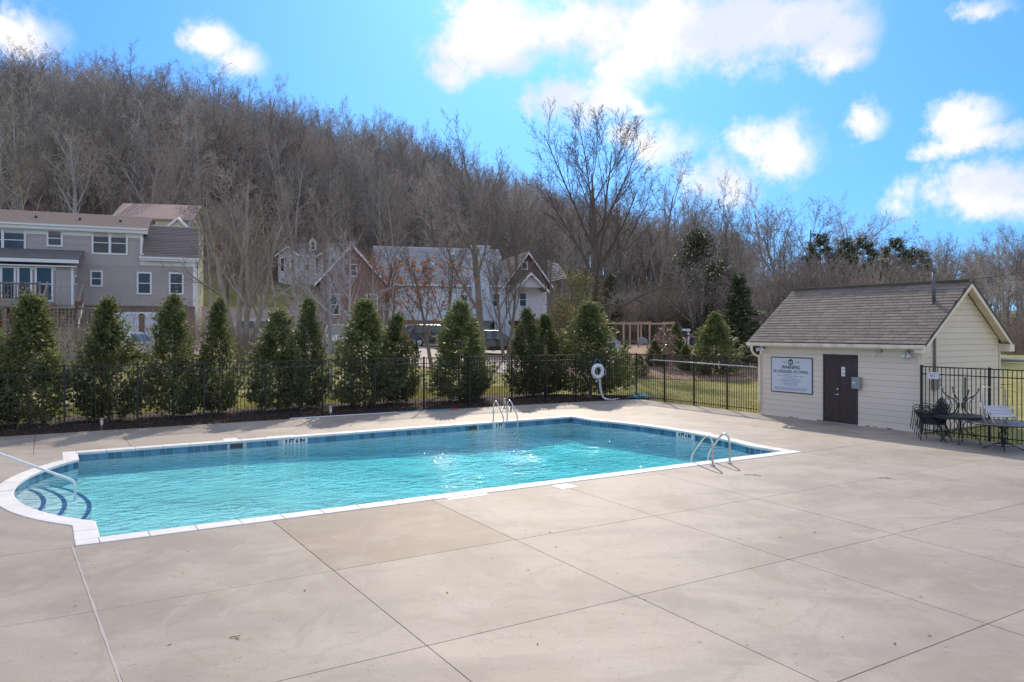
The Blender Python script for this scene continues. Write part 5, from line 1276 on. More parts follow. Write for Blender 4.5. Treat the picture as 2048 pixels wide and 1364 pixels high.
def copper_house():
    F = Fac(228, 72, 12.0); t = thing('cream_house', 'cream house with standing seam copper roof behind the grey house', 'house', (F.x, F.y, 0), F.a)
    z0 = ground_z(F.x, F.y) - 1; t0, t1 = F.t(232), F.t(381); ze = F.z(300, 437); zr = F.z(300, 408, 3.5)
    b = MB(); b.b2((t0, .0, z0), (t1, 6.5, ze)); b.build('wall', 'cream_wall', t)
    rf = roof_plane(t, 'roof_copper', (t0 - .3, -.4, ze - .05), (t1 + .35, -.4, ze - .05), (t1 + .35, 3.5, zr), (t0 - .3, 3.5, zr), name='metal_roof')
    roof_plane(t, 'roof_copper', (t1 + .35, 7, ze - .05), (t0 - .3, 7, ze - .05), (t0 - .3, 3.5, zr), (t1 + .35, 3.5, zr), name='rear_roof')
    n = 22
    for k in range(n + 1):
        x = t0 - .3 + (t1 - t0 + .65) * k / n; q = MB(); q.tube([(x, -.41, ze + .0), (x, 3.5, zr + .03)], .022, 4); q.build('seam', 'roof_copper', rf)
    m = MB(); m.add([(t1, 0, ze), (t1, 6.5, ze), (t1, 3.4, zr - .12), (t0, 0, ze), (t0, 6.5, ze), (t0, 3.4, zr - .12)], [(0, 1, 2), (5, 4, 3)]); m.build('gable_end', 'cream_wall', t)
    gable_block(t, F.t(340, -1), F.t(372, -1), -1.0, .3, ze - 2.0, F.z(355, 449, -1), F.z(355, 436, -1), 'cream_wall', 'white_trim', .2, 0)
    board('corner_board', 'white_trim', t, (t1 - .15, -.04, z0), (t1 + .03, .02, ze)); window(t, F.t(304), F.t(312), F.z(308, 450), F.z(308, 441), -.02, sash=False)
copper_house()
def beige_wall():
    x0, y0 = at(404, 58); x1, y1 = at(632, 62); a = math.atan2(y1 - y0, x1 - x0); L = math.hypot(x1 - x0, y1 - y0)
    t = thing('retaining_wall', 'plain beige rendered wall at the back of the driveway', 'wall', (x0, y0, 0), a); zt = zat(615, 60); zb = ground_z(x0, y0) - .5
    n = 6
    for k in range(n): board('panel', 'beige_wall', t, (L * k / n + .006, 0, zb), (L * (k + 1) / n - .006, .3, zt - .08))
    board('wall_cap', 'beige_wall', t, (-.05, -.05, zt - .08), (L + .05, .35, zt))
beige_wall()
def pergola():
    Y = 72.0; x0, _ = at(1200, Y); t = thing('timber_frame', 'unfinished pale timber pergola frame on the straw bank', 'pergola', (x0, Y, 0), R(10)); z1 = zat(646, Y); c, s = math.cos(R(10)), math.sin(R(10))
    def lx(px, d=0):
        r = (px - 1024) / FPX; X0, Y0 = x0 - s * d, Y + c * d; return (r * Y0 - X0) / (c - r * s)
    xs = [lx(p) for p in (1201, 1247, 1276, 1299, 1346)]
    for d in (0, 2.4):
        for i, x in enumerate(xs): gx, gy = x0 + c * x - s * d, Y + s * x + c * d; board('post', 'wood', t, (x - .07, d - .07, ground_z(gx, gy) - .2), (x + .07, d + .07, z1 - .12))
        board('beam', 'wood', t, (xs[0] - .2, d - .06, z1 - .12), (xs[-1] + .2, d + .06, z1 + .03))
    for x in xs: board('rafter', 'wood', t, (x - .05, -.3, z1 + .035), (x + .05, 2.7, z1 + .14))
    board('rail', 'grey_wood', t, (xs[0], -.12, zat(684, Y)), (xs[-1], -.075, zat(684, Y) + .12))
pergola()
def shed():
    Y = 69.0; x0, _ = at(1347, Y); x1, _ = at(1378, Y); t = thing('garden_shed', 'small dark blue shed with white trimmed door and flat roof', 'shed', (x0, Y, 0), 0); w = x1 - x0; zt = zat(662, Y); zb = ground_z(x0, Y) - .2
    b = MB(); b.b2((0, 0, zb), (w, 2.2, zt)); b.build('wall', 'shed_blue', t); board('roof', 'white_trim', t, (-.15, -.2, zt), (w + .1, 2.4, zt + .2))
    board('corner_board', 'white_trim', t, (w - .14, -.03, zb), (w + .02, .02, zt))
    b = MB(); a, c = w * .25, w * .78; zd = zt - .55; 
    for p, q in (((a, zb), (a + .1, zd)), ((c - .1, zb), (c, zd)), ((a, zd - .1), (c, zd))): b.b2((p[0], -.05, p[1]), (q[0], -.002, q[1]))
    b.tube([(a + .05, -.035, zb + .3), (c - .05, -.035, zd - .1)], .05, 4); b.build('door', 'white_trim', t)
shed()
def small_huts():
    Y = 66.0
    for px0, px1, pt, pb, mt, lab in ((1213, 1240, 674, 695, 'blue_white', 'little pale blue gabled playhouse under the timber frame'),):
        x0, _ = at(px0, Y); x1, _ = at(px1, Y); w = x1 - x0; zt = zat(pt, Y); zb = ground_z(x0, Y) - .1; t = thing('playhouse', lab, 'playhouse', (x0, Y, 0), 0); ze = zb + (zt - zb) * .55
        b = MB(); b.prism_y([(0, zb), (w, zb), (w, ze), (w / 2, zt), (0, ze)], 0, 1.4); b.build('wall', mt, t)
        for s in (0, 1): roof_plane(t, 'blue_white', *(((-.1, 1.5, ze - .1), (-.1, -.1, ze - .1), (w / 2, -.1, zt + .06), (w / 2, 1.5, zt + .06)) if s == 0 else ((w + .1, -.1, ze - .1), (w + .1, 1.5, ze - .1), (w / 2, 1.5, zt + .06), (w / 2, -.1, zt + .06))), th=.05)
        b = MB(); b.b2((w * .35, -.01, zb), (w * .65, .0, ze)); b.build('doorway', 'dark_grey', t)
    x0, _ = at(1276, Y); x1, _ = at(1296, Y); w = x1 - x0; zb = ground_z(x0, Y); t = thing('garden_bench', 'weathered grey bench with curved back under the timber frame', 'bench', (x0, Y, zb), 0)
    b = MB(); b.prism_y([(0, .4), (w, .4), (w, .75), (w * .75, .85), (w * .5, .95), (w * .25, .85), (0, .75)], .3, .36); b.build('backrest', 'grey_box', t)
    board('seat', 'grey_box', t, (0, -.1, .36), (w, .3, .42))
    for a in (0.03, w - .09): 
        for d in (-.08, .26): board('leg', 'grey_box', t, (a, d, 0), (a + .06, d + .06, .36))
small_huts()

# ------------------------------------------------------------------ vehicles
def car(label, loc, rz, paint, L=4.7, Wd=1.85, H=1.7, hood=1.05, kind='suv', cat='car', lamps='red_lamp'):
    t = thing('parked_car', label, cat, loc, rz); hl = L / 2; belt = H * .58; sill = .28
    if kind == 'suv': prof = [(-hl, .45), (-hl + .02, belt - .05), (-hl + .12, belt + .02), (-hl + .42, H - .06), (-hl + .7, H), (hl - hood - .95, H - .02), (hl - hood, belt + .04), (hl - .35, belt - .12), (hl - .03, belt - .32), (hl, .45), (hl - .1, sill), (-hl + .1, sill)]
    else: prof = [(-hl, .42), (-hl + .02, belt - .08), (-hl + .1, belt + .02), (-hl + .55, belt + .05), (-hl + 1.15, H - .03), (-hl + 1.6, H), (hl - hood - 1.0, H - .02), (hl - hood, belt + .02), (hl - .35, belt - .14), (hl - .03, belt - .34), (hl, .42), (hl - .1, sill), (-hl + .1, sill)]
    hw = lambda z: Wd / 2 * (1 - .26 * max(0, (z - belt)) / (H - belt) - .05 * max(0, (.55 - z)))
    n = len(prof); b = MB(); V = [(x, hw(z), z) for x, z in prof] + [(x, -hw(z), z) for x, z in prof]
    b.add(V, [tuple(range(n)), tuple(range(2 * n - 1, n - 1, -1))] + [(i, n + i, n + (i + 1) % n, (i + 1) % n) for i in range(n)]); o = b.build('body', paint, t); bevel(o, .05, 2)
    # glass: sides, windscreen, rear
    zi, zo = belt + .07, H - .13
    xa = -hl + (.45 if kind == 'suv' else 1.0); xb = hl - hood - .18; xr = -hl + (.62 if kind == 'suv' else 1.35); xf = hl - hood - .82
    for s in (-1, 1):
        xm = (xr + xf) / 2 + .1
        for p, q, pt, qt in ((xa, xm - .04, xr, xm - .06), (xm + .04, xb, xm + .02, xf)):
            g = MB(); y0, y1 = s * (hw(zi) + .006), s * (hw(zo) + .006); V = [(p, y0, zi), (q, y0, zi), (qt, y1, zo), (pt, y1, zo)]; V += [(a, y - s * .02, z) for a, y, z in V]
            g.add(V, [(0, 1, 2, 3), (7, 6, 5, 4), (0, 4, 5, 1), (1, 5, 6, 2), (2, 6, 7, 3), (3, 7, 4, 0)]); g.build('side_window', 'car_glass', t)
        m = MB(); m.box((xb + .05, s * (Wd / 2 + .08), belt + .1), (.14, .16, .13)); mo = m.build('wing_mirror', paint, t); bevel(mo, .03)
    def pane(x0, z0, x1, z1, nm):
        d = Vector((z1 - z0, 0, -(x1 - x0))).normalized() * (.012 if x1 < x0 else -.012)
        g = MB(); V = []
        for x, z in ((x0, z0), (x1, z1)):
            for s in (-1, 1): V.append((x + d.x, s * (hw(z) - .09), z + d.z))
        V += [(a - d.x * 2, y, z - d.z * 2) for a, y, z in V]; g.add(V, [(0, 1, 3, 2), (4, 6, 7, 5), (0, 4, 5, 1), (2, 3, 7, 6), (0, 2, 6, 4), (1, 5, 7, 3)]); g.build(nm, 'car_glass', t)
    k0, k1 = (hl - hood, belt + .04), (hl - hood - .95, H - .02)
    if kind != 'suv': k0, k1 = (hl - hood, belt + .02), (hl - hood - 1.0, H - .02)
    L2 = lambda f: (k0[0] + (k1[0] - k0[0]) * f, k0[1] + (k1[1] - k0[1]) * f)
    pane(*L2(.08), *L2(.92), 'windscreen')
    r0, r1 = ((-hl + .12, belt + .02), (-hl + .42, H - .06)) if kind == 'suv' else ((-hl + .55, belt + .05), (-hl + 1.15, H - .03))
    L3 = lambda f: (r0[0] + (r1[0] - r0[0]) * f, r0[1] + (r1[1] - r0[1]) * f)
    d0, d1 = L3(.12), L3(.9); g = MB(); V = [(x - .02, s * (hw(z) - .1), z + .008) for x, z in (d0, d1) for s in (-1, 1)]; V += [(a + .03, y, z - .01) for a, y, z in V]
    g.add(V, [(0, 2, 3, 1), (4, 5, 7, 6), (0, 1, 5, 4), (2, 6, 7, 3), (0, 4, 6, 2), (1, 3, 7, 5)]); g.build('rear_window', 'car_glass', t)
    for s in (-1, 1):
        m = MB(); m.box((-hl + .02, s * (Wd / 2 - .16), belt - .16), (.08, .26, .24)); m.build('tail_light', lamps, t)
        m = MB(); m.box((hl - .13, s * (Wd / 2 - .22), belt - .30), (.24, .34, .14)); m.build('headlight', 'white_plastic', t)
        for x in (-hl + .85, hl - .88):
            m = MB(); m.disc((x, s * (Wd / 2 - .2), .33), .33, s * .19, 20, 'y'); wh = m.build('wheel', 'tyre', t); m = MB(); m.disc((x, s * (Wd / 2 - .008), .33), .20, s * .012, 16, 'y'); m.build('rim', 'brushed', wh)
    m = MB(); m.b2((-hl - .03, -Wd / 2 + .1, .36), (-hl + .06, Wd / 2 - .1, .50)); m.build('rear_bumper', 'dark_grey' if kind == 'suv' else paint, t); m = MB(); m.b2((hl - .06, -Wd / 2 + .1, .36), (hl + .03, Wd / 2 - .1, .52)); m.build('front_bumper', 'dark_grey' if kind == 'suv' else paint, t)
    m = MB(); m.b2((hl - .03, -.5, .55), (hl + .02, .5, .72)); m.build('grille', 'dark_grey', t); m = MB(); m.b2((-hl - .035, -.24, .62), (-hl + .01, .24, .74)); m.build('number_plate', 'white_plastic', t)
    if kind == 'suv':
        for s in (-1, 1): m = MB(); m.tube([(-hl + .7, s * (hw(H) - .05), H + .0), (-hl + .8, s * (hw(H) - .05), H + .06), (hl - hood - 1.1, s * (hw(H) - .05), H + .05), (hl - hood - 1.0, s * (hw(H) - .05), H - .02)], .02, 5); m.build('roof_rail', 'brushed', t)
    return t
def park(px, Y): x, y = at(px, Y); return (x, y, ground_z(x, y))
def park_up(px, Y, pb):
    x, y = at(px, Y); return (x, y, max(ground_z(x, y) - .0, 0))
car('white saloon seen from behind with red tail light by the garage doors', park(257, 42.5), R(86), 'car_white', 4.6, 1.85, 1.48, kind='saloon')
car('white car with dark windows parked against the beige wall', park(535, 53), R(-10), 'car_white', 4.7, 1.85, 1.6)
car('white SUV facing the pool behind the slender grey tree', park(678, 47), R(-78), 'car_white', 4.7, 1.9, 1.72)
car('dark SUV with orange tail light by the brick doorway', park(868, 60), R(25), 'car_grey', 4.7, 1.9, 1.7, lamps='amber_lamp')
car('black pickup style car parked below the white stairs', park(985, 56), R(4), 'car_black', 5.0, 1.95, 1.75)

# ------------------------------------------------------------------ person bending over by the shed
def person():
    x, y = at(1386, 67); t = thing('person', 'person in dusty pink top and blue jeans bending over beside the shed', 'person', (x, y, ground_z(x, y)), R(200))
    J = {'pel': (0, 0, .88), 'ch': (.33, 0, 1.12), 'nk': (.50, 0, 1.12), 'hd': (.64, 0, 1.06), 'lh': (0, .10, .84), 'lk': (.06, .12, .46), 'la': (-.04, .12, .07), 'lt': (.14, .13, .04), 'rh': (0, -.10, .84), 'rk': (.10, -.12, .46), 'ra': (.02, -.12, .07), 'rt': (.2, -.13, .04),
         'ls': (.40, .18, 1.08), 'le': (.46, .22, .80), 'lw': (.56, .18, .56), 'lf': (.60, .17, .46), 'rs': (.40, -.18, 1.08), 're': (.46, -.22, .80), 'rw': (.56, -.18, .56), 'rf': (.60, -.17, .46)}
    def skin(name, edges, rad, mat, parent, sub=2):
        keys = []; 
        for e in edges:
            for k in e:
                if k not in keys: keys.append(k)
        me = bpy.data.meshes.new(name); me.from_pydata([J[k] for k in keys], [(keys.index(a), keys.index(c)) for a, c in edges], []); me.materials.append(MAT[mat]); o = link(name, me, parent)
        o.modifiers.new('skin', 'SKIN'); 
        if not me.skin_vertices: me.attributes.new  # layer is made by the modifier
        lay = me.skin_vertices[0].data if len(me.skin_vertices) else None
        if lay is None:
            bm = bmesh.new(); bm.from_mesh(me); l = bm.verts.layers.skin.verify(); bm.to_mesh(me); bm.free(); lay = me.skin_vertices[0].data
        for i, k in enumerate(keys): lay[i].radius = (rad[k], rad[k]); lay[i].use_root = (i == 0)
        o.modifiers.new('sub', 'SUBSURF').levels = 1; o.modifiers['sub'].render_levels = sub; return o
    r = dict(pel=.13, ch=.14, nk=.06, hd=.095, lh=.09, lk=.055, la=.04, lt=.035, rh=.09, rk=.055, ra=.04, rt=.035, ls=.055, le=.04, lw=.028, lf=.03, rs=.055, re=.04, rw=.028, rf=.03)
    arms = [('ch', 'ls'), ('ls', 'le'), ('le', 'lw'), ('lw', 'lf'), ('ch', 'rs'), ('rs', 're'), ('re', 'rw'), ('rw', 'rf')]
    legs = [('pel', 'lh'), ('lh', 'lk'), ('lk', 'la'), ('la', 'lt'), ('pel', 'rh'), ('rh', 'rk'), ('rk', 'ra'), ('ra', 'rt')]
    skin('body', [('pel', 'ch'), ('ch', 'nk'), ('nk', 'hd')] + arms + legs, r, 'skin', t)
    r2 = {k: v + .018 for k, v in r.items()}
    skin('shirt', [('pel', 'ch')] + [e for e in arms if e[1] in ('ls', 'le', 'rs', 're')], r2, 'shirt', t)
    skin('jeans', [e for e in legs if e[1] not in ('lt', 'rt')], r2, 'jeans', t)
    b = MB(); b.ball((.645, 0, 1.085), .108, 12, 8, (1, 1, .95)); b.build('hair', 'hair', t, True)
    for s in (-1, 1): b = MB(); b.box((.11 + (.06 if s < 0 else 0), s * .125, .03), (.26, .095, .07)); q = b.build('shoe', 'white_plastic', t); bevel(q, .02)
person()

# ------------------------------------------------------------------ vegetation
UPV = Vector((0, 0, 1))
class Tree:
    """a recursive bare tree; trunk and limbs go to one mesh, finer wood to another"""
    def __init__(s, seed): s.r = random.Random(seed); s.tr = MB(); s.cr = MB(); s.tips = []
    def rv(s): return Vector((s.r.uniform(-1, 1), s.r.uniform(-1, 1), s.r.uniform(-1, 1)))
    def strip(s, pts, rad):
        mb = s.cr; a = (pts[-1] - pts[0]).cross(s.rv())
        if a.length < 1e-6: return
        a.normalize(); o = len(mb.v); n = len(pts)
        for p, r in zip(pts, rad): q = a * r; mb.v.append((p.x - q.x, p.y - q.y, p.z - q.z)); mb.v.append((p.x + q.x, p.y + q.y, p.z + q.z))
        for i in range(n - 1): mb.f.append((o + 2 * i, o + 2 * i + 2, o + 2 * i + 3, o + 2 * i + 1)); mb.mi.append(0)
    def branch(s, p, d, L, r, lev, S):
        n = S['seg'][lev]; pts = [p.copy()]; dirs = [d.copy()]; rad = [r]; tip = S['tip'][lev]; wig = S['wig'][lev]; tr = S['trop'][lev]; step = L / n
        for i in range(n):
            d = d + s.rv() * wig; d.z += tr; d.normalize(); p = p + d * step; pts.append(p); dirs.append(d.copy()); rad.append(r + (r * tip - r) * (i + 1) / n)
        sd = S['sides'][lev]
        if sd > 2: (s.tr if lev < S['split'] else s.cr).tube(pts, rad, sd, cap=False)
        else: s.strip(pts, [max(x, S['minr']) for x in rad])
        if lev + 1 >= len(S['seg']):
            s.tips.append(pts[-1]); return
        k = S['kids'][lev]; k = max(1, int(k * s.r.uniform(.8, 1.25) + .5)); lo = S['lo'][lev]; az = s.r.uniform(0, 6.28)
        for j in range(k):
            t = lo + (1 - lo) * (j + s.r.uniform(.1, .9)) / k; f = t * n; i = min(int(f), n - 1); q = pts[i].lerp(pts[i + 1], f - i); dd = dirs[i + 1]
            az += 2.4 + s.r.uniform(-.5, .5); a = dd.orthogonal().normalized(); b = dd.cross(a); side = a * math.cos(az) + b * math.sin(az)
            an = S['ang'][lev] * s.r.uniform(.7, 1.3); cd = dd * math.cos(an) + side * math.sin(an)
            shp = S['shape'][lev]; ln = L * S['ratio'][lev] * s.r.uniform(.7, 1.2) * (1 - shp * t); rr = rad[i] + (rad[i + 1] - rad[i]) * (f - i)
            s.branch(q, cd.normalized(), ln, max(rr * S['rr'][lev], S['minr']), lev + 1, S)
def spec(kids=(9, 6, 5, 4), ang=(.75, .7, .7, .7), ratio=(.5, .5, .5, .5), trop=(.02, .12, .08, .04, .02), wig=(.06, .14, .2, .25, .3), lo=(.3, .2, .15, .1), shape=(.45, .35, .3, .2), seg=(7, 5, 4, 2, 2), sides=(7, 5, 3, 2, 2), minr=.008, rr=(.55, .55, .6, .7), tip=(.25, .3, .35, .5, .5), split=2):
    return dict(kids=kids, ang=ang, ratio=ratio, trop=trop, wig=wig, lo=lo, shape=shape, seg=seg, sides=sides, minr=minr, rr=rr, tip=tip, split=split)
def leaves_at(mb, pts, n, spread, size, rnd):
    for _ in range(n):
        p = pts[rnd.randrange(len(pts))] + Vector((rnd.gauss(0, spread), rnd.gauss(0, spread), rnd.gauss(0, spread)))
        leaf(mb, p, size * rnd.uniform(.6, 1.4), rnd)
def leaf(mb, p, s, rnd):
    a = Vector((rnd.uniform(-1, 1), rnd.uniform(-1, 1), rnd.uniform(-1, 1))); b = Vector((rnd.uniform(-1, 1), rnd.uniform(-1, 1), rnd.uniform(-1, 1))).cross(a)
    if b.length < 1e-4: return
    a = a.normalized() * s; b = b.normalized() * s * .45; o = len(mb.v)
    for q in (p - a, p + b, p + a, p - b): mb.v.append((q.x, q.y, q.z))
    mb.f.append((o, o + 1, o + 2, o + 3)); mb.mi.append(mb.cur)

# ---- the hillside wood: a few grown trees, copied
HILL = []; HILLP = []
def hill_protos():
    kinds = [(13.5, .20, 11, .55, .40), (14.5, .24, 10, .78, .50), (13.0, .16, 12, .42, .32), (12.0, .22, 9, .9, .55), (14.0, .18, 11, .6, .42), (15.0, .26, 10, .7, .46), (11.5, .15, 12, .5, .38), (13.0, .30, 9, .8, .6)]
    for k, (hh, r0, kid, an, ra) in enumerate(kinds):
        tr = Tree(100 + k)
        S = spec(kids=(kid, 6, 6, 4), ang=(an, .6, .65, .7), ratio=(ra, .45, .48, .55), lo=(.30 + .04 * (k % 4), .2, .15, .1), shape=(.45, .3, .3, .2), minr=.011, rr=(.55, .5, .55, .7), seg=(7, 5, 3, 2, 2), trop=(.02, .12 if an < .7 else .07, .08, .04, .02), wig=(.07, .16, .2, .25, .3))
        tr.branch(Vector((0, 0, -.4)), Vector((0, 0, 1)), hh, r0, 0, S)
        if k % 3 == 1: tr.branch(Vector((.15, 0, .5)), Vector((.25, .1, 1)).normalized(), hh * .85, r0 * .7, 0, S)
        m = MB(); m.v = tr.tr.v + tr.cr.v; o = len(tr.tr.v); m.f = tr.tr.f + [tuple(i + o for i in f) for f in tr.cr.f]; m.mi = [0] * len(tr.tr.f) + [1] * len(tr.cr.f)
        HILLP.append((tr.tr.mesh('trunk', {4: 'bark_pale', 1: 'bark_grey'}.get(k, 'bark_hill')), tr.cr.mesh('crown', 'twig_hill')))
        HILL.append(m.mesh('woodland_tree', [{4: 'bark_pale', 1: 'bark_grey'}.get(k, 'bark_hill'), 'twig_hill']))
hill_protos()
def wood_tree(k, loc, rot, scale, label, group):
    t = thing('woodland_tree', label, 'tree', loc, 0, group); t.rotation_euler = rot; t.scale = scale
    link('trunk', HILLP[k % len(HILLP)][0], t); link('crown', HILLP[k % len(HILLP)][1], t); return t
def hill_forest():
    rnd = random.Random(21); spots = []
    y = 84.0
    for row in range(45):
        y = 80 + row * 3.9
        x0, x1 = (-420 - 1024) / FPX * y, (1500 - 1024) / FPX * y; x = x0 + rnd.uniform(0, 4)
        while x < x1:
            px = 1024 + FPX * x / y; yy = y + rnd.uniform(-1.8, 1.8)
            a = x / yy; rc = interp(a, PXA, HR_); r0 = interp(a, PXA, H0_)
            ok = yy < rc + 44 and yy > r0 + 8
            if 380 < px < 720 and yy < 112: ok = False
            if px < 420 and yy < 84: ok = False
            if px > 1180 and yy < 118: ok = False
            if ok: spots.append((x, yy, px, yy / rc))
            x += rnd.uniform(3.6, 6.6)
    # nearest rows and the crest are picked out as single trees, the rest is one mass
    inview = [s for s in spots if s[2] > -120]; out = [s for s in spots if s[2] <= -120]
    for _ in range(130):
        px = rnd.uniform(1860, 2900); yy = rnd.uniform(122, 185); out.append(((px - 1024) / FPX * yy, yy, px, 0))
    inview.sort(key=lambda s: s[1]); near = inview[:110]; rest = inview[110:]
    crest = [s for s in rest if .93 < s[3] < 1.06]; rnd.shuffle(crest); crest = crest[:150]; cs = set(crest); rest = [s for s in rest if s not in cs] + out
    def put(s): return s[0], s[1], ground_z(s[0], s[1]) - .3
    for nm, lst, lab, grp in (('near', near, 'bare grey brown tree in the front rows of the hillside wood', 'front trees of the hillside wood'), ('crest', crest, 'bare tree standing on the skyline of the wooded hill', 'skyline trees of the hillside wood')):
        for s in lst:
            sc = rnd.uniform(.85, 1.22); wood_tree(rnd.randrange(len(HILL)), put(s), (rnd.uniform(-.05, .05), rnd.uniform(-.05, .05), rnd.uniform(0, 6.28)), (sc * rnd.uniform(.9, 1.15), sc * rnd.uniform(.9, 1.15), sc), lab, grp)
    # the mass of the wood: instances on points
    hc = bpy.data.collections.new('wood_sources')
    for k, me in enumerate(HILL):
        hc.objects.link(bpy.data.objects.new('wood_source', me))
    me = bpy.data.meshes.new('hillside_wood'); me.from_pydata([put(s) for s in rest], [], []); n = len(rest)
    ra = me.attributes.new('rot', 'FLOAT_VECTOR', 'POINT'); ra.data.foreach_set('vector', [v for _ in range(n) for v in (rnd.uniform(-.05, .05), rnd.uniform(-.05, .05), rnd.uniform(0, 6.28))])
    sa = me.attributes.new('siz', 'FLOAT', 'POINT'); sa.data.foreach_set('value', [rnd.uniform(.85, 1.2) for _ in range(n)])
    ia = me.attributes.new('pick', 'INT', 'POINT'); ia.data.foreach_set('value', [rnd.randrange(len(HILL)) for _ in range(n)])
    o = link('hillside_wood', me); tag(o, 'dense leafless wood covering the hillside', 'wood', kind='stuff')
    ng = bpy.data.node_groups.new('wood', 'GeometryNodeTree'); ng.interface.new_socket('Geometry', in_out='INPUT', socket_type='NodeSocketGeometry'); ng.interface.new_socket('Geometry', in_out='OUTPUT', socket_type='NodeSocketGeometry')
    N = ng.nodes.new; gi, go = N('NodeGroupInput'), N('NodeGroupOutput'); ip = N('GeometryNodeInstanceOnPoints'); ci = N('GeometryNodeCollectionInfo'); ci.inputs[0].default_value = hc; ci.inputs['Separate Children'].default_value = True; ci.inputs['Reset Children'].default_value = True
    def attr(nm, ty): a = N('GeometryNodeInputNamedAttribute'); a.data_type = ty; a.inputs[0].default_value = nm; return a.outputs[0]
    L = ng.links.new; L(gi.outputs[0], ip.inputs['Points']); L(ci.outputs[0], ip.inputs['Instance']); ip.inputs['Pick Instance'].default_value = True
    L(attr('pick', 'INT'), ip.inputs['Instance Index']); L(attr('rot', 'FLOAT_VECTOR'), ip.inputs['Rotation']); L(attr('siz', 'FLOAT'), ip.inputs['Scale']); L(ip.outputs[0], go.inputs[0])
    o.modifiers.new('wood', 'NODES').node_group = ng
    print('forest', len(near), len(crest), len(rest))
hill_forest()

# ---- single bare trees
def bare_tree(px, Y, top, label, seed, S, r0, bark, twig, spread=1.0, stems=1, lean=(0, 0), base_z=None, H=None, extra=None, cat='tree', name='bare_tree', low=None):
    x, y = at(px, Y); zb = ground_z(x, y) - .1 if base_z is None else base_z; H = H or (zat(top, Y) - zb)
    t = thing(name, label, cat, (x, y, zb)); T = Tree(seed)
    for k in range(stems):
        q = 6.28 * k / max(1, stems) + seed; d = Vector((lean[0], lean[1], 1)) + (Vector((math.cos(q), math.sin(q), 0)) * (.16 * spread if stems > 1 else 0))
        T.branch(Vector((math.cos(q) * .18 * (stems > 1), math.sin(q) * .18 * (stems > 1), 0)), d.normalized(), H * .82 * (1 if k == 0 else T.r.uniform(.7, .95)), r0 * (1 if stems == 1 else .75), 0, S)
    if low: low(T)
    # scale to the measured height
    zt = max(v[2] for v in T.cr.v) if T.cr.v else H; f = H / zt
    for mb in (T.tr, T.cr): mb.v = [(a * f, b * f, c * f) for a, b, c in mb.v]
    T.tr.build('trunk', bark, t, True); T.cr.build('crown', twig, t)
    if extra: extra(t, T, f)
    return t
big = spec(kids=(14, 9, 7, 6), ang=(.58, .5, .55, .6), ratio=(.92, .42, .5, .5), trop=(.05, .06, .07, .05, .02), wig=(.025, .07, .12, .2, .25), lo=(.22, .25, .2, .1), shape=(.62, .35, .3, .2), minr=.014, rr=(.52, .55, .6, .65), seg=(8, 8, 5, 3, 2), sides=(10, 6, 4, 3, 2), tip=(.15, .2, .3, .5, .5))
def big_low(T):
    S = spec(kids=(7, 5, 4), ang=(.8, .7, .7), ratio=(.42, .5, .5), trop=(-.005, -.02, .0, 0), wig=(.12, .22, .25, .3), lo=(.3, .2, .1), shape=(.3, .3, .2), seg=(9, 5, 3, 2), sides=(6, 4, 3, 2), minr=.011, rr=(.6, .6, .6), tip=(.2, .3, .4, .5), split=1)
    T.branch(Vector((0.2, 0, 3.0)), Vector((.95, -.05, .42)).normalized(), 11.5, .20, 0, S); T.branch(Vector((-.1, 0, 4.6)), Vector((.9, -.2, -.35)).normalized(), 4.5, .09, 0, S)
bare_tree(1192, 62, 208, 'tall spreading bare tree, biggest of the single trees, beside the timber frame', 11, big, .45, 'bark_dark', 'twig_dark', low=big_low)
mid = spec(kids=(9, 7, 5, 4), ang=(.5, .5, .6, .6), ratio=(.58, .5, .5, .5), trop=(.02, .10, .08, .04, .02), lo=(.22, .2, .15, .1), minr=.009, seg=(8, 7, 4, 3, 2), sides=(8, 5, 3, 2, 2), wig=(.06, .09, .15, .2, .3))
bare_tree(962, 50, 228, 'tall bare tree in front of the white chimney of the brick house', 12, mid, .30, 'bark_big', 'twig_big')
bare_tree(1012, 53, 340, 'bare forked tree rising beside the white stairs', 13, mid, .20, 'bark_big', 'twig_big', stems=2)
bare_tree(1100, 58, 430, 'slim bare tree at the end of the white balcony', 14, mid, .15, 'bark_big', 'twig_big')
pale = spec(kids=(8, 6, 5, 3), ang=(.6, .65, .7, .7), ratio=(.45, .5, .5, .5), trop=(.03, .06, .04, .02, 0), lo=(.25, .2, .1, .1), minr=.008, seg=(9, 6, 4, 2, 2), sides=(8, 5, 3, 2, 2), wig=(.10, .16, .2, .25, .3), split=2)
bare_tree(488, 41, 330, 'pale barked bare tree with several stems behind the hedge', 15, pale, .24, 'bark_pale', 'twig_pale', stems=4, spread=1.5)
bare_tree(540, 62, 360, 'slender pale tree in front of the beige wall', 16, pale, .13, 'bark_pale', 'twig_pale', stems=2)
vase = spec(kids=(12, 9, 8, 5), ang=(.7, .6, .6, .6), ratio=(.62, .5, .45, .5), trop=(.02, .07, .05, .03, 0), lo=(.2, .15, .1, .1), minr=.009, seg=(6, 6, 4, 3, 2), sides=(8, 5, 3, 2, 2), wig=(.05, .1, .15, .2, .3))
bare_tree(660, 31.5, 450, 'small smooth grey tree with fine pale twigs just behind the fence', 17, vase, .15, 'bark_grey', 'twig_grey')
thin = spec(kids=(9, 7, 5, 4), ang=(.6, .6, .6, .6), ratio=(.55, .5, .45, .5), trop=(.02, .07, .05, .03, 0), lo=(.22, .15, .1, .1), minr=.009, seg=(6, 5, 4, 3, 2), sides=(8, 5, 3, 2, 2), wig=(.05, .1, .15, .2, .3))
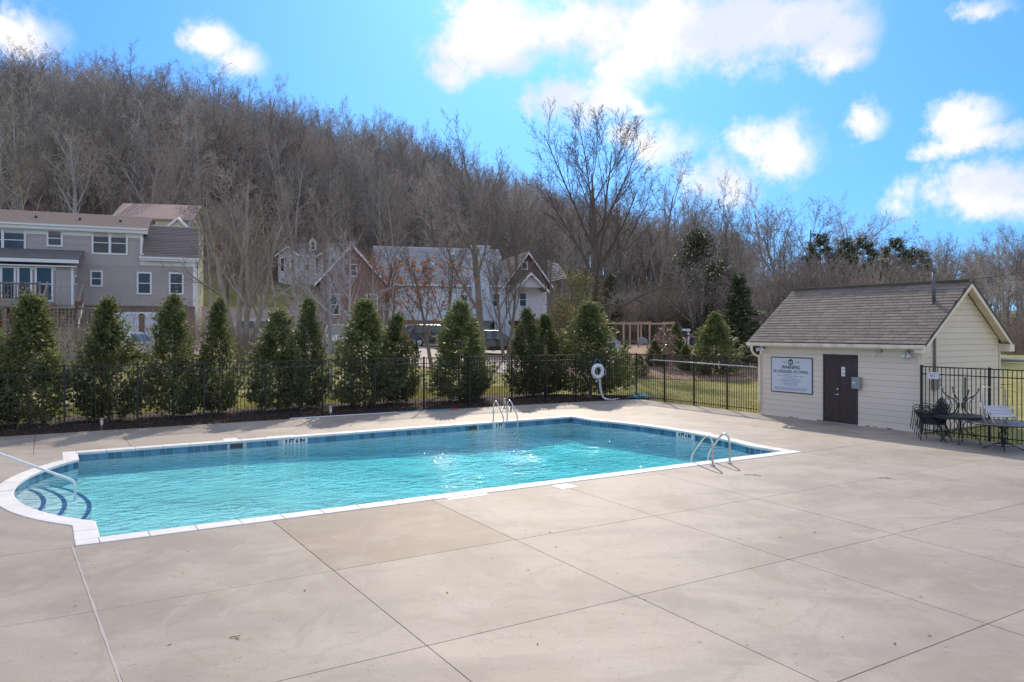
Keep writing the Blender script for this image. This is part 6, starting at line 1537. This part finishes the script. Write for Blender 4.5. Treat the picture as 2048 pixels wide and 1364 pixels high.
def orange(n):
    def f(t, T, sc):
        rnd = random.Random(3); mb = MB(); pts = [p * sc for p in T.tips if p.z * sc < 6.5] or [p * sc for p in T.tips]; leaves_at(mb, pts, n, .12, .12, rnd); mb.build('dead_leaves', 'leaf_orange', t)
    return f
bare_tree(768, 44, 440, 'leaning bare tree with a few orange leaves by the brick gable', 18, mid, .2, 'bark_big', 'twig_big', lean=(.12, 0), extra=orange(160))
bare_tree(872, 44, 450, 'bare tree with clinging orange dead leaves before the white siding', 19, thin, .17, 'bark_big', 'twig_big', stems=2, extra=orange(420))
bare_tree(-30, 78, 175, 'large pale limbed tree rising at the edge of the hill wood', 20, spec(kids=(8, 7, 6, 4), ang=(.8, .7, .7, .7), ratio=(.6, .5, .5, .5), wig=(.12, .2, .25, .3, .3), minr=.014, sides=(8, 5, 3, 2, 2)), .5, 'bark_pale', 'twig_pale')
bare_tree(60, 70, 300, 'bushy pale twigged tree rising over the grey house roof', 21, spec(kids=(9, 8, 7, 4), ang=(.7, .7, .7, .7), trop=(0, .02, -.04, -.06, -.05), ratio=(.6, .5, .5, .6), minr=.012, sides=(8, 5, 3, 2, 2)), .3, 'bark_pale', 'twig_pale')
hillS = spec(kids=(11, 8, 7, 4), ang=(.75, .65, .65, .7), ratio=(.5, .5, .5, .5), minr=.013, sides=(8, 5, 3, 2, 2), lo=(.25, .2, .1, .1))
bare_tree(292, 80, 222, 'wide bare tree with dark trunk in front of the copper roof', 22, hillS, .34, 'bark_hill', 'twig_hill')
bare_tree(146, 84, 230, 'bare tree with bluish grey trunk above the grey house roof', 23, hillS, .30, 'bark_grey', 'twig_hill')
bare_tree(172, 86, 260, 'bare tree with dark forked trunk above the grey house roof', 24, hillS, .28, 'bark_hill', 'twig_hill')
for i, (px, Y, tp, lab) in enumerate(((420, 74, 300, 'thin bare tree on the slope at the end of the grey house'), (455, 84, 320, 'bare tree on the mown slope behind the pale stems'), (590, 92, 330, 'bare tree before the little white hill house gable'), (700, 88, 330, 'bare tree standing above the brick gable peak'), (800, 90, 330, 'bare tree over the middle of the long grey roof'), (880, 92, 340, 'bare tree over the chimney end of the long roof'), (640, 96, 350, 'bare tree beside the hill house dormer'))):
    bare_tree(px, Y, tp, lab, 40 + i, spec(kids=(10, 8, 7, 4), ang=(.6, .65, .65, .7), ratio=(.42, .5, .5, .5), minr=.012, sides=(7, 4, 3, 2, 2)), .2, 'bark_hill' if i % 2 else 'bark_pale', 'twig_hill')
for i, (px, Y, tp, lab) in enumerate(((606, 47, 430, 'reddish twigged bare tree at the end of the beige wall'), (700, 50, 425, 'reddish twigged bare tree in front of the brick gable'), (745, 52, 440, 'reddish twigged bare tree at the corner of the brick gable'))):
    bare_tree(px, Y, tp, lab, 80 + i, thin, .13, 'bark_grey' if i % 2 else 'bark_pale', 'twig_red')
# the tree line behind the pool house
oak = spec(kids=(9, 9, 7, 5), ang=(.75, .65, .6, .65), ratio=(.62, .5, .5, .5), trop=(.0, .06, .05, .03, .02), lo=(.25, .2, .15, .1), minr=.013, wig=(.08, .16, .2, .25, .3), seg=(6, 6, 4, 3, 2), sides=(8, 5, 3, 2, 2))
bare_tree(1575, 84, 388, 'broad bare oak behind the low end of the pool house roof', 25, oak, .36, 'bark_hill', 'twig_hill')
bare_tree(1628, 92, 398, 'bare tree between the two broad oaks over the pool house', 28, oak, .30, 'bark_hill', 'twig_hill')
bare_tree(1668, 86, 384, 'broad bare oak behind the middle of the pool house roof', 26, oak, .36, 'bark_hill', 'twig_hill')
bare_tree(1738, 88, 440, 'leaning bare tree beside the pines over the roof', 27, oak, .26, 'bark_hill', 'twig_hill', lean=(.25, 0))
for i, (px, Y, tp) in enumerate(((1380, 100, 398), (1418, 108, 400), (1455, 96, 408), (1500, 106, 402), (1345, 112, 400), (1310, 108, 395), (1275, 115, 390), (1240, 110, 385), (1540, 110, 415))):
    zb = ground_z(*at(px, Y)) - .3; s = (zat(tp, Y) - zb) / 14.5
    wood_tree(i % 7, (*at(px, Y), zb), (0, 0, i * 1.3), (s * .9, s * .9, s), 'tall bare tree in the grey thicket between the big single tree and the pool house', 'thicket trees beyond the shed')
for i, (px, Y, tp) in enumerate(((1880, 130, 512), (1905, 140, 505), (1935, 128, 510), (1960, 135, 515), (1985, 125, 505), (2015, 110, 490), (2045, 105, 485), (2080, 108, 480), (1860, 150, 530), (2000, 150, 520), (1920, 160, 520), (2110, 120, 480))):
    zb = ground_z(*at(px, Y)) - .3; s = (zat(tp, Y) - zb) / 14.5
    wood_tree((i * 3) % 7, (*at(px, Y), zb), (0, 0, i * 1.7), (s * 1.1, s * 1.1, s), 'bare tree in the row across the road beyond the gable', 'trees across the road')

# ---- bare brush: thickets of upright stems
def brush_mesh(seed, n, h, spread, leafn=0):
    T = Tree(seed); S = spec(kids=(5, 4), ang=(.5, .6), ratio=(.5, .5), trop=(.05, .05, 0), wig=(.12, .2, .3), lo=(.25, .1), shape=(.3, .2), seg=(5, 3, 2), sides=(3, 2, 2), minr=.006, rr=(.6, .7), tip=(.3, .4, .5), split=0)
    for _ in range(n):
        a = T.r.uniform(0, 6.28); q = spread * math.sqrt(T.r.random()); p = Vector((q * math.cos(a), q * math.sin(a), -.1)); d = Vector((T.r.uniform(-.3, .3), T.r.uniform(-.3, .3), 1)).normalized()
        T.branch(p, d, h * T.r.uniform(.6, 1.1), .016, 0, S)
    return T
BR = []
for k in range(3):
    T = brush_mesh(60 + k, 26, 3.2, 1.1); BR.append(T.cr.mesh('bare_shrub', 'twig_pale' if k < 2 else 'twig_hill'))
    if k == 0: tipsO = T.tips
lo_ = MB(); leaves_at(lo_, tipsO, 260, .08, .06, random.Random(5)); LEAFY = lo_.mesh('dead_leaves', 'leaf_orange')
brush = [(20, 36, 3.4, 'leafless shrub with orange leaf tips in front of the timber deck', True), (70, 37, 3.6, 'leafless shrub with orange leaves beside the deck stair', True), (125, 36, 2.9, 'bare brown shrub before the stair landing', False), (165, 37, 2.9, 'bare shrub in front of the lattice', False),
         (232, 38, 1.7, 'low bare shrub in front of the first garage door', False), (312, 38, 1.9, 'low bare shrub between the two garage doors', False), (345, 38, 3.4, 'bare shrub with orange leaves at the house corner', True), (380, 39, 2.8, 'bare shrub at the downspout of the grey house', False),
         (425, 42, 2.8, 'bare twiggy shrub at the beige wall end', False), (520, 40, 2.6, 'bare twiggy shrub behind the pale stems', False), (575, 40, 3.2, 'brown brush before the middle of the beige wall', False), (612, 42, 3.3, 'brown brush at the far end of the beige wall', False), (470, 40, 2.6, 'bare brush at the foot of the pale stems', False)]
for i, (px, Y, h, lab, lf) in enumerate(brush):
    x, y = at(px, Y); t = thing('bare_shrub', lab, 'shrub', (x, y, ground_z(x, y)), i * 1.3); s = h / 3.6; me = BR[0] if lf else BR[i % 3]
    link('stems', me, t, None, None, (s, s, s))
    if lf: link('dead_leaves', LEAFY, t, None, None, (s, s, s))
def far_brush():
    rnd = random.Random(31); hc = bpy.data.collections.new('brush_sources')
    for me in BR: hc.objects.link(bpy.data.objects.new('brush_source', me))
    pts = []; sz = []
    for _ in range(520):
        px = rnd.uniform(1120, 1860); Y = rnd.uniform(80, 104); x, y = at(px, Y)
        if px > 1500: Y = rnd.uniform(62, 84); x, y = at(px, Y)
        pts.append((x, y, ground_z(x, y) - .2)); sz.append(rnd.uniform(.9, 1.9) * (1.25 if px > 1400 else .9))
    for _ in range(260):
        px = rnd.uniform(1860, 2800); Y = rnd.uniform(84, 125); x, y = at(px, Y); pts.append((x, y, ground_z(x, y) - .2)); sz.append(rnd.uniform(.9, 1.6))
    for _ in range(380):
        px = rnd.uniform(-100, 1150); Y = rnd.uniform(96, 135); x, y = at(px, Y)
        if 540 < px < 700 and Y < 112: continue
        pts.append((x, y, ground_z(x, y) - .2)); sz.append(rnd.uniform(.7, 1.4))
    me = bpy.data.meshes.new('undergrowth'); me.from_pydata(pts, [], []); a = me.attributes.new('siz', 'FLOAT', 'POINT'); a.data.foreach_set('value', sz)
    r = me.attributes.new('rot', 'FLOAT_VECTOR', 'POINT'); r.data.foreach_set('vector', [v for _ in pts for v in (0, 0, rnd.uniform(0, 6.28))])
    i_ = me.attributes.new('pick', 'INT', 'POINT'); i_.data.foreach_set('value', [rnd.randrange(3) for _ in pts])
    o = link('undergrowth', me); tag(o, 'brown leafless undergrowth along the foot of the wood', 'undergrowth', kind='stuff')
    ng = bpy.data.node_groups['wood'].copy()
    for n in ng.nodes:
        if n.bl_idname == 'GeometryNodeCollectionInfo': n.inputs[0].default_value = hc
    o.modifiers.new('brush', 'NODES').node_group = ng
far_brush()

# ---- arborvitae hedge
def arb_proto(seed, H=4.0, Rb=.92, n=5200, lumps=9):
    rnd = random.Random(seed); mb = MB()
    lob = [(rnd.uniform(.1, .95), rnd.uniform(0, 6.28), rnd.uniform(.15, .42)) for _ in range(lumps)]
    def rad(f, th):
        base = Rb * ((1 - f) ** .9 * 1.02 + .015) * (.82 + .18 * min(1, f * 8)); k = 1.0
        for lf, lt, la in lob:
            d = ((f - lf) / .12) ** 2 + (math.atan2(math.sin(th - lt), math.cos(th - lt)) / .6) ** 2; k += la * math.exp(-d)
        return base * k * (1 + .14 * math.sin(th * 3 + seed + f * 9) + .08 * math.sin(f * 40 + th * 2))
    tips = []
    for i in range(n // 26):
        f = (rnd.random() ** 1.15) * .985; th = rnd.uniform(0, 6.283); ln = rad(f, th) * rnd.uniform(.72, 1.12) + .03
        c, s = math.cos(th), math.sin(th); rise = rnd.uniform(.25, .9) * (1 + f)
        tips.append((f, Vector((c, s, 0)), ln, max(.02, .04 + f * H - ln * .25), rise))
    for i in range(n):
        f, out, ln, z0, rise = tips[rnd.randrange(len(tips))]; t_ = 1 - rnd.random() ** 2.2 * .75; depth = 1 - t_
        sp = .035 + .05 * t_; p = Vector((out.x * ln * t_, out.y * ln * t_, z0 + rise * ln * t_ * t_)) + Vector((rnd.gauss(0, sp), rnd.gauss(0, sp), rnd.gauss(0, sp * 1.3)))
        up = rnd.uniform(.1, 1.2) if f < .75 else rnd.uniform(.8, 2.2); d = (out + UPV * up + Vector((rnd.gauss(0, .4), rnd.gauss(0, .4), rnd.gauss(0, .3)))).normalized()
        L = rnd.uniform(.09, .20) * (1 - .3 * f); side = d.cross(Vector((rnd.uniform(-1, 1), rnd.uniform(-1, 1), rnd.uniform(-1, 1))))
        if side.length < 1e-3: continue
        side.normalize(); mb.cur = 1 if (rnd.random() < .10 + .5 * max(0, f - .65) and depth < .35) else 0
        for k in range(4):
            a = (-.55, -.2, .2, .55)[k]; dd = d * math.cos(a) + side * math.sin(a); l = L * (1 if abs(a) < .3 else .8); w = side * math.cos(a) - d * math.sin(a); w = w * (.012 + .009 * rnd.random())
            q = p + dd * l * .45; e = p + dd * l; dr = Vector((0, 0, -.15 * l * rnd.random())); o = len(mb.v)
            for z in (p, q + w, e + dr, q - w): mb.v.append((z.x, z.y, z.z))
            mb.f.append((o, o + 1, o + 2, o + 3)); mb.mi.append(mb.cur)
    T = Tree(seed); S = spec(kids=(26, 3), ang=(1.0, .7), ratio=(.26, .4), trop=(0, .05, 0), lo=(.06, .2), shape=(.85, .2), seg=(8, 3, 2), sides=(6, 3, 2), minr=.005, rr=(.4, .6), tip=(.1, .3, .5), split=9)
    T.branch(Vector((0, 0, -.1)), UPV.copy(), H * .97, .055, 0, S)
    tm = T.tr
    tm.v += []; o = len(tm.v); tm.v += T.cr.v; tm.f += [tuple(i + o for i in f) for f in T.cr.f]; tm.mi = [0] * len(tm.f)
    return mb.mesh('foliage', ['arb', 'arb_tip']), tm.mesh('trunk', 'bark_hill')
ARB = [arb_proto(200, 4.0, 1.0, 7500, 7), arb_proto(201, 4.0, 1.05, 7800), arb_proto(202, 4.0, .95, 7000, 12), arb_proto(203, 4.0, 1.0, 7500, 14), arb_proto(204, 4.0, .9, 7000, 16), arb_proto(205, 4.0, 1.1, 8000, 10)]
def arb(px, v, top, width, label, k, name='arborvitae', Y=None, group='evergreen hedge behind the fence', base=None):
    if Y is None: x, y = W(on_v(px, v), v)
    else: x, y = at(px, Y)
    zb = ground_z(x, y) + (.10 if Y is None else 0) if base is None else base; H = zat(top, y) - zb; sz = H / 4.05; w = width / FPX * y / 2 / 1.0
    t = thing(name, label, 'evergreen', (x, y, zb), k * 1.9, group); fo, tk = ARB[k % 6]
    link('crown', fo, t, None, None, (w, w, sz)); link('trunk', tk, t, None, None, (w, w, sz)); return t
hedge = [(62, 15.1, 594, 150, 'bushy arborvitae under the timber deck, first of the hedge'), (218, 15.2, 604, 124, 'arborvitae in front of the white saloon car'), (347, 15.2, 596, 116, 'arborvitae below the corner of the grey house'), (437, 15.4, 604, 86, 'narrow arborvitae beside the pale stemmed tree'),
         (556, 15.2, 626, 126, 'low broad arborvitae in front of the beige wall'), (616, 15.7, 604, 72, 'narrow arborvitae between the beige wall and the grey tree'), (730, 15.2, 602, 136, 'olive topped arborvitae before the brick gable'), (795, 15.5, 632, 84, 'short arborvitae before the garage doorway'),
         (920, 15.2, 608, 126, 'dense tall arborvitae hiding the dark SUV'), (950, 15.9, 644, 48, 'slim arborvitae half hidden at the tall tree trunk'), (1053, 15.2, 622, 84, 'arborvitae below the white stairs'), (1090, 15.6, 634, 78, 'arborvitae below the end of the balcony'), (1180, 14.8, 606, 140, 'big conical arborvitae at the fence corner behind the life ring'),
         (-60, 15.2, 600, 140, 'arborvitae at the outer end of the hedge under the deck')]
for i, (px, v, tp, w, lab) in enumerate(hedge): arb(px, v, tp, w, lab, i)
# conifers and small shrubs on the bank
arb(1430, 0, 628, 92, 'medium evergreen cone beside the pool house end of the lawn', 1, 'evergreen_tree', 46, 'evergreens on the bank')
arb(1352, 0, 648, 46, 'slim evergreen standing against the shed', 2, 'evergreen_tree', 52, 'evergreens on the bank')
arb(1250, 0, 690, 34, 'small evergreen bush nearest the fence corner on the bank', 3, 'evergreen_tree', 44, 'evergreens on the bank')
arb(1279, 0, 712, 36, 'low dark evergreen bush on the straw', 0, 'evergreen_tree', 45, 'evergreens on the bank')
arb(1309, 0, 682, 36, 'small round evergreen below the timber frame', 1, 'evergreen_tree', 50, 'evergreens on the bank')
arb(1372, 0, 690, 40, 'small evergreen bush by the bending person', 2, 'evergreen_tree', 48, 'evergreens on the bank')
def conifer(px, Y, top, width, label, seed, kind='spruce', mat='conifer', group=None):
    x, y = at(px, Y); zb = ground_z(x, y) - .1; H = zat(top, Y) - zb; Rb = width / FPX * Y / 2; t = thing('conifer_tree', label, 'tree', (x, y, zb), 0, group); rnd = random.Random(seed); mb = MB(); tm = MB()
    tm.tube([(0, 0, 0), (.05, 0, H * .5), (0, 0, H)], [H * .018 + .05, H * .012 + .02, .02], 7); lo = .05 if kind == 'spruce' else .32; nb = int(H * 15) if kind == 'spruce' else int(H * 6)
    for i in range(nb):
        f = lo + (1 - lo) * (i + rnd.random()) / nb; th = i * 2.4 + rnd.uniform(-.4, .4); L = Rb * ((1 - f) ** .8 if kind == 'spruce' else (1 - ((f - .55) / .5) ** 2 if f > .3 else .3)) * rnd.uniform(.65, 1.15)
        L = max(L, .25); z0 = f * H; c, s = math.cos(th), math.sin(th); dz = rnd.uniform(-.1, .25) if kind == 'spruce' else rnd.uniform(0, .45); tip = Vector((c * L, s * L, z0 + dz * L)); p0 = Vector((0, 0, z0)); tm.tube([p0, p0.lerp(tip, .5) + Vector((0, 0, -.03 * L)), tip], [.03, .02, .008], 4, cap=False)
        m = int(L * (75 if kind == 'spruce' else 70)) + 12
        for _ in range(m):
            a = rnd.random() ** .6 if kind == 'spruce' else .45 + .55 * rnd.random(); q = p0.lerp(tip, a) + Vector((rnd.gauss(0, .10), rnd.gauss(0, .10), rnd.gauss(0, .08))) * (1 if kind == 'spruce' else 1.6)
            d = (Vector((c, s, .35)) + Vector((rnd.gauss(0, .6), rnd.gauss(0, .6), rnd.gauss(0, .5)))).normalized(); w = d.orthogonal().normalized() * (.045 if kind == 'spruce' else .06); l = rnd.uniform(.2, .42) * (1 if kind == 'spruce' else 1.25); o = len(mb.v)
            for z in (q - w, q + d * l, q + w): mb.v.append((z.x, z.y, z.z))
            mb.f.append((o, o + 1, o + 2)); mb.mi.append(0)
    tm.build('trunk', 'bark_hill', t, True); mb.build('crown', mat, t); return t
conifer(1477, 50, 550, 135, 'large dark conifer close behind the pool house eave', 1)
for i, (px, Y, tp, w, lab) in enumerate(((1640, 76, 470, 60, 'pine showing over the middle of the pool house roof'), (1725, 78, 478, 70, 'pine beside the leaning tree over the roof'), (1790, 80, 478, 62, 'tall pine with open crown over the roof'), (1832, 82, 500, 66, 'layered pine standing at the edge of the sky'), (1765, 70, 520, 66, 'short dark brownish pine behind the vent pipe'), (1690, 74, 480, 60, 'pine among the broad oaks'))):
    conifer(px, Y, tp, w * 1.25, lab, 30 + i, 'pine', 'pine', 'pines behind the pool house')

# ---- broad-leaved evergreens and shrubs
def leafy(px, Y, top, width, label, seed, mat, n, size, name='leafy_shrub', cat='shrub', bottom=.05, twig='twig_big', dens=.35):
    x, y = at(px, Y); zb = ground_z(x, y) - .1; H = zat(top, Y) - zb; Rw = width / FPX * Y / 2; rnd = random.Random(seed); t = thing(name, label, cat, (x, y, zb)); T = Tree(seed)
    S = spec(kids=(6, 5, 4), ang=(.6, .7, .7), ratio=(.5, .5, .5), trop=(.03, .05, .03, 0), wig=(.1, .18, .25, .3), lo=(.15, .2, .1), shape=(.3, .3, .2), seg=(5, 4, 3, 2), sides=(5, 3, 2, 2), minr=.008, rr=(.55, .6, .6), tip=(.3, .4, .5, .5), split=9)
    for k in range(4): q = k * 1.6 + seed; T.branch(Vector((.15 * math.cos(q), .15 * math.sin(q), 0)), Vector((math.cos(q) * .35 * Rw / H * 2, math.sin(q) * .35 * Rw / H * 2, 1)).normalized(), H * .8, .02 * H, 0, S)
    mb = MB(); cl = []
    for _ in range(46):
        a = rnd.uniform(0, 6.28); f = rnd.uniform(bottom, 1); r = Rw * math.sqrt(max(0, 1 - ((f - .45) / .58) ** 2)) * rnd.uniform(.25, 1); cl.append((Vector((r * math.cos(a), r * math.sin(a), f * H)), rnd.uniform(.12, .3) * Rw))
    for _ in range(n):
        c, s = cl[rnd.randrange(len(cl))]; leaf(mb, c + Vector((rnd.gauss(0, s), rnd.gauss(0, s), rnd.gauss(0, s))), size * rnd.uniform(.6, 1.3), rnd)
    T.tr.v += []; T.tr.build('stems', 'bark_hill', t, True); mb.build('foliage', mat, t); return t
leafy(1150, 60, 540, 110, 'yellow green leafing shrub left of the big bare trunk'.replace('left of', 'beside'), 1, 'yellow_green', 5200, .09)
leafy(1128, 54, 612, 80, 'olive green bush beyond the end of the balcony', 2, 'yellow_green', 3200, .09)
leafy(1217, 74, 556, 62, 'dark glossy evergreen bush just behind the big bare trunk', 3, 'evergreen', 4200, .11)
leafy(1312, 82, 580, 130, 'olive vine covered mound behind the timber frame', 4, 'olive', 3600, .10, bottom=0)
leafy(1395, 78, 470, 95, 'tall glossy evergreen with glinting leaves beyond the shed', 5, 'evergreen', 7000, .12, 'evergreen_tree', 'tree')
leafy(1440, 86, 520, 80, 'glossy evergreen in the thicket above the conifer', 6, 'evergreen', 4200, .12, 'evergreen_tree', 'tree')
leafy(1520, 74, 580, 70, 'evergreen with glinting leaves at the pool house eave', 7, 'evergreen', 3000, .11, 'evergreen_tree', 'tree')
leafy(1330, 50, 655, 44, 'bronze leaved shrub with glinting leaves on the bank', 8, 'bronze_leaf', 1800, .06)
leafy(2030, 95, 565, 110, 'white blossoming tree across the road', 9, 'blossom', 3600, .09, 'blossom_tree', 'tree')
leafy(1105, 45, 690, 40, 'small green bush below the slim bare tree', 10, 'olive', 1500, .06)
leafy(830, 46, 690, 20, 'thin dark upright bush by the brick doorway', 11, 'conifer', 900, .06)
leafy(1560, 66, 590, 110, 'brown evergreen mass behind the roof slope', 12, 'olive', 3600, .10)
leafy(1660, 66, 575, 120, 'dull olive thicket behind the ridge of the pool house', 13, 'olive', 4000, .10)
